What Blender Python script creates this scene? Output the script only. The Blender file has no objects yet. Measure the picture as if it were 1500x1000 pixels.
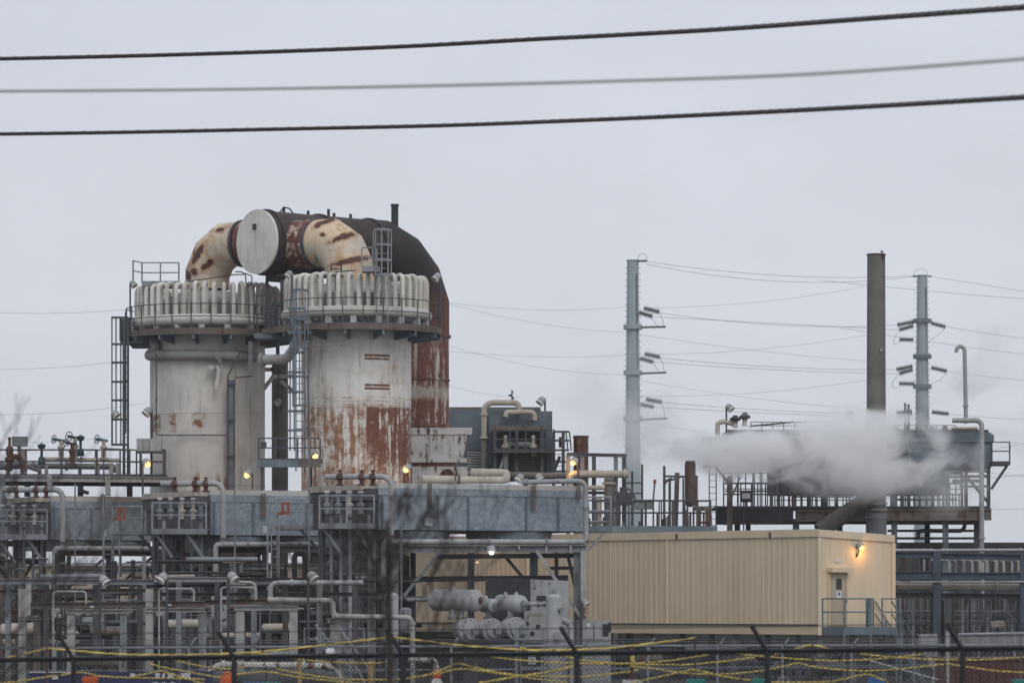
import bpy, math, random
from mathutils import Vector, Matrix
random.seed(7)
R = math.radians
SC = bpy.context.scene
COL = SC.collection

# ---------------------------------------------------------------- camera, sky, sun, exposure
FPX, CAMZ, HOR = 5700.0, 3.0, 885.0          # focal length in photo pixels, eye height, horizon row of the photo
cam_d = bpy.data.cameras.new('camera')
cam = bpy.data.objects.new('camera', cam_d)
COL.objects.link(cam)
cam.location = (0, 0, CAMZ)
cam.rotation_euler = (R(90), 0, 0)
cam_d.sensor_width = 36.0
cam_d.lens = 36.0 * FPX / 1500.0
cam_d.shift_y = (HOR - 500.0) / 1500.0
cam_d.clip_start = 1.0
cam_d.clip_end = 6000.0
cam_d.dof.use_dof = True
cam_d.dof.focus_distance = 158.0
cam_d.dof.aperture_fstop = 1.75
SC.camera = cam

SC.view_settings.view_transform = 'Standard'
SC.view_settings.look = 'None'
SC.view_settings.exposure = 0.0
SC.view_settings.gamma = 1.0
SC.cycles.max_bounces = 14
SC.cycles.diffuse_bounces = 4
SC.cycles.volume_bounces = 12
SC.cycles.volume_step_rate = 1.0
SC.cycles.volume_max_steps = 256

SUN_EL, SUN_AZ = R(42), R(162)
w = bpy.data.worlds.new('World')
SC.world = w
w.use_nodes = True
wn = w.node_tree
wn.nodes.clear()
def wnode(t): return wn.nodes.new(t)
sky = wnode('ShaderNodeTexSky')
sky.sky_type = 'NISHITA'
sky.sun_disc = False
sky.sun_elevation = SUN_EL
sky.sun_rotation = SUN_AZ
sky.dust_density = 5.0
sky.air_density = 1.0
bg1 = wnode('ShaderNodeBackground'); bg1.inputs['Strength'].default_value = 0.1
wn.links.new(sky.outputs[0], bg1.inputs['Color'])
tc = wnode('ShaderNodeTexCoord')
nz = wnode('ShaderNodeTexNoise'); nz.inputs['Scale'].default_value = 9.0; nz.inputs['Detail'].default_value = 6.0
nz.inputs['Roughness'].default_value = 0.62
mp = wnode('ShaderNodeMapping'); mp.inputs['Scale'].default_value = (1.0, 1.0, 2.2)
wn.links.new(tc.outputs['Generated'], mp.inputs['Vector']); wn.links.new(mp.outputs[0], nz.inputs['Vector'])
cr = wnode('ShaderNodeValToRGB')
cr.color_ramp.elements[0].position = 0.25; cr.color_ramp.elements[0].color = (0.645, 0.678, 0.748, 1)
cr.color_ramp.elements[1].position = 0.78; cr.color_ramp.elements[1].color = (0.735, 0.772, 0.85, 1)
wn.links.new(nz.outputs['Fac'], cr.inputs['Fac'])
bg2 = wnode('ShaderNodeBackground'); bg2.inputs['Strength'].default_value = 1.0
wn.links.new(cr.outputs[0], bg2.inputs['Color'])
mx = wnode('ShaderNodeMixShader'); mx.inputs[0].default_value = 0.93       # overcast: the cloud layer hides almost all of the clear sky
wn.links.new(bg1.outputs[0], mx.inputs[1]); wn.links.new(bg2.outputs[0], mx.inputs[2])
wo = wnode('ShaderNodeOutputWorld'); wn.links.new(mx.outputs[0], wo.inputs['Surface'])

sun_d = bpy.data.lights.new('sun', 'SUN')
sun_d.energy = 0.8; sun_d.angle = R(28); sun_d.color = (1.0, 0.97, 0.92)
sun = bpy.data.objects.new('sun', sun_d); COL.objects.link(sun)
sun.rotation_euler = (R(90) - SUN_EL, 0, R(180) - SUN_AZ)
sun.location = (0, 0, 60)

# ---------------------------------------------------------------- helpers
def P(px, py, Y):
    """photo pixel + depth -> a point of the place"""
    return Vector(((px - 750.0) * Y / FPX, Y, CAMZ + (HOR - py) * Y / FPX))
def M(n, Y): return n * Y / FPX               # n photo pixels at depth Y, in metres
V = Vector
UP = Vector((0, 0, 1))

class MB:
    """collects shapes; build() links them as ONE mesh object"""
    def __init__(s): s.v = []; s.f = []
    def add(s, vs, fs):
        o = len(s.v); s.v += [Vector(a) for a in vs]; s.f += [[i + o for i in f] for f in fs]; return s
    def box(s, c, d, rz=0.0):
        c = V(c); hx, hy, hz = d[0]/2, d[1]/2, d[2]/2
        m = Matrix.Rotation(rz, 3, 'Z')
        vs = [c + m @ V((x, y, z)) for x in (-hx, hx) for y in (-hy, hy) for z in (-hz, hz)]
        return s.add(vs, [(0,1,3,2),(4,6,7,5),(0,4,5,1),(2,3,7,6),(0,2,6,4),(1,5,7,3)])
    def _frame(s, p, q, up):
        d = (q - p).normalized()
        u = V(up) if up is not None else UP
        if abs(d.dot(u)) > 0.98: u = V((0, 1, 0)) if abs(d.y) < 0.9 else V((1, 0, 0))
        a = d.cross(u).normalized(); b = a.cross(d).normalized()
        return d, a, b
    def bar(s, p, q, w, h=None, up=None):
        p, q = V(p), V(q); h = h or w
        w *= 1 + random.uniform(-.012, .012); h *= 1 + random.uniform(-.012, .012)
        d, a, b = s._frame(p, q, up)
        vs = [e + a*x*w/2 + b*y*h/2 for e in (p, q) for x, y in ((-1,-1),(1,-1),(1,1),(-1,1))]
        return s.add(vs, [(0,3,2,1),(4,5,6,7),(0,1,5,4),(1,2,6,5),(2,3,7,6),(3,0,4,7)])
    def ibeam(s, p, q, w, h, up=None, t=0.03):
        p, q = V(p), V(q); d, a, b = s._frame(p, q, up)
        w *= 1 + random.uniform(-.012, .012); h *= 1 + random.uniform(-.012, .012)
        o = [(-w/2,-h/2),(w/2,-h/2),(w/2,-h/2+t),(t/2,-h/2+t),(t/2,h/2-t),(w/2,h/2-t),(w/2,h/2),(-w/2,h/2),(-w/2,h/2-t),(-t/2,h/2-t),(-t/2,-h/2+t),(-w/2,-h/2+t)]
        vs = [e + a*x + b*y for e in (p, q) for x, y in o]; n = 12
        fs = [(i, (i+1) % n, n+(i+1) % n, n+i) for i in range(n)]
        for k in (0, n): fs += [[k+i for i in (0,1,2,11)], [k+i for i in (8,5,6,7)], [k+i for i in (10,3,4,9)]]
        return s.add(vs, fs)
    def tube(s, pts, r, seg=10, fil=None, n=5, cap=True, rr=None):
        pts = [V(p) for p in pts]; path = [pts[0]]
        fil = 1.6 * r if fil is None else fil
        for i in range(1, len(pts) - 1):
            a, b, c = pts[i-1], pts[i], pts[i+1]
            d1, d2 = (a - b), (c - b); L1, L2 = d1.length, d2.length
            d1.normalize(); d2.normalize()
            ang = d1.angle(d2, math.pi)
            if fil <= 0 or abs(math.pi - ang) < 0.05: path.append(b); continue
            t = min(fil / math.tan(ang / 2), .49 * L1, .49 * L2)
            p0, p1 = b + d1 * t, b + d2 * t
            for k in range(n + 1):
                u = k / n
                path.append((1-u)*(1-u)*p0 + 2*u*(1-u)*b + u*u*p1)
        path.append(pts[-1])
        d = (path[1] - path[0]).normalized()
        u = UP if abs(d.z) < 0.9 else V((1, 0, 0))
        a = d.cross(u).normalized(); o = len(s.v); m = len(path)
        for i, p in enumerate(path):
            t0 = (path[min(i+1, m-1)] - path[max(i-1, 0)]).normalized()
            a = (a - t0 * a.dot(t0)).normalized(); b = t0.cross(a)
            ri = r if rr is None else rr[i] if isinstance(rr, list) else rr(i / (m - 1))
            for k in range(seg):
                g = 2 * math.pi * k / seg
                s.v.append(p + (a * math.cos(g) + b * math.sin(g)) * ri)
        for i in range(m - 1):
            for k in range(seg):
                s.f.append([o+i*seg+k, o+i*seg+(k+1) % seg, o+(i+1)*seg+(k+1) % seg, o+(i+1)*seg+k])
        if cap:
            s.f.append([o + k for k in range(seg)][::-1]); s.f.append([o + (m-1)*seg + k for k in range(seg)])
        return s
    def cyl(s, p, q, r, r2=None, seg=16):
        return s.tube([p, q], r, seg, rr=None if r2 is None else [r, r2])
    def lathe(s, c, prof, seg=32, axis=None, closed=False):
        """profile (r, h) turned about an axis through c"""
        c = V(c); ax = V(axis).normalized() if axis is not None else UP
        u = V((1,0,0)) if abs(ax.x) < .9 else V((0,1,0))
        a = ax.cross(u).normalized(); b = ax.cross(a); o = len(s.v); n = len(prof)
        for r, h in prof:
            for k in range(seg):
                g = 2*math.pi*k/seg
                s.v.append(c + ax*h + (a*math.cos(g) + b*math.sin(g))*max(r, 1e-4))
        for i in range(n if closed else n - 1):
            j = (i + 1) % n
            for k in range(seg): s.f.append([o+i*seg+k, o+i*seg+(k+1) % seg, o+j*seg+(k+1) % seg, o+j*seg+k])
        return s
    def torus(s, c, R_, r, seg=32, sec=8, axis=None):
        prof = [(R_ + r*math.cos(2*math.pi*k/sec), r*math.sin(2*math.pi*k/sec)) for k in range(sec)]
        return s.lathe(c, prof, seg, axis, True)
    def ball(s, c, r, seg=14, rings=8, sq=(1,1,1)):
        o = len(s.v); s.lathe((0,0,0), [(r*math.sin(math.pi*i/rings), -r*math.cos(math.pi*i/rings)) for i in range(rings+1)], seg)
        for i in range(o, len(s.v)): s.v[i] = V(c) + V((s.v[i].x*sq[0], s.v[i].y*sq[1], s.v[i].z*sq[2]))
        return s
    def build(s, name, mat, parent=None, origin=None, ang=38):
        wl = WL[parent.name] if parent else None
        if wl is None:
            if origin is None:
                xs = [p.x for p in s.v]; ys = [p.y for p in s.v]; zs = [p.z for p in s.v]
                origin = V(((min(xs)+max(xs))/2, (min(ys)+max(ys))/2, min(zs)))
            wl = V(origin)
        me = bpy.data.meshes.new(name)
        me.from_pydata([p - wl for p in s.v], [], s.f)
        me.validate(); me.update()
        me.shade_smooth(); me.set_sharp_from_angle(angle=R(ang))
        me.materials.append(mat)
        ob = bpy.data.objects.new(name, me); COL.objects.link(ob)
        if parent: ob.parent = parent
        else: ob.location = wl
        WL[ob.name] = wl
        return ob
WL = {}                                        # where the origin of each object stands

def tag(o, label, cat, group=None):
    o['label'] = label; o['category'] = cat
    if group: o['group'] = group
    return o
def thing(name, label, cat, loc, group=None):
    o = bpy.data.objects.new(name, None); COL.objects.link(o)
    o.empty_display_size = .3; o.location = loc; WL[o.name] = V(loc)
    return tag(o, label, cat, group)
def struct(o, kind='structure'): o['kind'] = kind; return o
def base(p): return V((p[0], p[1], 0.0))
def dup(root, loc, label=None, group=None):
    """a copy of a thing with copies of its parts and sub-parts"""
    r = root.copy(); COL.objects.link(r); r.location = loc; WL[r.name] = V(loc)
    if label: r['label'] = label
    if group: r['group'] = group
    for ch in list(root.children):
        c = ch.copy(); COL.objects.link(c); c.parent = r
        for g in list(ch.children):
            d = g.copy(); COL.objects.link(d); d.parent = c
    return r

# ---------------------------------------------------------------- materials
class G:
    def __init__(s, name):
        m = bpy.data.materials.new(name); m.use_nodes = True
        s.m = m; s.t = m.node_tree; s.t.nodes.clear()
        s.out = s.t.nodes.new('ShaderNodeOutputMaterial')
    def put(s, sock, val):
        if isinstance(val, bpy.types.NodeSocket): s.t.links.new(val, sock)
        elif val is not None:
            if isinstance(val, (tuple, list)) and len(val) == 3 and sock.type == 'RGBA': val = (*val, 1)
            sock.default_value = val
    def n(s, typ, ins=(), **props):
        nd = s.t.nodes.new(typ)
        for k, v in props.items(): setattr(nd, k, v)
        for k, v in (ins.items() if isinstance(ins, dict) else enumerate(ins)): s.put(nd.inputs[k], v)
        return nd
    def math(s, op, a, b=None, c=None, clamp=False):
        nd = s.n('ShaderNodeMath', operation=op, use_clamp=clamp); s.put(nd.inputs[0], a)
        if b is not None: s.put(nd.inputs[1], b)
        if c is not None: s.put(nd.inputs[2], c)
        return nd.outputs[0]
    def coords(s, scale=(1,1,1), shift=True):
        tcn = s.n('ShaderNodeTexCoord'); v = tcn.outputs['Object']
        if shift:
            oi = s.n('ShaderNodeObjectInfo')
            v = s.n('ShaderNodeVectorMath', (v, s.n('ShaderNodeVectorMath', (oi.outputs['Random'], (91., 57., 33.)), operation='MULTIPLY').outputs[0]), operation='ADD').outputs[0]
        return s.n('ShaderNodeMapping', {'Vector': v, 'Scale': scale}).outputs[0]
    def noise(s, vec, scale, detail=4, rough=.55, dist=0.0):
        return s.n('ShaderNodeTexNoise', {'Vector': vec, 'Scale': scale, 'Detail': detail, 'Roughness': rough, 'Distortion': dist}).outputs['Fac']
    def ss(s, x, a, b, lo=0., hi=1.):
        return s.n('ShaderNodeMapRange', {'Value': x, 'From Min': a, 'From Max': b, 'To Min': lo, 'To Max': hi}, interpolation_type='SMOOTHSTEP').outputs[0]
    def mix(s, f, a, b, typ='MIX'):
        nd = s.n('ShaderNodeMix', data_type='RGBA', blend_type=typ)
        s.put(nd.inputs[0], f); s.put(nd.inputs[6], a); s.put(nd.inputs[7], b); return nd.outputs[2]
    def band(s, x, a, b, e=.05):
        return s.math('MULTIPLY', s.ss(x, a - e, a + e), s.ss(x, b - e, b + e, 1., 0.))
    def mul(s, *a):
        r = a[0]
        for b in a[1:]: r = s.math('MULTIPLY', r, b)
        return r
    def mx(s, *a):
        r = a[0]
        for b in a[1:]: r = s.math('MAXIMUM', r, b)
        return r
    def finish(s, col, rough=.6, metal=0., bump=None, bs=.3, bd=.02):
        b = s.n('ShaderNodeBsdfPrincipled', {'Base Color': col, 'Roughness': rough, 'Metallic': metal})
        if bump is not None: s.put(b.inputs['Normal'], s.n('ShaderNodeBump', {'Height': bump, 'Strength': bs, 'Distance': bd}).outputs[0])
        s.t.links.new(b.outputs[0], s.out.inputs['Surface']); return s.m

RUST = (.115, .036, .016); RUST_D = (.060, .018, .012); RUST_O = (.25, .090, .028)
def paint(name, col, dark=.6, rust=0., scale=1.3, rough=.6, metal=0., streak=.5, rcol=RUST, bs=.15):
    """weathered paint: mottling, run-down dirt and some rust"""
    g = G(name); c = g.coords(); cs = g.coords((1, 1, .12))
    n1 = g.noise(c, scale, 6, .6); n2 = g.noise(cs, scale * 3.2, 5, .6); n3 = g.noise(c, scale * 9, 3)
    dk = tuple(x * dark for x in col)
    f = g.math('MULTIPLY', g.ss(n1, .35, .72), .75)
    f = g.math('ADD', f, g.mul(g.ss(n2, .48, .7), streak), clamp=True)
    k = g.mix(f, col, dk)
    if rust > 0:
        rn = g.math('ADD', g.mul(n2, .55), g.mul(g.noise(c, scale * 2.1, 7, .68), .45))
        k = g.mix(g.ss(rn, .70 - rust, .78 - rust), k, g.mix(n3, rcol, RUST_D))
    return g.finish(k, g.ss(n1, .3, .7, rough - .1, rough + .12), metal, n3, bs)

MT = {}
MT['grey'] = paint('grey_paint', (.22, .235, .25), .6, .13)
MT['lgrey'] = paint('light_grey_paint', (.36, .37, .375), .66, .12)
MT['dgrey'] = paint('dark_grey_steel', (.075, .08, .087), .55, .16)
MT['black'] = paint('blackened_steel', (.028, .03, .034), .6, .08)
MT['navy'] = paint('navy_grey_steel', (.055, .075, .105), .65, .08)
MT['bluegrey'] = paint('blue_grey_steel', (.145, .18, .21), .6, .08)
MT['white'] = paint('white_paint', (.58, .57, .545), .68, .19)
MT['cream'] = paint('cream_lagging', (.47, .43, .36), .66, .10)
MT['brown'] = paint('brown_grey_steel', (.145, .12, .10), .55, .17)
MT['rusty'] = paint('rusty_steel', (.19, .10, .065), .5, .27)
MT['rail'] = paint('railing_steel', (.060, .070, .082), .6, .10)
MT['lrail'] = paint('galvanised_railing', (.27, .29, .31), .65, .06)
MT['valve_rust'] = paint('rusted_valve_iron', (.105, .045, .032), .5, .2)
MT['teal'] = paint('teal_enamel', (.012, .060, .062), .6, .03)
MT['wheelblue'] = paint('faded_blue_enamel', (.055, .12, .19), .6, .04)
MT['palecol'] = paint('pale_fireproofed_column', (.37, .368, .355), .68, .07, 1.2, .8)
MT['curb'] = paint('pale_curb', (.50, .49, .465), .72, .04)
MT['sleeve'] = paint('faded_red_sleeve', (.36, .22, .17), .7, .05)
MT['concrete'] = paint('weathered_concrete', (.30, .295, .28), .62, 0., 1.1, .85)
MT['orange'] = paint('orange_plastic', (.72, .12, .022), .75, 0., 2., .45)
MT['green_pl'] = paint('teal_plastic', (.01, .27, .23), .75, 0., 2., .45)
MT['blue_pl'] = paint('blue_plastic', (.03, .16, .42), .75, 0., 2., .45)
MT['whitepl'] = paint('white_plastic', (.62, .62, .60), .8, 0., 2., .5)
MT['wood'] = paint('raw_timber', (.45, .29, .13), .7, 0., 3., .8)
MT['redbrown'] = paint('red_oxide_paint', (.14, .055, .050), .65, .05)
MT['sign'] = paint('sign_enamel', (.66, .67, .70), .86, 0., 2., .45)
MT['signblue'] = paint('sign_blue_ink', (.05, .09, .22), .8, 0.)
MT['bark'] = paint('bark', (.055, .045, .040), .55, 0., 4., .9)
MT['cable'] = paint('black_cable_jacket', (.030, .031, .034), .7, 0., 6., .55)
MT['greycable'] = paint('grey_wire', (.13, .135, .15), .8, 0., 6., .55)
MT['midwire'] = paint('pale_grey_wire', (.30, .305, .32), .85, 0., 6., .55)
MT['farwire'] = paint('hazed_conductor', (.36, .375, .40), .85, 0., 2., .6)  # wire colour lightened so the haze fade is painted in
MT['glass'] = paint('dark_glass', (.03, .035, .04), .7, 0., 1., .15)
MT['pole'] = paint('hazed_galvanised_pole', (.34, .40, .42), .82, 0., .5, .6, 0., .25)  # pale tone includes the fade of distant haze
MT['insul'] = paint('hazed_grey_insulator', (.17, .18, .195), .75, 0.)  # grey lifted to carry the haze over this distance
MT['ochre'] = paint('grimy_orange_paint', (.34, .09, .04), .55, .05, 5.)
MT['stackmat'] = paint('brown_grey_stack', (.158, .150, .134), .62, .06, .8, .75)
MT['darkunit'] = paint('dark_furnace_casing', (.060, .068, .08), .6, .05)
MT['unitblue'] = paint('blue_grey_casing', (.12, .155, .185), .66, .04)

def m_galv():
    g = G('galvanised_sheet'); c = g.coords()
    vo = g.n('ShaderNodeTexVoronoi', {'Vector': c, 'Scale': 7.5}).outputs['Color']
    sp = g.n('ShaderNodeSeparateColor', (vo,)).outputs[0]
    n1 = g.noise(c, .8, 5); n2 = g.noise(c, 4.2, 8, .78); st = g.noise(g.coords((1, 1, .1)), 4., 5, .6)
    k = g.mix(g.mul(sp, .75), (.215, .255, .295), (.36, .405, .45))
    k = g.mix(g.mul(g.ss(n2, .50, .64), .75), k, (.145, .175, .215))
    k = g.mix(g.mul(g.ss(n1, .42, .72), .55), k, (.15, .175, .20))
    k = g.mix(g.mul(g.ss(st, .6, .78), .45), k, (.16, .12, .09))
    return g.finish(k, .55, .25, n2, .1)
MT['galv'] = m_galv()

def m_lag():
    g = G('bandaged_white_lagging'); c = g.coords()
    wv = g.n('ShaderNodeTexWave', {'Vector': c, 'Scale': 2.6, 'Distortion': 2.2, 'Detail': 3., 'Detail Scale': 2.}, wave_type='BANDS', bands_direction='Z').outputs['Fac']
    n1 = g.noise(c, 1.3, 6, .6); n2 = g.noise(c, 11., 4); n0 = g.noise(c, .5, 3)
    k = g.mix(g.ss(n1, .42, .75), (.72, .70, .65), (.50, .47, .41))
    k = g.mix(g.mul(g.ss(wv, .88, .99), g.ss(n0, .4, .6), .5), k, (.22, .19, .15))
    k = g.mix(g.mul(g.ss(n2, .60, .74), .35), k, (.30, .25, .19))
    k = g.mix(g.mul(g.ss(n0, .62, .7), .6), k, (.30, .31, .32))
    rn = g.n('ShaderNodeObjectInfo').outputs['Random']
    k = g.mix(g.mul(g.ss(rn, .35, 1.), .55), k, g.mix(n1, (.36, .33, .28), (.48, .45, .40)))
    return g.finish(k, .85, 0., n2, .35, .02)
MT['lag'] = m_lag()

def m_panel(name, col, drt, pitch=.305):
    """ribbed wall sheet; ribs run up, dirt runs down"""
    g = G(name); c = g.coords(shift=False)
    n1 = g.noise(g.coords((1, 1, .08), False), 1.9, 5, .6); n2 = g.noise(c, .5, 4); n3 = g.noise(g.coords((1, 1, .03), False), 5.5, 3)
    k = g.mix(g.mul(g.ss(n1, .42, .75), .55), col, drt)
    k = g.mix(g.mul(g.ss(n2, .4, .75), .35), k, drt)
    k = g.mix(g.mul(g.ss(g.noise(g.coords((1.6, 1.6, .02), False), 1.3, 2), .50, .62), .35), k, tuple(x*.86 for x in col))
    k = g.mix(g.mul(g.ss(n3, .55, .70), .55), k, tuple(x*1.10 + .02 for x in col))
    return g.finish(k, .55, 0., n2, .05)
MT['tan'] = m_panel('tan_ribbed_sheet', (.70, .575, .41), (.55, .455, .325))
MT['tan2'] = m_panel('far_tan_sheet', (.46, .385, .28), (.33, .275, .20))

def m_tower(name, which):
    """white furnace shell: rust where this shell has it (local x across, z up, metres)"""
    g = G(name); c = g.coords(shift=False); cs = g.coords((1.0, 1.0, .10), False)
    xyz = g.n('ShaderNodeSeparateXYZ', (g.n('ShaderNodeTexCoord').outputs['Object'],)).outputs
    x, z = xyz[0], xyz[2]
    n1 = g.noise(c, .9, 6, .62); st = g.noise(cs, 3.6, 6, .66); st2 = g.noise(cs, 9., 5, .7); bl = g.noise(c, 3.4, 8, .7); fine = g.noise(c, 15., 4, .7)
    zz = g.math('ADD', z, g.mul(g.math('SUBTRACT', bl, .5), .5)); xx = g.math('ADD', x, g.mul(g.math('SUBTRACT', st, .5), .25))
    def drip(seam, ln): return g.mul(g.ss(z, seam - ln, seam), g.ss(z, seam + .02, seam - .02))
    if which == 1:
        big = g.noise(c, .62, 4, .6)
        k = g.mix(g.ss(n1, .40, .70), (.74, .72, .68), (.55, .525, .475))
        k = g.mix(g.mul(g.ss(st, .50, .7), .38), k, (.40, .36, .30))
        k = g.mix(g.mul(g.band(z, 12.7, 13.35, .02), g.band(x, -1.0, 2.15, .02), .55), k, (.66, .65, .63))
        k = g.mix(g.mul(g.band(z, 11.9, 12.62, .02), g.band(x, .9, 2.0, .02), .35), k, (.50, .45, .40))
        # soft orange-brown staining everywhere, thicker in the lower courses
        wash = g.mul(g.ss(st, .43, .66), g.mx(g.mul(g.ss(g.math('ADD', zz, g.mul(g.math('SUBTRACT', big, .5), 1.6)), 11.5, 10.7), .80), g.mul(g.ss(big, .44, .60), g.ss(bl, .40, .58), .75), g.mul(drip(13.4, 1.5), g.ss(big, .4, .55), .6)))
        k = g.mix(wash, k, g.mix(fine, (.36, .215, .12), (.27, .135, .07)))
        low = g.ss(g.math('ADD', zz, g.mul(g.math('SUBTRACT', big, .5), 1.2)), 11.15, 10.75)
        sr = g.mul(g.ss(g.math('ADD', g.mul(st, .55), g.mul(bl, .5)), .475, .57), low, g.ss(big, .30, .46), .95)
        sr = g.mx(sr, g.mul(g.ss(g.math('ADD', st2, g.mul(bl, .3)), .64, .74), low, .7))
        heavy = g.mul(g.band(xx, .48, 2.6, .06), g.ss(zz, 11.0, 10.92), g.ss(zz, 7.9, 9.3), g.ss(g.math('ADD', g.mul(st, .7), g.math('ADD', g.mul(st2, .3), g.mul(bl, .3))), .545, .66))
        core = g.mul(g.band(xx, .48, .95, .07), g.ss(z, 11.0, 10.93), g.ss(zz, 8.6, 9.6), g.ss(bl, .30, .44), .95)
        side = g.mul(g.band(xx, 1.9, 2.2, .06), g.ss(zz, 11.1, 10.9), g.ss(bl, .40, .52))
        bars = g.mul(g.band(x, .42, 1.42, .03), g.mx(g.band(z, 12.86, 12.95, .015), g.band(z, 12.99, 13.09, .015), g.band(z, 11.66, 11.75, .015), g.band(z, 11.79, 11.89, .015)), g.ss(bl, .30, .46))
        tops = g.mul(g.band(xx, -1.95, -.25, .1), g.mx(g.band(zz, 13.40, 13.44, .02), g.band(zz, 13.58, 13.63, .02)), g.ss(fine, .45, .6))
        ln = g.mul(g.mx(g.band(zz, 11.32, 11.36, .02), g.band(zz, 11.00, 11.05, .02), g.band(zz, 11.17, 11.20, .015), g.band(zz, 8.93, 8.97, .02)), g.ss(g.noise(c, 3.3, 5), .47, .55), .8)
        spots = g.mul(g.ss(bl, .66, .72), g.ss(big, .5, .6), .8)
        k = g.mix(g.mx(sr, ln, tops, spots), k, g.mix(g.ss(fine, .35, .65), (.22, .088, .040), (.36, .18, .085)))
        dk = g.mx(heavy, core, side, bars)
        k = g.mix(dk, k, g.mix(g.ss(g.math('ADD', g.mul(st2, .6), g.mul(fine, .4)), .38, .62), (.105, .030, .018), (.215, .085, .042)))
    elif which == 2:
        k = g.mix(g.ss(n1, .36, .68), (.63, .61, .57), (.50, .48, .44))
        k = g.mix(g.mul(g.ss(st, .5, .7), .45), k, (.25, .24, .22))
        k = g.mix(g.mul(g.band(z, 8.3, 10.1, .03), g.band(x, -2.1, .75, .03), .35), k, (.55, .54, .52))
        p1 = g.mul(g.mx(g.band(xx, -2.5, -1.85, .1), g.band(xx, -1.45, -1.15, .1), g.mul(g.band(xx, -.45, .1, .1), g.ss(zz, 10.35, 10.45))), g.band(zz, 10.2, 10.95, .1), g.ss(bl, .40, .56))
        p2 = g.mul(g.band(xx, -.35, 1.0, .1), g.ss(zz, 8.6, 8.1), g.ss(st, .42, .56))
        p3 = g.mul(g.band(xx, -2.6, -2.3, .08), g.ss(z, 10.9, 9.), g.ss(st, .44, .6))
        k = g.mix(g.mul(g.ss(st, .6, .72), g.ss(bl, .5, .62), .5), k, (.30, .19, .11))
        k = g.mix(g.mx(p1, p2, p3), k, g.mix(g.ss(fine, .35, .65), (.17, .062, .03), (.29, .13, .06)))
    else:
        k = g.mix(g.ss(n1, .36, .68), (.47, .44, .40), (.30, .27, .245))
        hv = g.mul(g.ss(g.math('ADD', st, g.mul(bl, .4)), .60, .70), g.math('SUBTRACT', 1., g.mul(g.band(zz, 11.75, 12.25, .15), .85)), g.math('SUBTRACT', 1., g.mul(g.ss(zz, 14.1, 14.5), .5)))
        lt = g.ss(st2, .45, .62)
        k = g.mix(g.mul(lt, .55), k, (.26, .14, .085))
        k = g.mix(hv, k, g.mix(g.ss(fine, .3, .7), (.105, .030, .020), (.16, .055, .032)))
    return g.finish(k, .7, 0., g.math('ADD', g.mul(bl, .7), fine), .22, .03)
MT['tower_rust'] = m_tower('rust_streaked_shell', 1)
MT['tower_white'] = m_tower('off_white_shell', 2)
MT['stack_rust'] = m_tower('rust_red_stack', 3)

FLUE_O = base0 = P(413, HOR, 161.5)
def m_flue():
    g = G('peeling_cream_duct'); c = g.coords(shift=False); pos = g.n('ShaderNodeTexCoord').outputs['Object']
    n1 = g.noise(c, .7, 6); bl = g.noise(c, 1.5, 8, .62, .5); fine = g.noise(c, 12., 4, .7); st = g.noise(g.coords((1, 1, .15), False), 3., 5); cs = g.noise(c, 4.5, 6, .7)
    k = g.mix(g.ss(n1, .38, .66), (.66, .53, .38), (.50, .46, .39))
    k = g.mix(g.mul(g.ss(st, .46, .68), .65), k, (.50, .28, .12))
    k = g.mix(g.mul(g.ss(bl, .55, .64), .6), k, (.36, .20, .10))
    gash = [g.mul(g.ss(bl, .672, .687), 1.)]; halo = [g.mul(g.ss(bl, .60, .68), .8)]
    for px, py, Y, rx, rz, tilt in ((503, 345, 158, .62, .13, .35), (518, 381, 158.2, .8, .12, .22), (472, 343, 158.5, .10, .09, 0), (465, 328, 158.8, .2, .12, .5), (478, 321, 158.5, .4, .12, .3), (290, 372, 163.2, .16, .50, -.6), (305, 388, 163, .34, .13, .7), (284, 398, 163.2, .16, .14, 0), (281, 362, 163.4, .12, .26, .3), (323, 338, 162.8, .2, .10, .3), (308, 336, 163, .14, .08, .2), (275, 403, 163.4, .15, .22, 0)):
        q = P(px, py, Y) - V((FLUE_O.x, FLUE_O.y, 0))
        d = g.n('ShaderNodeVectorMath', (pos, tuple(q)), operation='SUBTRACT').outputs[0]
        d = g.n('ShaderNodeMapping', {'Vector': d, 'Rotation': (0, tilt, 0)}).outputs[0]
        r = g.n('ShaderNodeVectorMath', (d, (1/rx, 1/1.6, 1/rz)), operation='MULTIPLY').outputs[0]
        r = g.n('ShaderNodeVectorMath', (r,), operation='LENGTH').outputs['Value']
        e_ = g.math('ADD', r, g.mul(g.math('SUBTRACT', cs, .5), 2.2)); gash.append(g.ss(e_, .96, .88)); halo.append(g.ss(e_, 1.9, .9))
    f = g.mx(*gash)
    k = g.mix(g.mul(g.mx(*halo), .75), k, g.mix(st, (.30, .12, .05), (.46, .26, .12)))
    k = g.mix(f, k, g.mix(fine, (.050, .020, .016), (.12, .045, .028)))
    return g.finish(k, .7, 0., g.math('SUBTRACT', 1., f), .7, .05)
MT['flue'] = m_flue()
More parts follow.
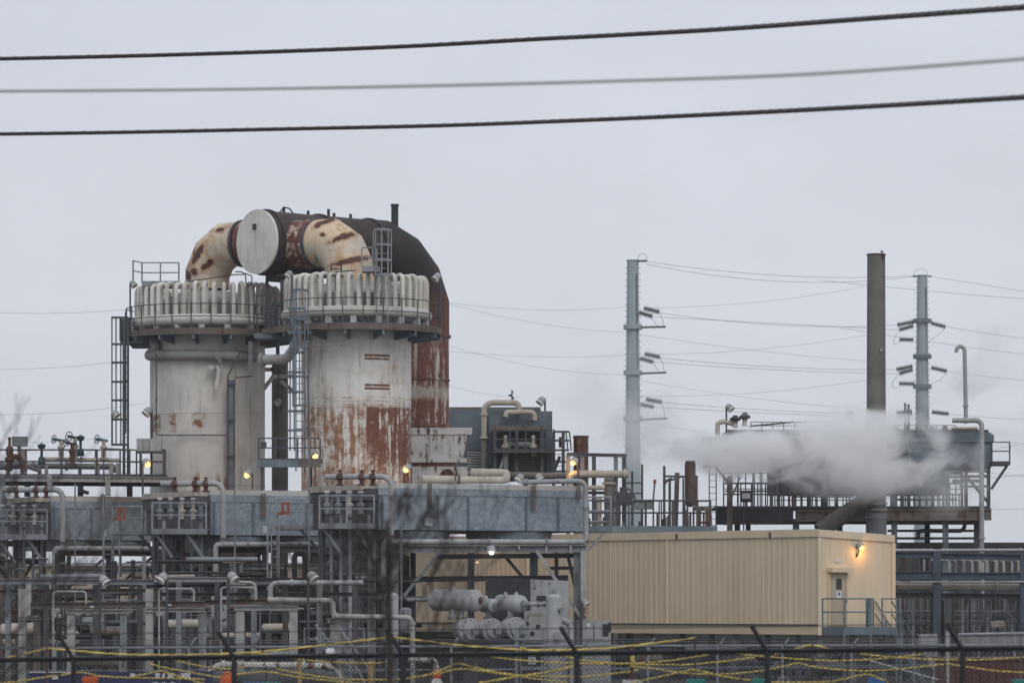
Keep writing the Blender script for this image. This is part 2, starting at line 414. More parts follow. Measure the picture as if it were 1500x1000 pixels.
def m_scorch():
    g = G('scorched_duct'); c = g.coords(shift=False); z = g.n('ShaderNodeSeparateXYZ', (g.n('ShaderNodeTexCoord').outputs['Object'],)).outputs[2]
    n1 = g.noise(c, .8, 6); st = g.noise(g.coords((1, 1, .12), False), 3.2, 6, .65); fine = g.noise(c, 10., 5, .7)
    zz = g.math('ADD', z, g.mul(g.math('SUBTRACT', n1, .5), 2.2))
    k = g.mix(g.ss(n1, .35, .7), (.017, .014, .016), (.036, .023, .023))
    k = g.mix(g.mul(g.ss(zz, 17.0, 14.8), .95), k, g.mix(fine, (.095, .022, .014), (.16, .050, .028)))
    k = g.mix(g.mul(g.ss(st, .52, .68), g.ss(zz, 16.5, 14.2)), k, (.27, .13, .075))
    k = g.mix(g.mul(g.ss(zz, 14.3, 13.9), g.ss(fine, .4, .6)), k, (.42, .33, .27))
    return g.finish(k, .75, 0., fine, .25, .03)
MT['scorch'] = m_scorch()
def m_cuff():
    g = G('burnt_expansion_cuff'); c = g.coords(shift=False)
    bl = g.noise(c, 2.2, 7, .66); fine = g.noise(c, 12., 4)
    k = g.mix(g.ss(bl, .50, .62), g.mix(fine, (.06, .018, .013), (.20, .065, .035)), (.46, .38, .31))
    return g.finish(k, .7, 0., bl, .4, .04)
MT['cuff'] = m_cuff()
MT['drum'] = paint('sooty_drum', (.050, .036, .036), .5, .15, .9, .75)
def m_cap():
    g = G('chalky_white_cap'); c = g.coords(shift=False); pos = g.n('ShaderNodeTexCoord').outputs['Object']
    sp = g.n('ShaderNodeSeparateXYZ', (pos,)).outputs; u = g.n('ShaderNodeVectorMath', (pos, (.671, -.741, 0)), operation='DOT_PRODUCT').outputs['Value']
    n1 = g.noise(c, .9, 6, .6); st = g.noise(g.coords((1, 1, .1), False), 4., 5); zc_ = sp[2]
    k = g.mix(g.ss(n1, .4, .7), (.70, .685, .64), (.55, .53, .48)); k = g.mix(g.mul(g.ss(st, .52, .7), .35), k, (.42, .38, .32))
    dr = g.mul(g.mx(g.band(u, -.075, -.045, .012), g.band(u, .0, .02, .012)), g.ss(zc_, 17.0, 17.6), g.ss(zc_, 18.62, 18.5))
    k = g.mix(g.mul(dr, .75), k, (.32, .15, .08))
    rim = g.ss(g.noise(c, 2.6, 6, .7), .64, .70); k = g.mix(g.mul(rim, .5), k, (.36, .22, .13))
    return g.finish(k, .8, 0., n1, .1)
MT['cap'] = m_cap()
MT['vessel'] = paint('vessel_grey', (.37, .38, .385), .72, .10, 1.6, .5, 0., .12)

def m_ground():
    g = G('wet_gravel'); c = g.coords(shift=False)
    n1 = g.noise(c, .12, 6); n2 = g.noise(c, 3., 6, .7)
    k = g.mix(g.ss(n1, .35, .65), (.040, .039, .037), (.075, .072, .068))
    k = g.mix(g.mul(n2, .5), k, (.045, .043, .04))
    return g.finish(k, .85, 0., n2, .5, .05)
MT['ground'] = m_ground()
def m_tape():
    g = G('twisted_warning_tape'); c = g.coords(shift=False)
    n1 = g.noise(c, 7., 3); n2 = g.noise(c, 1., 3)
    k = g.mix(g.ss(n1, .60, .68), (.62, .46, .09), (.10, .08, .03))
    return g.finish(g.mix(g.mul(g.ss(n2, .4, .7), .5), k, (.36, .27, .07)), .5)
MT['tape'] = m_tape()
def m_glow(name, col, st):
    g = G(name); e = g.n('ShaderNodeEmission', {'Color': (*col, 1), 'Strength': st}); g.t.links.new(e.outputs[0], g.out.inputs['Surface']); return g.m
MT['lit'] = m_glow('lit_sodium_lamp', (1.0, .62, .22), 2.6)
MT['litwhite'] = m_glow('lit_white_lamp', (1.0, .93, .8), 1.6)
MT['lens'] = paint('lamp_glass', (.62, .60, .57), .7, 0., 12., .15)

TANGLE = {}                                     # small pipes past the 300 that show largest: one mesh, several materials
def tangle(pts, d_px, mat, Y):
    r = M(d_px / 2, Y); mb = TANGLE.setdefault(mat, MB()); mb.tube([P(x, y, Y) for x, y in pts], r, 7, fil=r * 3)
# ---------------------------------------------------------------- shared builders
def railing(root, pts, mat, h=1.07, step=1.5, r=.028, toe=False, name='railing', pw=None):
    """handrail, mid rail and separate posts along a line of points, as part > sub-part"""
    pts = [V(p) for p in pts]; mb = MB()
    for hh in (h, h * .52):
        mb.tube([p + UP * hh for p in pts], r, 6, fil=0)
    rl = mb.build(name, mat, root)
    if toe:
        t = MB()
        for a, b in zip(pts, pts[1:]): t.bar(a + UP * .07, b + UP * .07, .012, .15)
        t.build('kick_plate', mat, root)
    for i, (a, b) in enumerate(zip(pts, pts[1:])):
        n = max(1, round((b - a).length / step))
        for k in range(n + (i == len(pts) - 2)):
            q = a.lerp(b, k / n)
            MB().bar(q, q + UP * h, pw or r * 2.1).build('post', mat, rl)
    return rl
def ladder(root, p, h, wd, mat, ax=V((1, 0, 0)), cage=None, rung=.3, out=V((0, -1, 0))):
    """two stiles and rungs; cage = (first hoop height, hoop step)"""
    p = V(p); mb = MB()
    for s in (-1, 1): MB().bar(p + ax * s * wd / 2, p + ax * s * wd / 2 + UP * h, .07, .05, up=ax).build('stile', mat, root)
    z = .2
    while z < h: mb.bar(p + ax * wd / 2 + UP * z, p - ax * wd / 2 + UP * z, .028); z += rung
    mb.build('rungs', mat, root)
    if cage:
        z = cage[0]; cw = cage[2] if len(cage) > 2 else .38
        ring = [p + ax * cw * 1.0 * math.cos(t) + out * (cw * 2.0 * math.sin(t)) for t in [math.pi * k / 8 for k in range(9)]]
        while z <= h + .9:
            m2 = MB()
            for a, b in zip(ring, ring[1:]): m2.bar(a + UP * z, b + UP * z, .025, .09)
            m2.build('cage_hoop', mat, root); z += cage[1]
        for k in (0, 2, 4, 6, 8): MB().bar(ring[k] + UP * cage[0], ring[k] + UP * (z - cage[1]), .05, .02).build('cage_strap', mat, root)
def members(root, name, lst, mat):
    """lst of (p, q, w[, h][, 'I']) - each member its own mesh"""
    for m in lst:
        mb = MB(); p, q, wd = m[0], m[1], m[2]; h = m[3] if len(m) > 3 else wd
        if len(m) > 4: mb.ibeam(p, q, wd, h, t=max(.02, h * .12))
        else: mb.bar(p, q, wd, h)
        mb.build(name, mat, root)

# ---------------------------------------------------------------- the ground and the far wood
gb = MB().add([(-900, 20, 0), (900, 20, 0), (900, 1500, 0), (-900, 1500, 0), (-900, -60, 0), (900, -60, 0)], [(0, 1, 2, 3), (4, 5, 1, 0)])
struct(gb.build('ground', MT['ground'], origin=(0, 0, 0)))
fw = MB(); rw = random.Random(3)
for k in range(2600):
    x = rw.uniform(-130, 150); Y = rw.uniform(640, 720); h = rw.uniform(7.5, 12.5) * (1 + .18 * math.sin(x * .21) + .12 * math.sin(x * .07 + 1))
    s = rw.uniform(-.25, .25)
    fw.add([(x - .12, Y, 0), (x + .12, Y, 0), (x + h * s, Y + rw.uniform(-2, 2), h)], [(0, 1, 2)])
struct(fw.build('bare_wood', paint('far_twigs', (.20, .20, .215), .8, 0., .2), origin=(0, 680, 0)), 'stuff')

# ---------------------------------------------------------------- two furnace towers
A2 = V((.74, .67, 0)).normalized()             # the way the flue drum runs
def furnace(cx_px, Y, r_px, ring_px, deck_px, ytop, ytub, ymani, ydeck, shell_mat, label, n_tub, duct_r, duct_c, lagcol='lag'):
    c = base(P(cx_px, HOR, Y)); z = lambda y: P(0, y, Y).z
    t = thing('furnace_tower', label, 'furnace', c, 'twin furnace towers under the flue')
    r = M(r_px, Y); Rr = M(ring_px, Y); Rd = M(deck_px, Y); zd = z(ydeck)
    MB().lathe(c, [(r, 6.7), (r, zd - .02), (r * .2, zd - .02)], 72).build('shell', shell_mat, t)
    MB().lathe(c, [(r * .93, 0), (r * .93, 6.6), (r + .04, 6.65), (r + .04, 6.8), (r, 6.8)], 48).build('base_skirt', MT['dgrey'], t)  # dark grey skirt added to keep the tower foot dark
    for zz in (8.0, 10.98, 13.4):
        ws = MB().lathe(c, [(r, zz - .035), (r + .012, zz - .03), (r + .012, zz + .03), (r, zz + .035)], 72)
        ws.build('weld_band', shell_mat, t)
    MB().lathe(c, [(r * .96, zd), (r * .96, z(ytop)), (r * .93, z(ytop) + .05), (duct_r + .1, z(ytop) + .55)], 64).build('upper_drum', MT['lgrey'], t)
    MB().lathe(c, [(r + .01, zd), (Rd, zd), (Rd, zd + .10), (r + .01, zd + .10)], 64).build('deck', MT['dgrey'], t)
    MB().lathe(c, [(Rd, zd - .10), (Rd + .02, zd - .10), (Rd + .02, zd + .17), (Rd, zd + .17)], 64).build('deck_edge', MT['brown'], t)
    for k in range(14):
        a = 2 * math.pi * (k + .3) / 14; u = V((math.cos(a), math.sin(a), 0)); nn = V((-u.y, u.x, 0)) * .05
        p0, p1, p2, p3 = c + u * (r + .005) + UP * (zd - .09), c + u * (Rd - .02) + UP * (zd - .09), c + u * (Rd - .02) + UP * (zd - .28), c + u * (r + .005) + UP * (zd - .42)
        q = [p0, p1, p2, p3]
        MB().add([x - nn for x in q] + [x + nn for x in q], [(0, 1, 2, 3), (7, 6, 5, 4), (0, 4, 5, 1), (1, 5, 6, 2), (2, 6, 7, 3), (3, 7, 4, 0)]).build('bracket', MT['bluegrey'], t)
    zm = z(ymani); rm = M(8.2, Y)
    MB().torus(c + UP * zm, Rr, rm, 80, 12).build('ring_manifold', MT[lagcol], t)
    for k in range(18):
        a = 2 * math.pi * (k + .5) / 18; u = V((math.cos(a), math.sin(a), 0))
        MB().box(c + u * Rr + UP * ((zd + .10 + zm - rm) / 2 + .03), (.24, .24, zm - rm - zd - .02), a).build('support_block', MT['white'], t)
    zt = z(ytub); rt = M(3.2, Y); rg = random.Random(int(cx_px))
    for k in range(n_tub):
        a = 2 * math.pi * k / n_tub; j = rg.uniform(-.012, .012)
        u = V((math.cos(a + j), math.sin(a + j), 0)); u2 = V((math.cos(a + j + .035), math.sin(a + j + .035), 0))
        ro, ri = Rr + .01, r * 1.06
        h = zt + rg.uniform(-.05, .04)
        MB().tube([c + u * ro + UP * zm, c + u * ro + UP * h, c + u2 * ri + UP * h, c + u2 * ri + UP * (zd + .35)], rt, 8, fil=.22, n=5, cap=False).build('coil_tube', MT['lag'], t)
    # railing round the deck, in straight chords between posts
    n = 26; ring = [c + V((math.cos(2*math.pi*k/n), math.sin(2*math.pi*k/n), 0)) * (Rd - .05) + UP * (zd + .10) for k in range(n + 1)]
    railing(t, ring, MT['rail'], 1.07, 5, .022)
    return t, c, r, zd
T1, c1, r1, zd1 = furnace(522, 159, 80.5, 103, 124, 434, 409, 463, 487, MT['tower_rust'], 'rust streaked white furnace tower nearest the dark flue bend', 46, .92, None)
T2, c2, r2, zd2 = furnace(304, 164, 84, 103, 121, 447, 422, 475, 494, MT['tower_white'], 'greyish white furnace tower on the left beside the tall caged ladder', 45, .92, None)

# ---------------------------------------------------------------- flue: drum, elbows, scorched bend and stack
mid = P(413, 357, 161.5); Rdm = M(46, 161.5)
fl = thing('flue_duct', 'big flue joining both towers, white round end, dark bend and rust red stack', 'flue', base(mid))
capc = mid - A2 * 1.32
MB().tube([capc, mid + A2 * 4.75], Rdm, 56, fil=0).build('drum', MT['drum'], fl)
cp = MB().lathe(capc - A2 * .03, [(Rdm + .03, .10), (Rdm + .03, 0), (Rdm * .6, -.03), (0, -.04)], 56, A2).build('end_cap', MT['cap'], fl)
hx = A2.cross(UP).normalized()
MB().box(capc - A2 * .09 + UP * .62 + hx * -.05, (.16, .10, .22), math.atan2(A2.y, A2.x) - math.pi / 2).build('sight_hole', MT['black'], cp)
for tt in (-.9, 1.9, 4.6):
    MB().lathe(mid + A2 * tt, [(Rdm, -.06), (Rdm + .07, -.06), (Rdm + .07, .06), (Rdm, .06)], 56, A2).build('flange', MT['drum'], fl)
lug = MB()
for tt, hh in ((.1, .22), (1.4, .16), (2.5, .3), (2.8, .16), (3.7, .18)): lug.bar(mid + A2 * tt + UP * (Rdm - .02), mid + A2 * tt + UP * (Rdm + hh), .12, .06)
lug.tube([mid + A2 * -.1 + UP * Rdm, mid + A2 * .1 + UP * (Rdm + .22), mid + A2 * .4 + UP * (Rdm + .18), mid + A2 * .6 + UP * Rdm], .03, 6)
lug.build('lifting_lug', MT['black'], fl)
# scorched lobster-back bend down to the stack
sc_top = mid + A2 * 7.5; rb = 2.75
zs = sc_top.z - rb
bc = mid + A2 * 4.72 - UP * rb
seg = 4; bend = [mid + A2 * 4.72]
for k in range(seg):
    a = (k + .5) / seg * math.pi / 2; rr_ = rb / math.cos(math.pi / 4 / seg)
    bend.append(bc + A2 * math.sin(a) * rr_ + UP * math.cos(a) * rr_)
bend.append(bc + A2 * rb)
def mitred(pts, r, sg=48):
    """pipe whose joints are mitred like welded segments"""
    mb = MB(); pts = [V(p) for p in pts]; side = None; n = len(pts)
    pl = (pts[1] - pts[0]).cross(pts[-1] - pts[-2]).normalized()
    o = 0
    for i, p in enumerate(pts):
        d = (pts[min(i+1, n-1)] - pts[max(i-1, 0)]).normalized() if 0 < i < n-1 else (pts[1]-pts[0] if i == 0 else pts[-1]-pts[-2]).normalized()
        if 0 < i < n-1: d = ((pts[i+1]-p).normalized() + (p-pts[i-1]).normalized()).normalized()
        b = d.cross(pl).normalized()
        e = (p - pts[i-1]).normalized() if i else d
        k = 1 / max(.5, abs(e.dot(d)))
        for j in range(sg):
            g = 2*math.pi*j/sg
            mb.v.append(p + pl*math.cos(g)*r + b*math.sin(g)*r*k)
    for i in range(n-1):
        for j in range(sg): mb.f.append([i*sg+j, i*sg+(j+1) % sg, (i+1)*sg+(j+1) % sg, (i+1)*sg+j])
    return mb
sx = bend[-1]; Ys = sx.y; zz = lambda y: P(0, y, Ys).z
mitred(bend + [V((sx.x, sx.y, zz(491)))], M(45.5, Ys)).build('scorched_bend', MT['scorch'], fl, ang=15)
MB().lathe(sx * 1, [(M(45.5, Ys), zz(491) - sx.z), (M(48, Ys), zz(491) - sx.z), (M(48, Ys), zz(495) - sx.z), (M(45.2, Ys), zz(495) - sx.z)], 48).build('stack_flange', MT['rusty'], fl)
MB().lathe(V((sx.x, sx.y, 0)), [(M(45, Ys), zz(624)), (M(45, Ys), zz(495))], 56).build('stack', MT['stack_rust'], fl)
MB().lathe(V((sx.x, sx.y, 0)), [(M(45.4, Ys), zz(556)), (M(46.6, Ys), zz(556)), (M(46.6, Ys), zz(558)), (M(45.4, Ys), zz(558))], 48).build('stack_flange', MT['stack_rust'], fl)
MB().lathe(V((sx.x, sx.y, 0)), [(M(45.4, Ys), zz(622)), (M(49, Ys), zz(622)), (M(49, Ys), zz(627)), (M(45.4, Ys), zz(627))], 48).build('stack_flange', MT['rusty'], fl)
# cream elbows up out of the towers, with burnt cuffs at the drum
for c_, dpx, Yt, zc, rj in ((c1, 513, 159, 353, .98), (c2, 304, 164, 364, .93)):
    b0 = base(P(dpx, HOR, Yt)); zel = P(0, zc, Yt).z
    dv = (base(mid) - b0); L = dv.length; dv.normalize()
    if Yt == 164: zel = P(0, 361, Yt).z
    e0 = b0 + UP * (P(0, 424, Yt).z); rb2 = 1.55; pt = [e0, b0 + UP * (zel - rb2)]
    for k in range(3):
        a = (k + .5) / 3 * math.pi / 2; q = rb2 / math.cos(math.pi / 12)
        pt.append(b0 + dv * (rb2 - q * math.cos(a)) + UP * (zel - rb2 + q * math.sin(a)))
    pt.append(b0 + dv * rb2 + UP * zel); ecuff = L - Rdm - .78; pt.append(b0 + dv * ecuff + UP * zel)
    mitred(pt, rj).build('elbow_duct', MT['flue'], fl, ang=15)
    MB().lathe(b0 + dv * ecuff + UP * zel, [(rj, -.06), (rj + .07, -.06), (rj + .07, .06), (rj, .06)], 48, dv).build('flange', MT['dgrey'], fl)
    MB().lathe(b0 + dv * ecuff + UP * zel, [(rj - .03, .06), (rj + .05, .22), (rj - .02, .38), (rj + .05, .55), (rj - .02, .72), (rj + .04, .9), (rj + .04, 1.25)], 48, dv).build('expansion_cuff', MT['cuff'], fl)
    MB().bar(b0 + dv * (rb2 + .3) + V((0, -rj - .05, 0)) + UP * (zel - .9), b0 + dv * (rb2 + .3) + V((0, -rj - .05, 0)) + UP * (zel + .25), .09).build('stay', MT['dgrey'], fl)
vp = mid + A2 * 6.15
tag(MB().cyl(V((vp.x, vp.y, zz(345))), V((vp.x, vp.y, zz(303))), M(5.3, Ys), seg=14).lathe(V((vp.x, vp.y, zz(303))), [(M(5.3, Ys), -.05), (M(6.3, Ys), -.05), (M(6.3, Ys), .02), (M(4.2, Ys), .02), (M(4.2, Ys), -.3)], 14).build('vent_stub', MT['black']), 'short black vent pipe standing on the dark flue bend', 'vent pipe')
# support saddle under the drum
sd = thing('drum_saddle', 'dark steel saddle frame under the sooty flue drum', 'saddle', base(mid))
MB().box(mid - UP * (Rdm + .12) + A2 * .1, (1.3, .8, .30), math.atan2(A2.y, A2.x)).build('saddle', MT['black'], sd)
members(sd, 'leg', [(mid - UP * (Rdm + .25) + A2 * s + hx * q, V(((mid + A2 * s + hx * q).x, (mid + A2 * s + hx * q).y, zd2)), .14) for s in (-.4, .6) for q in (-.5, .5)], MT['dgrey'])
# white transition box under the stack
bx = thing('duct_box', 'white flared sheet metal duct box below the rust red stack', 'duct', base(sx))
def P2(px, py, dy=0.): return P(px, py, Ys - 1.7 + dy)
FO = 0.0
def frustum(bt, name, mat, y0, y1, x0, x1, X0, X1, d0, d1, root):
    f = {'hood_rim': -.06, 'rim': -.05, 'dark_joint': .04}.get(name, 0.)
    mb = MB(); vs = [P2(x0, y0, f), P2(x1, y0, f), P2(x1, y0, d0), P2(x0, y0, d0), P2(X0, y1, f), P2(X1, y1, f), P2(X1, y1, d1), P2(X0, y1, d1)]
    return mb.add(vs, [(3, 2, 1, 0), (4, 5, 6, 7), (1, 5, 4, 0), (2, 6, 5, 1), (3, 7, 6, 2), (0, 4, 7, 3)]).build(name, mat, root)
frustum(bx, 'upper_hood', MT['white'], 629, 676, 600, 685, 598, 678, 3.2, 3.2, bx)
frustum(bx, 'hood_rim', MT['white'], 626, 636, 598, 692, 598, 691, 3.25, 3.25, bx)
frustum(bx, 'dark_joint', MT['rusty'], 677, 684, 600, 668, 600, 668, 3.1, 3.1, bx)
frustum(bx, 'lower_hood', MT['white'], 683, 720, 600, 686, 600, 684, 3.2, 3.2, bx)
for px in (631, 660): MB().bar(P2(px, 637, -.02), P2(px - .5, 675, -.02), .06, .05).build('rib', MT['white'], bx)
frustum(bx, 'rim', MT['white'], 671, 677, 600, 688, 600, 688, 3.25, 3.25, bx)
MB().lathe(P2(655, 697, -.05), [(.01, 0), (.25, 0), (.3, .06)], 20, (0, -1, 0)).build('hand_hole', MT['rusty'], bx)

# ---------------------------------------------------------------- plant air coolers (three, stepping back to the left)
U = V((.90, .436, 0)); N = V((-.436, .90, 0))       # along the long face, and back into the plant
RZ = math.atan2(U.y, U.x)
def cooler(px, Y, L, D, y_bot, y_mid, y_top, label, ribs, first, zl=0):
    c = base(P(px, HOR, Y)); z0, z1, z2 = P(0, y_bot, Y).z, P(0, y_mid, Y).z, P(0, y_top, Y).z
    t = thing('air_cooler', label, 'air cooler', c, 'galvanised air coolers stepping back along the plant')
    ctr = c + U * L/2 + N * D/2
    MB().box(ctr + UP * (z0 + z1)/2, (L, D, z1 - z0), RZ).build('casing', MT['galv'], t)
    hb = z2 - z1
    MB().box(ctr + UP * (z1 + hb * .30) , (L + .06, D + .06, hb * .6), RZ).build('top_beam', MT['galv'], t)
    MB().box(ctr + UP * (z1 + hb * .8), (L + .03, D + .03, hb * .42), RZ).build('roof_curb', MT['curb'], t)
    for s in ribs:
        q = c + U * s - N * .035
        MB().bar(q + UP * (z0 + .01), q + UP * (z1 - .01), .05, .09, up=U).build('stiffener', MT['bluegrey'], t)
    for s in (L * .22, L * .72):
        MB().lathe(c + U * s + N * 1.62 + UP * z0, [(1.5, -.44), (1.62, -.05), (1.55, -.05), (1.43, -.44)], 40, closed=True).build('fan_ring', MT['galv'], t)
        q = c + U * s - N * .01
    for s in (L * .22, L * .72):
        fan = MB()
        for k in range(4):
            a = math.pi * k / 4; q = c + U * s + N * 1.62 + UP * (z0 - .3); dd = V((math.cos(a), math.sin(a), 0)) * 1.38
            fan.bar(q - dd, q + dd, .25, .03)
        fan.build('fan', MT['black'], t)
    MB().box(ctr + UP * (z0 - .02), (L - .1, D - .1, .03), RZ).build('floor_sheet', MT['dgrey'], t)
    # header end on the left face
    MB().box(c + N * D/2 - U * .25 + UP * (z1 + .02), (.5, D - .1, .42), RZ).build('header_hood', MT['dgrey'], t)
    MB().box(c + N * D/2 - U * .18 + UP * (z0 + (z1-z0)*.45), (.34, D - .3, (z1 - z0)*.75), RZ).build('header_box', MT['dgrey'], t)
    MB().box(c + N * D/2 - U * .3 + UP * (z2 - .13), (.6, D - .5, .22), RZ).build('header_cover', MT['cream'], t)
    return t, c, z0, z1, z2
CA = cooler(555, 140, 8.3, 5.4, 775, 724.5, 707, 'galvanised air cooler nearest, right in front of the white duct box', (0.12, 2.35, 3.55, 5.9, 7.2), True)
CB = cooler(309, 149.5, 6.3, 6.2, 783, 735, 717, 'galvanised air cooler in the middle, below the gap between the towers', (0.12, 1.75, 4.0), False)
CC = cooler(75, 160, 4.5, 5.0, 790, 744, 726, 'galvanised air cooler on the far left behind the pipe bridge', (.12, 1.75, 3.0), False)
# ---------------------------------------------------------------- lamps and valves
LENS_N = [0]
def lamp(px, py, Y, y_foot, label, face=1, lit=False, size=1.0, pole=True, group=None, power=14, tilt=.5):
    """floodlight: pole, arm, tilted drum head with a glass"""
    c = P(px, py, Y); z0 = P(0, y_foot, Y).z if y_foot else c.z - .4
    b = V((c.x - face * .16 * size, c.y + .05, z0))
    t = thing('floodlight', label, 'floodlight', b, group)
    k = MB()
    if pole: k.tube([b, V((b.x, b.y, c.z + .10 * size)), c + UP * .10 * size], .030 * size + .012, 8, fil=.05)
    else: k.tube([b, c + UP * .10 * size], .035, 8)
    k.build('pole', MT['rail'], t)
    d = V((face * .62, -.30, -.80 if face else -2.2)).normalized()
    q_ = lambda pr_: [(r_ * size, h_ * size) for r_, h_ in pr_]
    MB().lathe(c, q_([(0, -.20), (.08, -.19), (.135, -.14), (.155, -.04), (.175, .0), (.175, .03), (.12, .03), (0, .02)]), 20, d).build('housing', MT['lgrey'], t)
    MB().lathe(c, q_([(.14, .035), (.19, .15), (.17, .155), (.12, .06), (0, .05)] if not lit else [(.10, .035), (.105, .09), (.085, .14), (.04, .165), (0, .17)]), 20, d).build('lens', MT['lit'] if lit == 1 else MT['litwhite'] if lit else MT['lens'], t)
    if lit:
        ld = bpy.data.lights.new('lamp_light', 'POINT'); ld.energy = power; ld.color = (1, .45, .09) if lit == 1 else (1, .9, .7); ld.shadow_soft_size = .08
        lo = bpy.data.objects.new('lamp_light', ld); COL.objects.link(lo); lo.parent = t; lo.location = c + d * .3 * size - b
    return t
def handvalve(px, py, Y, r_px, wheel_mat, label, facing=(-.55, -.8, .1), y_foot=None, body='cream', group=None, cat='valve'):
    """gate valve: bonnet, stem, spoked handwheel on its side"""
    c = P(px, py, Y); r = M(r_px, Y); ax = V(facing).normalized(); f = P(px, y_foot, Y) if y_foot else c - UP * .8
    t = thing('valve', label, cat, f, group)
    hub = c - ax * .35
    MB().lathe(V((hub.x, hub.y, f.z)), [(.17, 0), (.17, .06), (.11, .08), (.11, (hub.z - f.z) * .55), (.15, (hub.z - f.z) * .58), (.15, (hub.z - f.z) * .68), (.08, (hub.z - f.z) * .7), (.08, hub.z - f.z)], 14).build('bonnet', MT[body], t)
    MB().cyl(hub - ax * .18, c + ax * .05, .055, seg=10).build('gearbox', MT[wheel_mat], t)
    w_ = MB().torus(c, r, .018, 28, 8, ax)
    u = ax.cross(UP).normalized(); v = u.cross(ax)
    for k in range(5):
        a = 2*math.pi*k/5 + .3; w_.bar(c, c + (u*math.cos(a) + v*math.sin(a)) * r, .02)
    w_.build('handwheel', MT['dgrey'], t)
    return t
SMALL = {'upright pipes below the coolers': 5, 'level pipes below the coolers': 3.5, 'bent pipes below the coolers': 3, 'dark pipes under the tan building': 3, 'lower pipes in the navy rack': 2.5}
def pipe(label, pts, d_px, mat, Y=None, name='pipe', group=None, fil=None, flanges=(), cat='pipe', fmat=None, bands=None):
    """pipe along photo points (x, y[, depth]); flanges = fractions along it"""
    if group in SMALL and d_px <= SMALL[group]: return tangle([(p[0], p[1]) for p in pts], d_px, mat, Y)
    pp = [P(p[0], p[1], p[2] if len(p) > 2 else Y) for p in pts]
    r = M(d_px / 2, pp[0].y); mb = MB().tube(pp, r, 12, fil=fil or r * 2.6)
    if not flanges and not bands: return tag(mb.build(name, MT[mat]), label, cat, group)
    t = thing(name, label, cat, pp[0] * 1, group); mb.build('run', MT[mat], t)
    segs = [(a, b, (b - a).length) for a, b in zip(pp, pp[1:])]; tot = sum(s[2] for s in segs)
    for f in flanges:
        L = f * tot
        for a, b, l in segs:
            if L <= l:
                d = (b - a).normalized(); MB().cyl(a + d * (L - .045), a + d * (L + .045), r * 1.45, seg=16).build('flange', MT[fmat or mat], t); break
            L -= l
    return t

# ---------------------------------------------------------------- tan control building with its door landing and stairs
YB = 150.0
cb = base(P(1200, HOR, YB)); ea = V((.755, .656, 0)).normalized(); eb = V((-.656, .755, 0)).normalized()   # end wall, long wall
LB, WB = 27.0, 4.12
zb0, zb1 = P(0, 930, YB).z, P(0, 775.5, YB).z
tb = thing('control_building', 'long tan ribbed metal building with a door and lamp on its end wall', 'building', cb)
def ribbed(p, d, L, z0, z1, nrm, pitch, name, mat, par, zt=None, dep=.035):
    """wall of real ribs; zt = top height at the far end"""
    vs = []; x = 0.
    prof = []
    while x < L:
        for dx, o in ((0, 0), (.03, dep), (.085, dep), (.115, 0)): prof.append((min(x + dx, L), o))
        x += pitch
    prof.append((L, 0))
    mb = MB(); zt = z1 if zt is None else zt
    for xx, o in prof:
        q = p + d * xx + nrm * o; zz_ = z1 + (zt - z1) * xx / L
        vs += [V((q.x, q.y, z0)), V((q.x, q.y, zz_))]
    mb.add(vs, [(2*i, 2*i+2, 2*i+3, 2*i+1) for i in range(len(prof) - 1)])
    return mb.build(name, mat, par, ang=10)
sl = .17
ribbed(cb, eb, LB, zb0 + .42, zb1, -ea, .305, 'long_wall', MT['tan'], tb, None, .014)
ribbed(cb, ea, WB, zb0 + .02, zb1 - .25, -eb, .61, 'end_wall', MT['tan'], tb, zb1 - .25 - sl, .006)
core = MB(); i1 = .06
vs = []
for zlo, zof in ((zb0 + .03, None), (None, -.03)):
    for a, b in ((i1, i1), (WB, i1), (WB, LB), (i1, LB)):
        q = cb + ea * a + eb * b; vs.append(V((q.x, q.y, zlo if zlo else zb1 + zof - sl * a / WB)))
core.add(vs, [(3,2,1,0), (4,5,6,7), (0,1,5,4), (1,2,6,5), (2,3,7,6), (3,0,4,7)]).build('body', MT['tan'], tb)
MB().bar(cb - ea * .055 - eb * .05 + UP * (zb1 - .12), cb - ea * .055 + eb * LB + UP * (zb1 - .12), .03, .30).build('eave_trim', MT['tan'], tb)
MB().bar(cb - eb * .055 - ea * .05 + UP * (zb1 - .13), cb - eb * .055 + ea * (WB + .04) + UP * (zb1 - .13 - sl), .03, .28).build('eave_trim', MT['tan'], tb)
MB().bar(cb - ea * .03 + UP * (zb0 + .21), cb - ea * .03 + eb * LB + UP * (zb0 + .21), .04, .36).build('base_skirt', MT['tan'], tb)
MB().bar(cb - ea * .075 + UP * (zb0 + .415), cb - ea * .075 + eb * LB + UP * (zb0 + .415), .10, .03).build('drip_flashing', MT['brown'], tb)
for a, b in ((0, 0), (WB, 0)):
    q = cb + ea * a + eb * b - eb * .03; MB().bar(V((q.x, q.y, zb0)), V((q.x, q.y, zb1 - .3 - sl * a / WB)), .14, .14).build('corner_trim', MT['tan'], tb)
for s in (8.5, 17.): MB().bar(cb - ea * .045 + eb * s + UP * (zb0 + .42), cb - ea * .045 + eb * s + UP * (zb1 - .3), .06, .03).build('seam_cover', MT['tan'], tb)
for s in (2.6, 7.9, 13.2): MB().bar(cb - ea * .08 + eb * s + UP * (zb1 - .05), cb - ea * .08 + eb * s + UP * (zb1 - .28), .10, .05).build('eave_clip', MT['valve_rust'], tb)
for s in (.35, 2.2, 3.9):
    for b in (.3, 5., 10., 15., 20.): MB().bar(V((*(cb + ea * s + eb * b).xy, 0)), V((*(cb + ea * s + eb * b).xy, zb0 + .05)), .22).build('pier', MT['concrete'], tb)
def E(s, z, o=0.): return cb + ea * s - eb * o + UP * z       # on the end wall
zd0, zd1 = P(0, 916, 150.7).z, P(0, 841, 150.7).z
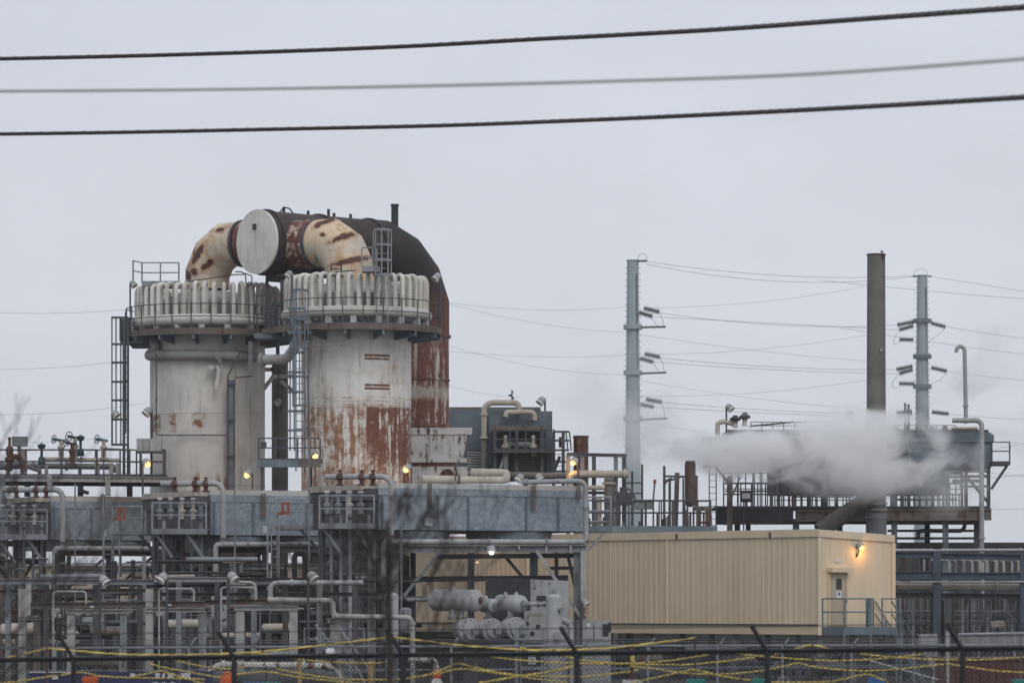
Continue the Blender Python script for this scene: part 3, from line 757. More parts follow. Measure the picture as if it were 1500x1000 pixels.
dr = MB().bar(E(1.0, zd0, .03), E(1.0, zd1, .03), .88, .05, up=-eb); dr = MB().box(E(.98, (zd0 + zd1)/2, .035), (.94, .05, zd1 - zd0), math.atan2(ea.y, ea.x)).build('door', MT['tan2'], tb)
ra = math.atan2(ea.y, ea.x)
for s in (.48, 1.48): MB().box(E(s, (zd0 + zd1)/2 + .02, .04), (.06, .09, zd1 - zd0 + .06), ra).build('door_frame', MT['tan'], tb)
MB().box(E(1.02, (zd0 + zd1)/2 + .63, .068), (.28, .02, .42), ra).build('door_window', MT['glass'], dr)
MB().box(E(1.02, (zd0 + zd1)/2 + .21, .068), (.27, .015, .28), ra).build('door_notice', MT['sign'], dr)
MB().lathe(E(1.02, (zd0 + zd1)/2 + .24, .08), [(0, 0), (.07, 0), (.07, .004), (0, .004)], 4, -eb).build('notice_mark', MT['signblue'], dr)
MB().box(E(1.38, (zd0 + zd1)/2 - .02, .09), (.09, .07, .05), ra).build('handle', MT['dgrey'], dr)
MB().box(E(.98, zd1 + .17, .16), (1.14, .30, .17), ra).build('door_hood', MT['tan'], tb)
MB().box(E(1.0, zd1 + .53, .03), (.30, .02, .11), ra).build('name_plate', MT['sign'], tb)
MB().bar(E(.1, zb0 + .95, .08), E(.1, zb0 + .25, .08), .045).build('conduit', MT['black'], tb)
lb = E(2.2, P(0, 799, 151).z, .22)
lmp = lamp(1261, 800, lb.y, None, 'lit wall lamp glowing orange on the tan end wall', 1, 1, .95, False, power=14, tilt=.7)
# landing and stairs
ld = thing('door_landing', 'blue grey steel landing and stairs at the tan building door', 'stairs', V((*E(.9, 0, .6).xy, 0)))
dz = P(0, 917, 149.8).z
ww = 1.25
cl = [E(.1, dz, .08), E(.1, dz, ww), E(3.0, dz, ww), E(3.0, dz, .08)]
MB().add([p - UP * .02 for p in cl] + [p - UP * .07 for p in cl], [(0,1,2,3), (7,6,5,4), (0,4,5,1), (1,5,6,2), (2,6,7,3), (3,7,4,0)]).build('deck', MT['bluegrey'], ld)
for a, b in ((cl[0], cl[1]), (cl[1], cl[2]), (cl[2], cl[3])): MB().bar(a - UP * .17, b - UP * .17, .06, .30).build('edge_beam', MT['bluegrey'], ld)
for p in (cl[1], cl[2], (cl[1] + cl[2]) / 2): MB().bar(V((p.x, p.y, 0)), p - UP * .1, .09).build('leg', MT['bluegrey'], ld)
railing(ld, [cl[0], cl[1], cl[1].lerp(cl[2], .42), cl[1].lerp(cl[2], .55)], MT['bluegrey'], 1.07, 1.4, .03)
railing(ld, [cl[1].lerp(cl[2], .72), cl[2]], MT['bluegrey'], 1.07, 1.4, .03)
MB().bar(cl[1].lerp(cl[2], .47) - UP * .2, cl[1].lerp(cl[2], .47) + UP * 1.1, .20, .10, up=-eb).build('gate_post', MT['bluegrey'], ld)
s0, s1 = E(3.0, dz, .10), E(3.0, dz, .98); run = ea * 1.9 - UP * dz
for p in (s0, s1):
    MB().bar(p - UP * .15, p + run * .98 - UP * .15, .05, .26).build('stringer', MT['bluegrey'], ld)
    hr = MB().tube([p + UP * .98, p + run * .95 + UP * .98], .028, 6).tube([p + UP * .5, p + run * .95 + UP * .5], .024, 6).build('stair_rail', MT['bluegrey'], ld)
    for k in (.33, .66, .95): MB().bar(p + run * k - UP * .05, p + run * k + UP * .98, .05).build('post', MT['bluegrey'], hr)
for k in range(1, 9):
    a, b = s0 + run * k / 9, s1 + run * k / 9; MB().bar(a, b, .24, .035, up=UP).build('tread', MT['bluegrey'], ld)
# cabinets at the near corner of the building
cbn = thing('switch_cabinet', 'grey electrical cabinet with a dark grille left of the tan building', 'cabinet', base(P(868, HOR, 141)))
pA, pB = P(845, 908, 141), P(895, 1000, 141)
MB().box(((pA.x + pB.x)/2, 141.4, P(0, 908, 141).z / 2), (pB.x - pA.x, .8, P(0, 908, 141).z)).build('body', MT['lgrey'], cbn)
MB().box((P(887, 0, 141).x, 140.97, P(0, 922, 141).z), (.2, .05, .42)).build('grille', MT['black'], cbn)
MB().box((P(893.5, 0, 141).x, 140.95, P(0, 917, 141).z), (.1, .1, .3)).build('hinge_box', MT['black'], cbn)
MB().box((P(887, 0, 141).x, 140.98, P(0, 936, 141).z), (.22, .02, .07)).build('label_plate', MT['sign'], cbn)
MB().box((P(862, 0, 141).x, 140.98, P(0, 915, 141).z), (.12, .02, .15)).build('label_plate', MT['sign'], cbn)
MB().bar(P(870, 912, 140.98), P(870, 940, 140.98), .02).build('door_gap', MT['black'], cbn)
tb2 = thing('metal_shed', 'long tan shed far back, glimpsed behind the left pipe racks', 'building', base(P(300, HOR, 186)))
xa, xb = P(-60, 0, 186).x, P(560, 0, 186).x
ribbed(V((xa, 186, 0)), V((1, 0, 0)), xb - xa, .2, P(0, 830, 186).z, V((0, -1, 0)), .4, 'front_wall', MT['tan2'], tb2)
MB().box(((xa + xb)/2, 188.1, P(0, 830, 186).z/2 + .1), (xb - xa, 4, P(0, 830, 186).z - .2)).build('body', MT['tan2'], tb2)
MB().box(((xa + xb)/2, 188.1, P(0, 827, 186).z + .02), (xb - xa + .5, 4.6, .16)).build('roof', MT['lgrey'], tb2)

# ---------------------------------------------------------------- the right-hand furnace on its raised steel deck
YR = 186.0
rf = thing('raised_furnace', 'dark box furnace on raised steel legs, half hidden by steam', 'furnace', base(P(1250, HOR, YR)))
def blk(root, name, mat, x0, x1, y0, y1, Y, dep, flare=None):
    """box from a photo rectangle at depth Y, going back dep metres; flare = px the bottom pulls in (left, right)"""
    fl_, fr_ = flare or (0, 0)
    vs = [P(x0, y0, Y), P(x1, y0, Y), P(x1 - fr_, y1, Y), P(x0 + fl_, y1, Y)]
    vs += [v + V((0, dep, 0)) for v in vs]
    return MB().add(vs, [(0, 3, 2, 1), (4, 5, 6, 7), (0, 1, 5, 4), (1, 2, 6, 5), (2, 3, 7, 6), (3, 0, 4, 7)]).build(name, mat, root)
blk(rf, 'convection_box', MT['darkunit'], 1067, 1330, 637, 655, YR, 5)
blk(rf, 'convection_hopper', MT['darkunit'], 1067, 1345, 655.2, 682, YR, 5, (62, 0))
blk(rf, 'radiant_box', MT['darkunit'], 1133, 1390, 680, 722, YR + .1, 4.8)
blk(rf, 'casing', MT['unitblue'], 1330, 1452, 633, 685, YR - .3, 5.2)
blk(rf, 'casing_rim', MT['unitblue'], 1326, 1456, 636, 647, YR - .42, 5.4)
blk(rf, 'roof_plate', MT['dgrey'], 1066, 1448, 629, 634, YR - .2, 5.3)
blk(rf, 'lower_casing', MT['unitblue'], 1340, 1389, 685.2, 722, YR - .25, 4.9)
for x in (1370, 1400, 1428): MB().bar(P(x, 647, YR - .33), P(x, 684, YR - .33), .06, .05).build('stiffener', MT['unitblue'], rf)
for x in (1110, 1160, 1215): MB().bar(P(x, 638, YR - .03), P(x, 655, YR - .03), .08, .06).build('stiffener', MT['darkunit'], rf)
dk0, dk1 = P(1048, 742, YR - 1.6), P(1450, 742, YR - 1.6)
MB().box(((dk0.x + dk1.x)/2, YR + 1.6, dk0.z), (dk1.x - dk0.x, 6.6, .08)).build('deck', MT['dgrey'], rf)
def beam(root, name, mat, x0, y0, x1, y1, Y, h_px, I=True, Y2=None, wd=.25):
    mb = MB(); p, q = P(x0, y0, Y), P(x1, y1, Y2 or Y); h = M(h_px, Y)
    (mb.ibeam(p, q, wd, h, t=max(.02, h * .13)) if I else mb.bar(p, q, wd, h)); return mb.build(name, mat, root)
beam(rf, 'main_beam', MT['brown'], 1165, 755, 1452, 753, YR - 1.7, 17)
beam(rf, 'main_beam', MT['black'], 1048, 754, 1162, 755, YR - 1.7, 20)
beam(rf, 'main_beam', MT['black'], 1048, 764, 1440, 763, YR + 3, 8)
beam(rf, 'sub_beam', MT['dgrey'], 1060, 766, 1160, 762, YR - 1.9, 5)
beam(rf, 'sub_beam', MT['dgrey'], 1290, 765, 1440, 765, YR - 1.2, 6)
for x, y0, y1, Y, wd, m in ((1080, 762, 1000, YR - 1.2, 8, 'dgrey'), (1166, 762, 1000, YR - 1.2, 9, 'bluegrey'), (1163, 690, 745, YR - 1.4, 7, 'brown'), (1230, 762, 1000, YR - .6, 8, 'dgrey'), (1310, 720, 1000, YR - 1.4, 8, 'bluegrey'), (1385, 762, 1000, YR - 1.3, 8, 'bluegrey'), (1432, 762, 1000, YR - 1., 10, 'dgrey'),
                        (1415, 684, 745, YR - .3, 5, 'dgrey'), (1448, 684, 748, YR - .3, 5, 'dgrey'), (1130, 690, 742, YR - .2, 5, 'dgrey'), (1358, 762, 1000, YR + 2, 7, 'black'), (1096, 762, 1000, YR + 3, 7, 'black'), (1206, 762, 1000, YR + 3, 7, 'black')):
    MB().bar(P(x, y0, Y), P(x, y1, Y), M(wd, Y)).build('column', MT[m], rf)
for x0, y0, x1, y1 in ((1390, 684, 1448, 684), (1390, 698, 1448, 697), (1418, 700, 1447, 735)): MB().bar(P(x0, y0, YR - .25), P(x1, y1, YR - .25), .13).build('brace', MT['dgrey'], rf)
railing(rf, [P(x, 741, YR - 1.65) for x in (1060, 1110, 1135)], MT['rail'], 1.1, 1.0, .03)
railing(rf, [P(x, 741, YR - 1.65) for x in (1140, 1240)], MT['rail'], 1.1, .55, .03)
railing(rf, [P(x, 741, YR - 1.65) for x in (1305, 1408)], MT['rail'], 1.1, .55, .03)
railing(rf, [P(x, 741, YR + 4.6) for x in (1060, 1408)], MT['rail'], 1.1, .7, .03)
railing(rf, [P(1335, 741, YR - 1.5) + UP * 1.05, P(1408, 741, YR - 1.5) + UP * 1.05], MT['rail'], .9, .8, .03)
railing(rf, [P(x, 741, YR + 1.2) for x in (1060, 1135)], MT['rail'], 1.6, .35, .025)
railing(rf, [P(x, 741, YR + 2.5) for x in (1390, 1410)], MT['rail'], 1.6, .3, .025)
railing(rf, [P(x, 741, YR - 1.5) for x in (1135, 1245)], MT['rail'], .55, .31, .025)
railing(rf, [P(x, 741, YR - 1.5) for x in (1310, 1405)], MT['rail'], .55, .31, .025)
railing(rf, [P(x, 629, YR + .5) for x in (1100, 1180, 1260)], MT['rail'], .36, .5, .02)
railing(rf, [P(x, 632, YR + 1.5) for x in (1300, 1400)], MT['rail'], .3, .5, .02)
for x, y0, y1, w_, m in ((1139, 655, 742, 3, 'grey'), (1148, 690, 742, 2.5, 'dgrey'), (1186, 715, 742, 5, 'dgrey'), (1196, 718, 742, 4, 'grey'), (1210, 712, 742, 6, 'dgrey'), (1226, 716, 742, 4, 'dgrey'), (1322, 700, 742, 5, 'grey'), (1332, 712, 742, 4, 'dgrey'), (1366, 716, 742, 6, 'dgrey'), (1382, 712, 742, 4, 'grey'), (1116, 682, 742, 2, 'dgrey'), (1105, 660, 742, 2, 'dgrey')):
    MB().tube([P(x, y0, YR - .4), P(x, y1, YR - .4)], M(w_/2, YR), 8).build('riser', MT[m], rf)
for x0, x1, y, w_, m in ((1392, 1446, 690, 4, 'lgrey'), (1395, 1440, 704, 5, 'grey'), (1405, 1447, 712, 3, 'dgrey'), (1160, 1250, 727, 3, 'grey'), (1310, 1400, 731, 3, 'grey'), (1062, 1128, 719, 2.5, 'dgrey')):
    MB().tube([P(x0, y, YR - .1), P(x1, y, YR - .1)], M(w_/2, YR), 8).build('level_pipe', MT[m], rf)
for x, h in ((1190, 8), (1232, 10), (1256, 7), (1312, 7), (1365, 6), (1384, 8)): MB().lathe(P(x, 630, YR - .3), [(.14, 0), (.16, M(h, YR) * .5), (.08, M(h, YR) * .6), (.12, M(h, YR) * .8), (.02, M(h, YR))], 12).build('roof_fitting', MT['grey'], rf)
for y in (777, 788): MB().bar(P(1300, y, YR + 1), P(1440, y, YR + 1), .12).build('tie_beam', MT['dgrey'], rf)
# side balcony
bl = thing('side_balcony', 'small railed balcony hung off the right end of the raised furnace', 'balcony', P(1450, 680, YR - .5))
blk(bl, 'deck', MT['dgrey'], 1452, 1480, 675, 681, YR - .8, 1.6)
railing(bl, [P(1453, 675, YR - .75), P(1479, 675, YR - .75), P(1479, 675, YR + .7)], MT['rail'], .9, .9, .03)
MB().bar(P(1475, 682, YR - .6), P(1452, 716, YR - .6), .12).build('brace', MT['dgrey'], bl)
bl2 = thing('access_ladder', 'steel ladder tower with brace rising beside the raised furnace\'s left end', 'ladder', P(1042, 775, YR - 2.2))
ladder(bl2, P(1044, 775, YR - 2.2), M(97, YR), M(10, YR), MT['rail'])
MB().bar(P(1030, 683, YR - 2.2), P(1052, 682, YR - 2.2), .12).build('top_bar', MT['rail'], bl2)
MB().bar(P(1048, 683, YR - 2.25), P(1066, 706, YR - 2.25), .12).build('brace', MT['rail'], bl2)
# post with brace, small roof platform
ps = thing('steel_post', 'brown steel post with raking braces in front of the raised furnace', 'post', base(P(1069, HOR, YR - 2.6)))
MB().bar(P(1069, 697, YR - 2.6), P(1069, 1000, YR - 2.6), M(8, YR)).build('post', MT['brown'], ps)
MB().bar(P(1085, 697, YR - 2.6), P(1071, 730, YR - 2.6), .07).build('brace', MT['dgrey'], ps)
tp = thing('roof_catwalk', 'thin rusty catwalk bracket sticking out left of the steam', 'catwalk', P(1048, 645, YR))
MB().bar(P(1028, 641.5, YR - .3), P(1066, 641, YR - .3), .5, .07).build('deck', MT['dgrey'], tp)
for x in (1029, 1035, 1042, 1054): MB().bar(P(x, 642, YR - .3), P(x, 649, YR - .3), .07).build('hanger', MT['brown'], tp)
MB().bar(P(1035, 647, YR - .32), P(1060, 645, YR - .32), .05, .1).build('lower_bar', MT['rusty'], tp)
pipe('beige gooseneck pipe feeding the left top of the raised furnace', [(1051, 648), (1051, 619), (1060, 617), (1080, 622)], 7, 'cream', YR - .4, fil=.35)
def actuator(px, y0, y1, Y, mat, label):
    t = thing('valve_actuator', label, 'valve', P(px, y1, Y)); f = P(px, y1, Y); h = M(y1 - y0, Y)
    MB().lathe(f, [(.12, 0), (.14, h * .1), (.09, h * .3), (.14, h * .5)], 14).build('body', MT['cream'], t)
    MB().lathe(f, [(.10, h * .5), (.26, h * .6), (.27, h * .75), (.16, h * .85), (.08, h)], 16).build('cap', MT[mat], t); return t
actuator(1077, 608, 626, YR - .5, 'black', 'small black capped valve beside the beige gooseneck pipe')
actuator(1091, 604, 624, YR - .5, 'dgrey', 'grey capped valve right of the black one, above the steam')
lamp(1069, 597, YR - .5, 650, 'unlit floodlight on a post above the beige gooseneck pipe', 1, size=1.0)
lamp(1244, 607, YR - .5, 632, 'unlit floodlight on a short post just left of the tall chimney', -1, size=1.0)
pipe('thin rail pipe along the roof of the raised furnace', [(1098, 624), (1162, 618)], 2.4, 'dgrey', YR - .4)
lamp(1093, 727, YR - 3., 1000, 'square floodlight on a post in front of the dark deck beam', 1, size=.7)
fb = thing('panel_light', 'square dark framed floodlight with a pale glass below the steam', 'floodlight', P(1093, 738, YR - 3.2))
blk(fb, 'housing', MT['black'], 1085, 1101, 720, 735, YR - 3.2, .3); blk(fb, 'glass', MT['lens'], 1087, 1099, 722, 730, YR - 3.23, .02)
MB().bar(P(1093, 735, YR - 3.1), P(1093, 741, YR - 3.1), .12).build('neck', MT['dgrey'], fb)
jb = thing('junction_box', 'pale grey junction box on the dark casing below the steam', 'box', P(1348, 712, YR - .5)); blk(jb, 'body', MT['lgrey'], 1345, 1352, 700, 712, YR - .5, .2); blk(jb, 'cover', MT['sign'], 1345.6, 1351.4, 701, 711, YR - .52, .015)
pipe('tall grey pipe standing before the raised furnace, hooked over at its top', [(1395, 615.5, YR - 2.), (1432, 615.5, YR - 2.), (1438, 620, YR - 2.), (1438, 1000, YR - 2.)], 7.5, 'lgrey', YR - 2., fil=.5, flanges=(.5,))
pipe('slim cane shaped vent pipe right of the far pole', [(1401, 516), (1401, 511), (1406, 506), (1413, 510), (1415, 620)], 6, 'lgrey', YR + 1., fil=.3, flanges=(.8,))
pipe('short lagged pipe lying on the furnace roof right of the pole', [(1394, 627), (1432, 627)], 4.5, 'cream', YR - 1.)
for k, (x, y0) in enumerate(((1326, 590), (1331, 592))): pipe('pair of short grey vent pipes beside the far pole base', [(x, y0), (x, 632)], 3.5, 'grey', YR, group='short vents on the furnace roof')
# lower pipework under the deck
for x0, x1, y in ((1320, 1392, 797), (1345, 1400, 777)): pipe('dark pipe slung under the raised deck at y' .replace(' at y', '') + (' with a bend' if y == 777 else ' lowest of two'), [(x0, y), (x1, y)] if y == 797 else [(1345, 790), (1345, 777), (1396, 777), (1412, 777), (1414, 762)], 5 if y == 797 else 6, 'dgrey', YR)

# ---------------------------------------------------------------- the tall chimney
ch = thing('chimney', 'tall brown grey chimney rising out of the steam', 'chimney', base(P(1283, HOR, YR - 3)))
YC = YR - 3; cc = base(P(1283.5, HOR, YC)); zc = lambda y: P(0, y, YC).z
MB().lathe(cc, [(M(15.5, YC), zc(751)), (M(15.5, YC), zc(743)), (M(14.2, YC), zc(738)), (M(14.2, YC), zc(618)), (M(13.2, YC), zc(374)), (M(11.6, YC), zc(374)), (M(11.6, YC), zc(390))], 40).build('flue', MT['stackmat'], ch)
MB().lathe(cc, [(M(15.2, YC), 0), (M(15.2, YC), zc(750)), (.1, zc(750))], 40).build('lower_section', MT['grey'], ch)
MB().lathe(cc, [(M(14.5, YC), zc(627)), (M(16.3, YC), zc(627)), (M(16.3, YC), zc(617)), (M(14, YC), zc(617))], 40).build('sleeve', MT['lgrey'], ch)
MB().lathe(cc, [(M(13.2, YC), zc(373.9)), (M(14.2, YC), zc(373.9)), (M(14.2, YC), zc(372)), (M(11.4, YC), zc(372)), (M(11.4, YC), zc(374.1))], 40).build('rim', MT['valve_rust'], ch)
for y in (737, 746, 757): MB().lathe(cc, [(M(15.6, YC), zc(y + 1.5)), (M(16.6, YC), zc(y + 1.5)), (M(16.6, YC), zc(y - 1)), (M(15.6, YC), zc(y - 1))], 40).build('band', MT['lgrey'], ch)
MB().bar(P(1294, 379, YC - .35), P(1294, 372, YC - .35), .12).build('lug', MT['black'], ch)
MB().lathe(P(1292, 370.5, YC - .2), [(.0, 0), (.07, .02), (.07, .09), (0, .12)], 10).build('beacon', MT['dgrey'], ch)
MB().bar(P(1291, 510, YC - .45), P(1291, 515, YC - .45), .1).build('sample_port', MT['lgrey'], ch)
pipe('fat brown duct slanting down from the chimney foot', [(1200, 778, YC - 1.0), (1262, 736, YC - .5), (1280, 728, YC)], 25, 'brown', YC, name='slanting_duct', cat='duct', fil=.3)

# ---------------------------------------------------------------- transmission poles and their wires
def pole(px, Y, ytop, wt, wb, label, arms, right):
    c = base(P(px, HOR, Y)); z = lambda y: P(0, y, Y).z
    t = thing('transmission_pole', label, 'pole', c)
    MB().lathe(c, [(M(wb/2, Y), 0), (M(wt/2, Y), z(ytop)), (M(wt/2, Y) + .06, z(ytop)), (M(wt/2, Y) + .06, z(ytop) + .06), (0, z(ytop) + .1)], 12).build('shaft', MT['pole'], t, ang=20)
    st = MB(); k = 0
    zz_ = z(ytop) - .5
    while zz_ > 6:
        rr = M(wb/2, Y) + (M(wt/2, Y) - M(wb/2, Y)) * zz_ / z(ytop)
        for s in (-1, 1): st.bar(c + V((s * rr * .98, 0, zz_)), c + V((s * (rr + .15), 0, zz_)), .035)
        zz_ -= .45
    st.build('step_bolts', MT['dgrey'], t)
    MB().bar(c + V((M(wt*.30, Y), -M(wt*.42, Y), 6)), c + V((M(wt*.30, Y), -M(wt*.42, Y), z(ytop) - 1)), .09).build('ground_cable', MT['dgrey'], t)
    for ya in arms[0]:
        for s in ((-1, 1) if right == 0 else (right,)):
            rr = M(wb*.46, Y)
            MB().lathe(c + UP * (z(ya) - .25), [(rr, .08), (rr + .07, .08), (rr + .07, .42), (rr, .42)], 12).build('arm_clamp', MT['pole'], t)
    for (x0, y0, x1, y1) in arms[1]: MB().bar(P(x0, y0, Y - .3), P(x1, y1, Y - .3), .10, .14).build('arm', MT['dgrey'], t)
    for (x0, y0, x1, y1) in arms[2]:
        p, q = P(x0, y0, Y - .4), P(x1, y1, Y - .4); mb = MB(); L = (q - p).length; d = (q - p).normalized(); prof = []
        n = 9
        for i in range(n):
            h = L * (i + .5) / n; prof += [(.08, h - L/n*.4), (.22, h - L/n*.1), (.22, h + L/n*.1), (.08, h + L/n*.4)]
        MB().lathe(p, [(.02, 0)] + prof + [(.02, L)], 10, d).build('insulator', MT['insul'], t)
    for pts in arms[3]: MB().tube([P(x, y, Y - .4) for x, y in pts], .02, 5, fil=.5).build('jumper', MT['farwire'], t)
    return t
pole(927, 285, 382, 17, 27, 'nearer tapered steel transmission pole with arms on its right side', ([479, 546, 613],
     [(936, 479.5, 975, 478.5), (936, 547, 976, 545.5), (937, 614.5, 977, 612.5), (935, 382.5, 948, 382)],
     [(943, 451, 966, 457), (936, 457.5, 956, 463.5), (944, 518, 967, 523), (937, 524.5, 957, 530), (946, 584.5, 970, 589), (938, 592, 958, 596)],
     [[(967, 459), (971, 470), (972, 478)], [(956, 466), (960, 474), (963, 478)], [(968, 525), (972, 536), (973, 545)], [(957, 531), (963, 541), (966, 545)], [(970, 591), (973, 602), (974, 612)], [(934, 381), (937, 372), (942, 371), (947, 375), (948, 382)]]), 1)
pole(1351, 320, 404, 15, 27, 'farther transmission pole with arms both sides, behind the steam', ([470, 522, 566],
     [(1360, 405, 1364, 404.5), (1337, 404.5, 1343, 405)],
     [(1338, 471, 1314, 476), (1338, 477, 1317, 483), (1338, 497.5, 1317, 497), (1364, 473, 1385, 478.5), (1337, 536, 1313, 541), (1337, 541, 1317, 547), (1340, 562, 1317, 561.5), (1364, 538, 1387, 543.5), (1365, 603, 1390, 606), (1336, 602, 1313, 605), (1336, 605, 1317, 610)],
     [[(1316, 485), (1308, 500), (1310, 505), (1318, 500)], [(1385, 480), (1375, 490), (1363, 498)], [(1316, 549), (1305, 562), (1310, 570), (1318, 566)], [(1387, 545), (1378, 556), (1364, 562)], [(1338, 404), (1342, 395), (1350, 393), (1356, 396), (1360, 404)]]), 0)
WG = 'thin wires strung between the transmission poles'
def wire(a, b, sag, label, Ya=284, Yb=320, grp=None, r=.017, mat='farwire'):
    p, q = P(a[0], a[1], Ya), P(b[0], b[1], Yb); n = 24; s = M(sag, (Ya + Yb)/2)
    pts = [p.lerp(q, k/n) - UP * s * 4 * (k/n) * (1 - k/n) for k in range(n + 1)]
    return tag(MB().tube(pts, r, 5, fil=0).build('power_wire', MT[mat]), label, 'wire', grp)
wl_ = [((947, 383), (1338, 404), 10), ((947, 387), (1338, 405), 16), ((966, 458), (1313, 476), 9), ((957, 464), (1316, 483), 0), ((967, 524), (1313, 541), 5), ((957, 530), (1316, 547), 3), ((970, 589), (1313, 606), 4), ((958, 596), (1316, 611), 2)]
for a, b, s in wl_: wire(a, b, s, 'thin wire strung between the two transmission poles', grp=WG)
for a, b, s, Ya, Yb in (((1364, 405), (1560, 436), 0, 320, 400), ((1385, 478), (1560, 502), 2, 320, 400), ((1387, 543), (1560, 560), 3, 320, 400), ((1390, 606), (1560, 612), 4, 320, 400), ((1200, 410), (1560, 442), 2, 330, 340), ((1230, 480), (1560, 526), 2, 330, 340)):
    wire(a, b, s, 'thin wire leaving the farther transmission pole towards the right edge', Ya, Yb, 'thin wires at the right edge of the sky')
for a, b, s in (((655, 443), (919, 449), 8), ((655, 444), (919, 487), 8), ((655, 505), (917, 549), 10), ((655, 514), (918, 520), 5), ((655, 564), (760, 582), 3), ((936, 451), (1290, 415), 9), ((938, 490), (1290, 530), 4), ((940, 519), (1290, 487), 8), ((938, 557), (1290, 600), 6), ((938, 580), (1290, 553), 8), ((940, 616), (1060, 636), 2)):
    wire(a, b, s, 'faint thin wire passing behind the nearer transmission pole', 290, 300, 'faint wires behind the nearer pole', .011)
for a, b, s in (((-20, 457), (200, 452), 4), ((-20, 541), (170, 530), 3), ((-20, 607), (215, 590), 5), ((-20, 648), (160, 640), 3)):
    wire(a, b, s, 'faint thin wire crossing the sky left of the furnace towers', 300, 300, 'faint wires left of the towers', .014)
for a, b, s in (((1440, 700), (1560, 680), 4), ((1440, 690), (1560, 697), 4), ((1440, 745), (1560, 738), 3), ((1440, 660), (1560, 630), 4)):
    wire(a, b, s, 'faint thin wire low in the sky at the right edge', 330, 330, 'low wires at the right edge', .018)

# ---------------------------------------------------------------- three cables across the top of the picture
def cable(pts, label, r, mat, lash):
    pp = [P(x, y, Y) for x, y, Y in pts]; path = []
    d0 = (pp[0] - pp[1]).normalized(); d1 = (pp[-1] - pp[-2]).normalized()      # the spans run on past the frame to poles out of view
    pp = [pp[0] + d0 * 9 + UP * .10, pp[0] + d0 * 4 + UP * .02] + pp + [pp[-1] + d1 * 4 + UP * .02, pp[-1] + d1 * 9 + UP * .12]
    # smooth curve through the points (Catmull-Rom)
    q = [2*pp[0] - pp[1]] + pp + [2*pp[-1] - pp[-2]]
    for i in range(len(pp) - 1):
        a, b, c, d = q[i:i+4]
        for k in range(24):
            t = k/24; path.append(.5*((2*b) + (c - a)*t + (2*a - 5*b + 4*c - d)*t*t + (3*b - a - 3*c + d)*t**3))
    path.append(pp[-1])
    t = thing('overhead_cable', label, 'cable', path[0])
    MB().tube(path, r, 10, fil=0).build('cable', MT[mat], t)
    if lash:
        L = sum((b - a).length for a, b in zip(path, path[1:])); s = 0; hp = []
        for a, b in zip(path, path[1:]):
            l = (b - a).length; d = (b - a).normalized(); u = d.cross(UP).normalized(); v = u.cross(d); m = 14
            for k in range(m):
                an = (s + l*k/m) * 2 * math.pi / .42; hp.append(a.lerp(b, k/m) + (u*math.cos(an) + v*math.sin(an)) * r * 1.06)
            s += l
        MB().tube(hp, .004, 4, fil=0).build('lashing_wire', MT['cable'], t)
    return t
cable([(-60, 87.5, 96), (180, 82.5, 94), (400, 76, 91), (600, 68, 88), (780, 58, 85), (900, 52, 82), (1060, 43, 78), (1280, 27, 71), (1560, 6.5, 62)], 'topmost of the three cables crossing the sky, thick and black', .048, 'cable', True)
cable([(-60, 134, 52), (300, 131.5, 50), (600, 126.5, 48), (900, 119, 46), (1200, 108, 44), (1560, 82, 42)], 'thin grey blurred cable crossing the sky between two black ones', .017, 'midwire', False)
cable([(-60, 197, 96), (150, 194.5, 94), (400, 189.5, 91), (650, 184, 88), (850, 176.5, 83), (1000, 170, 79), (1250, 157.5, 72), (1560, 139, 63)], 'lowest of the three cables crossing the sky, black', .045, 'cable', True)
# ---------------------------------------------------------------- middle unit: blue grey casing with louvres, pipes and stairs (behind the stack)
YM = 176.0
mu = thing('cooler_house', 'blue grey clad cooler house with louvres and fat lagged pipes on top', 'plant building', base(P(735, HOR, YM)))
blk(mu, 'casing', MT['unitblue'], 655, 765, 600, 700, YM + 1.5, 5)
blk(mu, 'front_casing', MT['unitblue'], 716, 809, 602, 700, YM, 4)
blk(mu, 'roof_curb', MT['stackmat'], 655, 792, 596, 601.5, YM + 1.7, 4.5)
for k in range(9):
    y = 662 + k * 3.9; MB().bar(P(684, y, YM + 1.42), P(708, y + .3, YM + 1.42), .10, .07).build('louvre', MT['lgrey'], mu)
blk(mu, 'louvre_back', MT['black'], 683, 709, 659, 696, YM + 1.46, .03)
blk(mu, 'side_panel', MT['navy'], 716, 721, 634, 700, YM - .08, .1)
blk(mu, 'side_panel', MT['navy'], 794, 800, 634, 700, YM - .08, .1)
blk(mu, 'lintel', MT['brown'], 721, 800, 623.5, 631, YM - .7, .5)
blk(mu, 'recess', MT['black'], 721, 794, 632, 698, YM - .04, .05)
for x in (725, 757, 794): MB().bar(P(x, 630, YM - .75), P(x, 700, YM - .75), .16).build('column', MT['dgrey'], mu)
for k in range(8): MB().bar(P(751, 668 + k * 3.7, YM - .1), P(790, 668 + k * 3.7, YM - .1), .08, .07).build('louvre', MT['brown'], mu)
MB().tube([P(741, 651, YM - .3), P(783, 651, YM - .3)], M(4.5, YM), 14).build('drum', MT['grey'], mu)
for x in (740.5, 781): MB().lathe(P(x, 668, YM - .5), [(.12, 0), (.12, .35), (.2, .38), (.2, .5), (.09, .55), (.09, .95)], 12).build('valve_body', MT['cream'], mu)
beam(mu, 'walkway_beam', MT['dgrey'], 722, 661, 812, 661, YM - 1.2, 4, False)
MB().box(((P(722, 0, YM).x + P(812, 0, YM).x)/2, YM - .65, P(0, 659, YM).z), (P(812, 0, YM).x - P(722, 0, YM).x, 1.1, .05)).build('walkway', MT['dgrey'], mu)
railing(mu, [P(x, 658.5, YM - 1.15) for x in (724, 770, 812)], MT['rail'], .9, .9, .03)
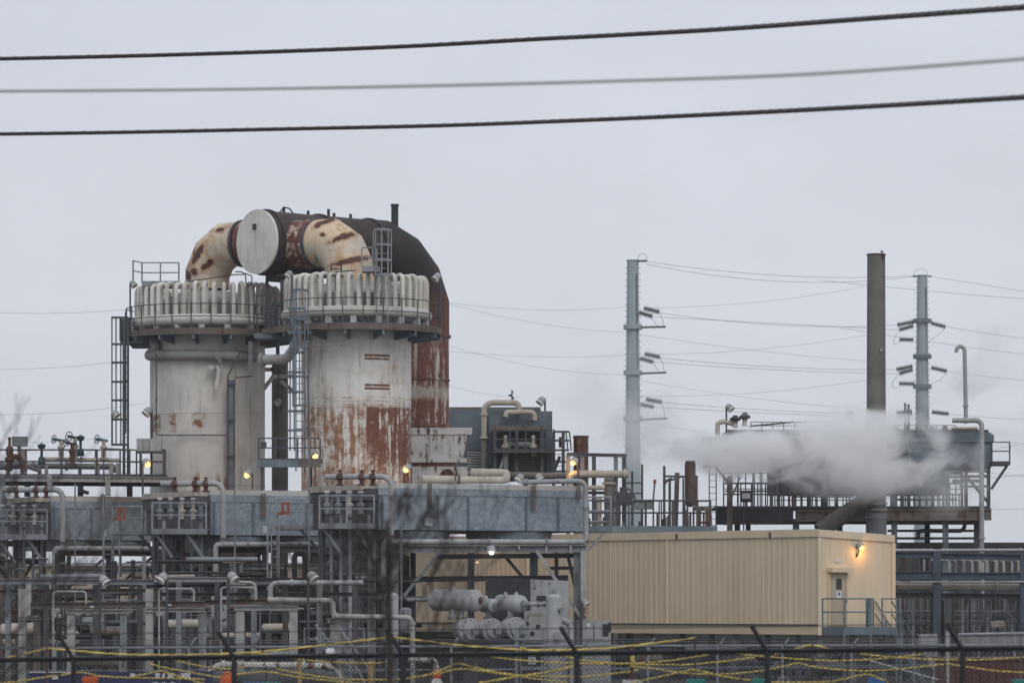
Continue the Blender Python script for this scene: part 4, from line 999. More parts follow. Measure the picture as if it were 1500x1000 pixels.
MB().bar(P(741, 662, YM - .9), P(731, 692, YM - .9), .12).build('brace', MT['grey'], mu); MB().bar(P(741, 660, YM - .9), P(741, 700, YM - .9), .2).build('post', MT['grey'], mu)
pipe('tall lagged pipe looping over the front of the cooler house', [(709, 643, YM - .2), (709, 589.5, YM - .2), (760, 589.5, YM - .2), (760, 606, YM - .2)], 8.5, 'cream', YM, fil=.45, flanges=(.02, .3))
pipe('lower lagged pipe bend in front of the looping one', [(741, 613, YM - .5), (741, 603.5, YM - .5), (783, 603.5, YM - .5), (783, 618, YM - .5)], 7.5, 'cream', YM, fil=.3, flanges=(.02, .98), fmat='dgrey')
pipe('dark vertical pipe under the tall lagged loop', [(709, 644), (709, 700)], 8, 'stackmat', YM - .2)
an = thing('roof_aerial', 'small dark aerial mast with short arms on the lagged pipe loop', 'aerial', P(750, 587, YM - .2))
MB().bar(P(750, 588, YM - .2), P(750, 571, YM - .2), .06).build('mast', MT['black'], an)
for y, x0, x1 in ((579, 745, 750), (574, 750, 751.5), (583, 749, 753)): MB().bar(P(x0, y, YM - .2), P(x1, y - .3, YM - .2), .06, .09).build('arm', MT['black'], an)
lamp(793, 587, YM + 1, 604, 'unlit floodlight on the roof of the cooler house', -1, size=1.05)
ct = thing('stair_tower', 'dark railed stair cage on the right flank of the cooler house', 'stairs', base(P(822, HOR, YM - .5)))
for x in (811, 825): MB().bar(P(x, 632, YM - .6), P(x, 760, YM - .6), .15).build('column', MT['dgrey'], ct)
MB().bar(P(811, 692, YM - .6), P(820, 668, YM - .6), .14).build('brace', MT['black'], ct)
for y in (632, 645, 659, 676, 690): MB().bar(P(810, y, YM - .62), P(834, y, YM - .62), .09).build('rail', MT['rail'], ct)
for x, x2 in ((829, 832), (834, 837)): MB().bar(P(x, 632, YM - .62), P(x2, 660, YM - .62), .06).build('cage_strap', MT['rail'], ct)
MB().tube([P(821, 640, YM - .4), P(821, 655, YM - .4)], M(2.5, YM), 8).build('rusty_pipe', MT['rusty'], ct)
ladder(ct, P(818, 697, YM - .7), M(36, YM), M(11, YM), MT['rail'], rung=.26)
# stubby rusty stack
sk = thing('stubby_stack', 'stubby rust brown stack right of the cooler house', 'stack', base(P(851, HOR, YM + 1)))
MB().lathe(base(P(851, HOR, YM + 1)), [(M(11, YM), 0), (M(11, YM), P(0, 637, YM).z), (M(9.6, YM), P(0, 637, YM).z), (M(9.6, YM), P(0, 645, YM).z)], 28).build('shell', MT['rusty'], sk)
MB().lathe(base(P(851, HOR, YM + 1)), [(M(11, YM), P(0, 640, YM).z), (M(11.6, YM), P(0, 640, YM).z), (M(11.6, YM), P(0, 636.6, YM).z), (M(9.5, YM), P(0, 636.6, YM).z)], 28).build('rim', MT['valve_rust'], sk)
YG = 172.0
gt = thing('pipe_gantry', 'weathered steel gantry frame right of the stubby stack', 'gantry', base(P(880, HOR, YG)))
beam(gt, 'top_beam', MT['grey'], 830, 665, 918, 667, YG, 5)
beam(gt, 'mid_beam', MT['dgrey'], 846, 721, 918, 722, YG, 4)
for x, y0, m in ((832, 664, 'grey'), (853, 664, 'grey'), (870, 664, 'dgrey'), (902, 667, 'grey'), (914, 667, 'dgrey')): MB().bar(P(x, y0 + 2, YG), P(x, 1000, YG), .18).build('column', MT[m], gt)
lamp(841, 676, YG - .6, 700, 'lit orange lamp beside the stubby stack', -1, 1, 1.05)
pipe('fat lagged pipe lying across the gantry beside the steam', [(835, 712, YG - .4), (835, 694, YG - .4), (920, 694, YG - .4)], 11, 'cream', YG, fil=.4, flanges=(.95,))
pipe('thick vertical lagged pipe below the gantry pipe', [(892, 700), (892, 775)], 14, 'stackmat', YG - .35, flanges=(.1, .45), fmat='cream')
pipe('narrow lagged pipe with collars in front of the gantry', [(877, 727), (877, 775)], 9, 'cream', YG - 1.2, flanges=(.1, .5, .8))
pipe('short lagged pipe level with the cooler top, behind the gantry', [(846, 714), (886, 714)], 7, 'cream', YG - .8)
pipe('brown beam-like duct behind the cooler roof', [(650, 694), (860, 697)], 9, 'stackmat', YM - 2.5, name='duct', cat='duct')
mv = thing('valve_cluster', 'dark valve with handwheel on the gantry, wrapped in thin steam', 'valve', P(913, 740, YG - .9))
MB().lathe(P(913, 740, YG - .9), [(.25, 0), (.3, .2), (.3, .5), (.16, .6), (.16, .8)], 16).build('body', MT['dgrey'], mv); MB().torus(P(919, 724, YG - 1.), .26, .03, 24, 8, (.6, -.8, 0)).build('handwheel', MT['dgrey'], mv)
MB().lathe(P(924, 731, YG - .8), [(0, -.2), (.24, -.15), (.24, .15), (0, .2)], 16, (1, -.4, 0)).build('flange_end', MT['dgrey'], mv)
# walkway with railings over the tan building
wk = thing('long_walkway', 'blue grey railed walkway above the tan building roof', 'walkway', P(960, 780, 163))
wA, wB = P(850, 772, 163), P(1040, 772, 166)
MB().bar(wA + UP * -.1, wB + UP * -.1, 1.2, .3).build('deck_beam', MT['bluegrey'], wk)
for s in (-.6, .6): railing(wk, [wA + V((0, s, .06)), wA.lerp(wB, .5) + V((0, s, .06)), wB + V((0, s, .06))], MT['rail'], 1.07, .62 if s < 0 else .9, .026)
for k in range(6): q = wA.lerp(wB, (k + .3) / 6); MB().bar(V((q.x, q.y + .2, 0)), q - UP * .2, .2).build('column', MT['dgrey'], wk)
bp = thing('end_balcony', 'pale railed balcony bracket right of the nearest air cooler', 'balcony', P(880, 780, 144.5))
blk(bp, 'deck', MT['bluegrey'], 860, 897, 770, 778, 144, 1.4)
railing(bp, [P(861, 770, 144.05), P(895, 770, 144.05), P(895, 770, 145.3)], MT['lrail'], 1.07, 1.0, .035)
MB().bar(P(886, 779, 144.1), P(861, 806, 144.1), .09).build('brace', MT['lrail'], bp)
MB().tube([P(866, 768, 144.4), P(866, 764, 144.4), P(890, 764, 144.4)], .05, 8).build('toe_pipe', MT['grey'], bp)
# utility mast with cross pieces, marker, exhausts
um = thing('instrument_mast', 'thin dark mast with ladder rungs at the foot of the nearer pole', 'mast', base(P(940, HOR, 168)))
for x in (926, 940.5): MB().bar(P(x, 680 if x > 930 else 690, 168), P(x, 780, 168), .10).build('upright', MT['dgrey'], um)
for y in (707, 722, 736): MB().bar(P(915, y, 167.95), P(941, y, 167.95), .07).build('crosspiece', MT['dgrey'], um)
rm_ = thing('marker_pole', 'thin pole with a small orange red marker on top', 'marker', base(P(957, HOR, 165)))
MB().tube([P(957, 775, 165), P(957, 730, 165), P(959, 708, 165)], .035, 8).build('pole', MT['dgrey'], rm_)
MB().lathe(P(959.2, 708, 165), [(.05, 0), (.065, .03), (.065, .16), (.03, .18)], 12).build('marker', MT['ochre'], rm_); blk(rm_, 'flag', MT['ochre'], 957, 961.5, 703, 708, 164.9, .1)
mp_ = thing('braced_mast', 'two thin masts joined by a bracket left of the rusty exhaust', 'mast', base(P(975, HOR, 169)))
for x, y0 in ((973, 682), (981, 700), (992, 692)): MB().bar(P(x, y0, 169), P(x - (0 if x < 990 else 3), 790, 169), .11 if x < 990 else .2).build('upright', MT['brown' if x > 990 else 'dgrey'], mp_)
for a, b in (((973, 697), (1003, 698)), ((975, 704), (984, 700)), ((983, 703), (1000, 697)), ((974, 708), (980, 701))): MB().bar(P(*a, 168.95), P(*b, 168.95), .09).build('bracket', MT['dgrey'], mp_)
ex = thing('rusty_exhaust', 'dark rusted exhaust silencer standing upright, steam at its mouth', 'exhaust', P(1011, 782, 168))
MB().lathe(P(1011, 742, 168), [(.05, 0), (M(7.5, 168), .08), (M(8, 168), .3), (M(8, 168), 1.85), (M(7, 168), 1.95), (M(7, 168), 1.98), (M(6, 168), 1.98)], 24).build('silencer', paint('burnt_exhaust', (.075, .055, .05), .55, .24), ex)
MB().bar(P(1020, 696, 168.1), P(1020, 742, 168.1), .13).build('side_pipe', MT['brown'], ex)
for x in (1007, 1016): MB().bar(P(x, 741, 168), P(x, 782, 168), .08).build('leg', MT['brown'], ex)
ot = thing('rusty_stand', 'orange rusted steel stand with a yellow grating behind the tan roof', 'stand', P(1032, 785, 166))
for x in (1024, 1036): MB().bar(P(x, 746, 166), P(x, 785, 166), .16).build('leg', MT['rusty'], ot)
blk(ot, 'top', MT['brown'], 1019, 1042, 741, 747, 165.9, 1.0)
for y in (765, 772): MB().bar(P(1020, y, 165.95), P(1040, y, 165.95), .09).build('rail', MT['rusty'], ot)
for i, (x, y0, d, m) in enumerate(((986, 732, 5, 'brown'), (963, 752, 3, 'black'), (978, 755, 2.5, 'dgrey'), (1001, 700, 3, 'dgrey'))):
    pipe(('short brown pipe stub standing between the thin masts', 'black stub pipe behind the walkway rails under the marker', 'thin dark riser behind the walkway rails', 'thin riser against the rusty exhaust')[i], [(x, y0), (x, 790)], d, m, 167.5)
tk = thing('vent_box', 'greenish grey vent box on the walkway right of the gantry', 'box', P(940, 755, 166)); blk(tk, 'body', MT['grey'], 930, 957, 731, 745, 166, .8); blk(tk, 'lid', MT['lgrey'], 925, 958, 731, 734, 165.95, .9)
rs = random.Random(5)
for k in range(26):
    x = rs.uniform(860, 1045); y0 = rs.uniform(735, 765)
    pipe('thin dark pipe standing in the tangle behind the walkway rails', [(x, y0), (x, 800)], rs.choice((2, 2.5, 3, 4)), rs.choice(('dgrey', 'grey', 'brown', 'black')), rs.uniform(168.5, 171), group='thin pipes behind the walkway')
# lagged pipes on the roof of the nearest cooler
pipe('white lagged pipe lying on the near air cooler roof, left length', [(619, 701.5), (665, 702)], 11.5, 'cream', 143.5)
pipe('white lagged pipe on the near air cooler roof, turning back at its right end', [(668, 702.5, 143.5), (742, 703, 143.5), (742, 692, 146), (690, 691, 146)], 11, 'cream', 143.5, fil=.35, flanges=(.02,), fmat='dgrey')
pipe('grey pipe along the near cooler roof, dropping down its right corner', [(765, 706, 141.6), (858, 704, 142.6), (858.5, 791, 142.6)], 7.5, 'lgrey', 141.6, fil=.35, flanges=(.03, .75), fmat='grey')
for x, y0, y1 in ((630, 706, 742), (782, 708, 746), (848, 706, 731)):
    br = thing('pipe_bracket', {630: 'rusty bracket strap on the near cooler, left one', 782: 'rusty bracket strap down the middle of the near cooler', 848: 'rusty bracket strap at the right corner of the near cooler'}[x], 'bracket', P(x, y1, 140)); Yq = 140 + (x - 555) / 305 * 3.6 - .12
    for dx in (-1.6, 1.6): MB().bar(P(x + dx, y0, Yq), P(x + dx, y1, Yq), .05, .09).build('strap', MT['brown'], br)
    MB().bar(P(x - 2.5, y1 - 2, Yq - .02), P(x + 2.5, y1 - 2, Yq - .02), .06).build('foot', MT['brown'], br)
lamp(790, 699, 147, 712, 'small unlit floodlight peeking over the near cooler roof', 1, size=.8)
lamp(761, 700, 148, 712, 'shiny domed lamp lying low on the near cooler roof', -1, size=.9)
for (x, y, Y, L) in ((623, 759, 139.95, 'white safety notice on the near air cooler'), (380, 770, 149.6, 'white safety notice on the middle air cooler')):
    sg = thing('safety_notice', L, 'sign', P(x, y + 6, Y + (2.5 if x < 400 else 1.2))); Yq = Y + (.43 / .9) * ((x - (555 if x > 400 else 309)) * Y / FPX) - .05
    blk(sg, 'plate', MT['sign'], x, x + 10.5, y, y + 10, Yq, .02); blk(sg, 'emblem', MT['signblue'], x + 1.2, x + 3.2, y + 1.5, y + 3.5, Yq - .006, .004)
    for k in range(4): blk(sg, 'text_line', MT['lgrey'], x + 4, x + 9.5, y + 1.6 + k * 1.8, y + 2.3 + k * 1.8, Yq - .006, .004)
sg = thing('code_plate', 'small white plate with dark marks on the far left air cooler', 'sign', P(147, 786, 161)); blk(sg, 'plate', MT['sign'], 144, 155, 776, 785, 161.0, .02)
for dx, dy, w_, h_ in ((1, 1.5, 2.4, 2.6), (1.4, 5.4, 2, 2), (6, 1, .7, 7), (7.4, 1, 1.4, 7)): blk(sg, 'mark', MT['signblue'], 144 + dx, 144 + dx + w_, 776 + dy, 776 + dy + h_, 160.99, .005)
MT['ringpipe'] = paint('dull_aluminium_lagging', (.33, .325, .31), .62, .06, 1.2, .5)
# ---------------------------------------------------------------- things on and round the towers
def zt(y, Y): return P(0, y, Y).z
cl1 = thing('caged_ladder', 'tall dark caged ladder on the left side of the greyish tower', 'ladder', P(176, 655, 162.5))
ladder(cl1, P(184, 700, 162.5), M(232, 162.5), M(7, 162.5), MT['rail'], cage=(1.9, 1.0, .01), rung=.3)
# its cage hangs to the left
for x in (164, 170, 177): MB().bar(P(x, 466, 162.6), P(x, 652, 162.6), .05).build('cage_strap', MT['rail'], cl1)
for y in (465, 504, 531, 559, 586, 614, 651): MB().bar(P(163, y, 162.5), P(188, y, 162.5), .06, .09).build('cage_hoop', MT['rail'], cl1)
for x in (182, 187.5): MB().bar(P(x, 465, 162.45), P(x, 700, 162.45), .09).build('stile', MT['rail'], cl1)
lp = thing('ladder_landing', 'small dark landing joining the tall caged ladder to the greyish tower', 'platform', P(190, 500, 163))
blk(lp, 'deck', MT['bluegrey'], 176, 222, 499, 503, 162.6, 1.2); blk(lp, 'bracket', MT['bluegrey'], 188, 220, 503, 510, 162.9, .3, (6, 0))
railing(lp, [P(176, 499, 162.6), P(196, 499, 162.6)], MT['rail'], .95, .6, .03)
for x in (178, 183, 190): MB().bar(P(x, 466, 163), P(x, 499, 163), .10).build('post', MT['dgrey'], lp)
lamp(216, 603, 161, 712, 'unlit floodlight on a pole in front of the left edge of the greyish tower', -1, size=1.05)
lamp(215, 678, 158, 800, 'lit orange lamp on a pole below the grey cabinets', 1, 1, 1.05)
lamp(363, 694, 158.5, 716, 'lit orange lamp low on the greyish tower', -1, 1, 1.05)
lamp(460, 666, 155.5, 800, 'lit orange lamp on a pole before the small tower platform', 1, 1, 1.05)
lamp(596, 686, 155.5, 712, 'lit orange lamp at the right foot of the rust streaked tower', -1, 1, 1.05)
lamp(169, 606, 162.2, 652, 'unlit lamp on the cage of the tall ladder', 1, size=.9, pole=True)
lamp(195, 416, 163, 455, 'small unlit lamp at the left rim of the greyish tower', 1, size=.8)
lamp(423, 402, 157, 440, 'small unlit lamp on the left rim of the rust streaked tower', -1, size=.85)
lamp(640, 406, 157.5, 480, 'small unlit lamp on a pole at the right rim of the rust streaked tower', -1, size=.95)
tb_ = thing('top_balcony', 'pale railed balcony on top of the greyish tower', 'balcony', P(228, 420, 162.2))
blk(tb_, 'deck', MT['lrail'], 208, 262, 415, 420, 162.2, 1.2)
railing(tb_, [P(195, 412, 163.2), P(208, 415, 162.25), P(262, 415, 162.25), P(262, 415, 163.3)], MT['lrail'], .86, .75, .03)
MB().bar(P(208, 415, 162.2), P(262, 415, 162.2), .02, .2).build('kick_plate', MT['lrail'], tb_)
for x in (212, 258): MB().bar(P(x, 420, 163), P(x, 446, 163), .1).build('leg', MT['lrail'], tb_)
cg = thing('top_ladder', 'pale caged ladder climbing past the white coil of the rust streaked tower', 'ladder', P(560, 477, 155.9))
ladder(cg, P(560, 477, 155.85), M(113, 155.9), M(16, 155.9), MT['lrail'], cage=(2.0, .6, .36), rung=.3)
MB().bar(P(531, 395, 155.9), P(556, 395, 155.9), 1.0, .22).build('step_deck', MT['lrail'], cg)
railing(cg, [P(530, 392, 155.6), P(546, 392, 155.6)], MT['lrail'], .8, .8, .028)
cl2 = thing('caged_ladder', 'blue grey caged ladder up the left side of the rust streaked tower', 'ladder', P(434, 680, 155.4))
ladder(cl2, P(440, 690, 155.4), M(240, 155.4), M(13, 155.4), MT['bluegrey'], cage=(2.6, 1.15, .30), rung=.3)
for x in (425, 431, 447): MB().bar(P(x, 452, 155.6), P(x, 660, 155.6), .05).build('cage_strap', MT['bluegrey'], cl2)
for y in (452, 465, 487, 516, 545, 574, 602, 630): MB().bar(P(421, y, 155.3), P(447, y, 155.3), .06, .10).build('cage_hoop', MT['bluegrey'], cl2)
tpf = thing('tower_platform', 'small dark railed platform between the two towers', 'platform', P(425, 684, 155.6))
blk(tpf, 'deck', MT['dgrey'], 378, 470, 671, 676, 155, 1.7); blk(tpf, 'edge_beam', MT['bluegrey'], 377, 436, 673, 684, 154.95, .1); blk(tpf, 'edge_beam', MT['brown'], 436, 470, 671, 684, 154.96, .1)
railing(tpf, [P(379, 671, 155.05), P(403, 671, 155.05), P(469, 671, 155.05)], MT['rail'], .8, .8, .03)
blk(tpf, 'switch_box', MT['dgrey'], 382, 390, 647, 655, 155.2, .2)
MB().bar(P(384, 684, 155.3), P(384, 760, 155.3), .12).build('leg', MT['dgrey'], tpf); MB().bar(P(455, 684, 156), P(455, 760, 156), .14).build('leg', MT['dgrey'], tpf)
tag(MB().lathe(base(P(410, HOR, 166.5)), [(M(12, 166.5), 0), (M(12, 166.5), zt(520, 166.5)), (0, zt(519, 166.5))], 24).build('back_column', MT['stackmat']), 'brown grey column standing in the gap between the two towers', 'column')
lamp(407, 589, 165, 600, 'small unlit lamp on the brown column between the towers', -1, size=.85, pole=False)
bm = thing('column_bracket', 'white beams and raking braces joining the brown column to the towers', 'bracket', P(410, 570, 164))
for a, b in (((383, 541), (404, 541)), ((402, 551), (428, 551)), ((386, 570), (402, 549)), ((405, 552), (428, 572))): MB().bar(P(*a, 164), P(*b, 164), .16).build('brace', MT['white'], bm)
lnk = thing('link_walkway', 'dark walkway bridging the tower decks with orange toe board', 'walkway', P(400, 495, 159.5))
blk(lnk, 'deck', MT['bluegrey'], 372, 422, 488, 495, 159.2, 1.6); blk(lnk, 'toe_board', MT['brown'], 384, 420, 482, 488, 159.15, .06); blk(lnk, 'under_beam', MT['navy'], 404, 409, 495, 522, 160, .3)
railing(lnk, [P(x, 488, 159.25) for x in (372, 396, 422)], MT['rail'], 1.15, .5, .03)
for k, x in enumerate((377, 390, 397, 404)): MB().bar(P(x, 418 + 2 * k % 5, 160.2), P(x, 488, 160.2), .07).build('upright', MT['dgrey'], lnk)
for y in (432, 446, 460): MB().bar(P(374, y, 160.15), P(408, y, 160.15), .06).build('upper_rail', MT['dgrey'], lnk)
# pipes on the greyish tower
rp = [(224, 497, 162.6), (229, 510, 162.2)]
for k in range(15):
    a = R(-154 + 8.2 * k); rr_ = r2 + .24; rp.append((0, 0, 0, c2 + V((math.cos(a), math.sin(a), 0)) * rr_ + UP * zt(518 + .25 * k, 161.5)))
pp = [p[3] if len(p) > 3 else P(*p) for p in rp]
tag(MB().tube(pp, M(7.5, 161.5), 14, fil=.35).build('ring_pipe', MT['ringpipe']), 'lagged pipe curving round the upper greyish tower under its deck', 'pipe')
pipe('lagged elbow pipe sweeping up left of the blue grey ladder', [(383, 527, 157.5), (420, 526, 157), (434, 505, 156.6), (438, 478, 156.3)], 15, 'ringpipe', 157, fil=.5, flanges=(.02,))
wp = thing('pipe_prop', 'white T-shaped prop on the front of the greyish tower', 'bracket', P(320, 570, 161))
for a, b in (((306, 538), (326, 538)), ((321, 540), (317, 570))): MB().bar(P(*a, 161.2), P(*b, 161.2), .16).build('arm', MT['white'], wp)
MB().tube([P(312, 521, 161.2), P(322, 526, 161.2), P(323, 540, 161.2)], .10, 8, fil=.2).build('drop', MT['grey'], wp)
tr = thing('cable_tray', 'dark vertical cable tray down the front of the greyish tower', 'cable tray', P(338, 725, 161.2))
for x in (333.5, 343): MB().bar(P(x, 556, 161.25), P(x, 760, 161.25), .06, .12).build('side_rail', MT['dgrey'], tr)
blk(tr, 'tray', MT['grey'], 334, 343, 556, 760, 161.3, .03)
for k in range(4): MB().bar(P(332, 562 + 53 * k, 161.18), P(345, 562 + 53 * k, 161.18), .05, .08).build('clamp', MT['dgrey'], tr)
MB().bar(P(334, 550, 161.2), P(354, 513, 161.2), .07).build('riser', MT['dgrey'], tr); MB().bar(P(334, 550, 161.2), P(334, 558, 161.2), .07).build('riser', MT['dgrey'], tr)
MB().bar(P(345, 553, 161.2), P(369, 551, 161.2), .06).build('stay', MT['dgrey'], tr); MB().bar(P(367, 500, 161.3), P(367, 551, 161.3), .17).build('drop_post', MT['grey'], tr)
pipe('thin cable conduit running across the greyish tower', [(229, 518, 161.75), (229, 637, 161.75), (240, 637, 161.6), (332, 637, 161.3)], 1.8, 'dgrey', 161.5, flanges=(.3, .5, .7, .85))
for k in range(4):
    pipe('thin conduit up the left side of the rust streaked tower', [(452 + k * .01, 500, 157.6), (452, 665, 157.6)], 1.8, 'dgrey', 157.6, flanges=(.3, .55, .8)) if k == 0 else None
for x0, y0, x1, y1 in ((262, 408, 305, 402), (268, 412, 345, 401), (345, 398, 370, 396)):
    pass
pipe('thin looped tubing beside the greyish tower top, right of its duct', [(270, 413), (345, 402), (360, 402), (360, 417), (369, 417), (369, 404), (352, 398), (344, 398)], 1.8, 'dgrey', 161.5, fil=.1)
pipe('thin tubing hanging under the sooty drum', [(405, 404, 160), (470, 400, 158.5), (520, 396, 157)], 2, 'dgrey', 158, fil=.1)
hr_ = thing('duct_railing', 'short dark railing by the foot of the cream elbow duct', 'railing', P(492, 400, 156.3)); railing(hr_, [P(485, 402, 156.4), P(500, 402, 156.3)], MT['rail'], .42, .4, .03); MB().bar(P(485, 404, 156.4), P(500, 404, 156.3), .3, .05).build('foot_plate', MT['dgrey'], hr_)

# ---------------------------------------------------------------- upper left pipe bridge with handwheel valves
YL = 160.3
bg_ = thing('pipe_bridge', 'weathered steel pipe bridge at the upper left with railings', 'pipe bridge', base(P(100, HOR, YL)))
beam(bg_, 'main_beam', MT['lgrey'], -40, 700, 258, 702.5, YL, 8.5)
beam(bg_, 'rear_beam', MT['dgrey'], -40, 707, 258, 709, YL + 1.6, 7)
MB().box(((P(-40, 0, YL).x + P(240, 0, YL).x)/2, YL + .85, P(0, 695, YL).z), (M(280, YL), 1.7, .06)).build('deck', MT['dgrey'], bg_)
railing(bg_, [P(x, 694, YL - .05) for x in (-20, 38, 90, 142)], MT['dgrey'], 1.0, 2.0, .035)
railing(bg_, [P(x, 694, YL + 1.6) for x in (-20, 90, 240)], MT['dgrey'], 1.0, 1.6, .03)
railing(bg_, [P(152, 694, YL + .1), P(200, 696, YL + .1), P(242, 696, YL + .1)], MT['dgrey'], 1.05, .8, .03)
for x, y0, y1, m in ((73, 695, 716, 'lgrey'), (158, 697, 724, 'lgrey'), (4, 697, 1000, 'grey'), (206, 660, 694, 'dgrey'), (240, 662, 694, 'dgrey')): MB().bar(P(x, y0, YL - .1), P(x, y1 + (2 if m == 'lgrey' else 0), YL - .1), .20 if m != 'dgrey' else .1).build('column', MT[m], bg_)
for x in (40, 118, 190): MB().bar(P(x, 710, YL + 1.7), P(x, 727, YL + 1.7), .22).build('column', MT['dgrey'], bg_)
for x in (-10, 12, 33, 58, 68, 143, 163, 173): MB().bar(P(x, 678, YL + .6), P(x, 694, YL + .6), M(6 if x % 2 else 5, YL)).build('pipe_stool', MT['lgrey'], bg_)
cab = thing('control_cabinet', 'three grey control cabinets bolted together above the pipe bridge', 'cabinet', P(218, 662, YL + .3))
for i, (x0, x1) in enumerate(((200, 209), (209.6, 218.5), (219.1, 236))): blk(cab, 'cabinet', MT['lgrey'], x0, x1, 642, 660, YL, .5)
blk(cab, 'base_frame', MT['dgrey'], 199, 241, 660, 663, YL - .05, .7)
pipe('fat lagged pipe along the upper left bridge, upper one', [(63, 672), (175, 674)], 6, 'cream', YL + .5, flanges=(.5,))
pipe('fat lagged pipe along the upper left bridge, lower one with an end bend', [(-20, 681), (158, 683), (168, 684), (169, 692)], 9, 'grey', YL + 1.1, fil=.3, flanges=(.12, .35, .6))
pipe('lagged pipe bending down under the upper left bridge', [(117, 684), (117, 718), (130, 722)], 5.5, 'grey', YL + 1., fil=.3)
pipe('grey flanged pipe behind the rail at the far left', [(-20, 686), (40, 683), (60, 690)], 6, 'stackmat', YL + .3, flanges=(.35,))
handvalve(79, 643, YL, 6, 'wheelblue', 'handwheel valve with a blue gearbox, left of the largest wheel', (-.75, -.6, .1), 672)
handvalve(101, 639, YL + .3, 7, 'black', 'handwheel valve with the largest wheel on the pipe bridge', (-.6, -.75, .1), 674)
handvalve(97, 648, YL - .3, 5.5, 'black', 'handwheel valve with a low wheel just below the largest one', (-.6, -.75, .1), 680, 'valve_rust')
handvalve(142, 643, YL, 6.2, 'wheelblue', 'handwheel valve with a blue gearbox, rightmost on the pipe bridge', (-.7, -.65, .1), 672)
for x, y0, y1, L in ((61, 649, 680, 'green capped control valve alone at the left of the bridge'), (118, 637, 668, 'tall green capped control valve right of the largest handwheel')):
    t = thing('control_valve', L, 'valve', P(x, y1, YL + .3)); h = M(y1 - y0, YL); f = P(x, y1, YL + .3)
    MB().lathe(f, [(.10, 0), (.16, .02), (.13, h * .3), (.055, h * .4), (.055, h * .72), (.15, h * .78)], 14).build('body', MT['teal'], t)
    MB().lathe(f + UP * h * .76, [(.10, 0), (.17, .08), (.17, .14), (.05, .16)], 18).build('diaphragm', MT['teal'], t) if 0 else MB().lathe(f + UP * h * .74, [(.06, -.02), (.15, .06), (.165, .12), (.165, .18), (.06, .2), (.04, .24)], 18).build('diaphragm', MT['teal'], t)
mt = thing('actuator_box', 'grey motor actuator box beside a rusty valve at the far left', 'actuator', P(28, 690, YL + .2))
blk(mt, 'box', MT['grey'], 17.5, 38.5, 639, 653, YL, .5); MB().bar(P(28, 653, YL + .2), P(28, 662, YL + .2), .13).build('neck', MT['grey'], mt); MB().tube([P(28, 662, YL + .2), P(34, 664, YL + .2), P(35, 690, YL + .2)], .16, 10, fil=.2).build('elbow', MT['cream'], mt)
rv = thing('relief_valve', 'rust brown relief valve at the far left end of the bridge', 'valve', P(14, 690, YL - .1))
MB().lathe(P(14, 690, YL - .1), [(.11, 0), (.11, .4), (.2, .45), (.2, .55), (.12, .6), (.17, .85), (.13, 1.0), (.06, 1.05), (.05, 1.3), (.1, 1.33), (.03, 1.42)], 14).build('body', MT['valve_rust'], rv)
pipe('rusty flanged spool low behind the far left railing', [(18, 668, YL), (30, 670, YL), (35, 690, YL)], 8, 'valve_rust', YL, fil=.2, flanges=(.3, .7))

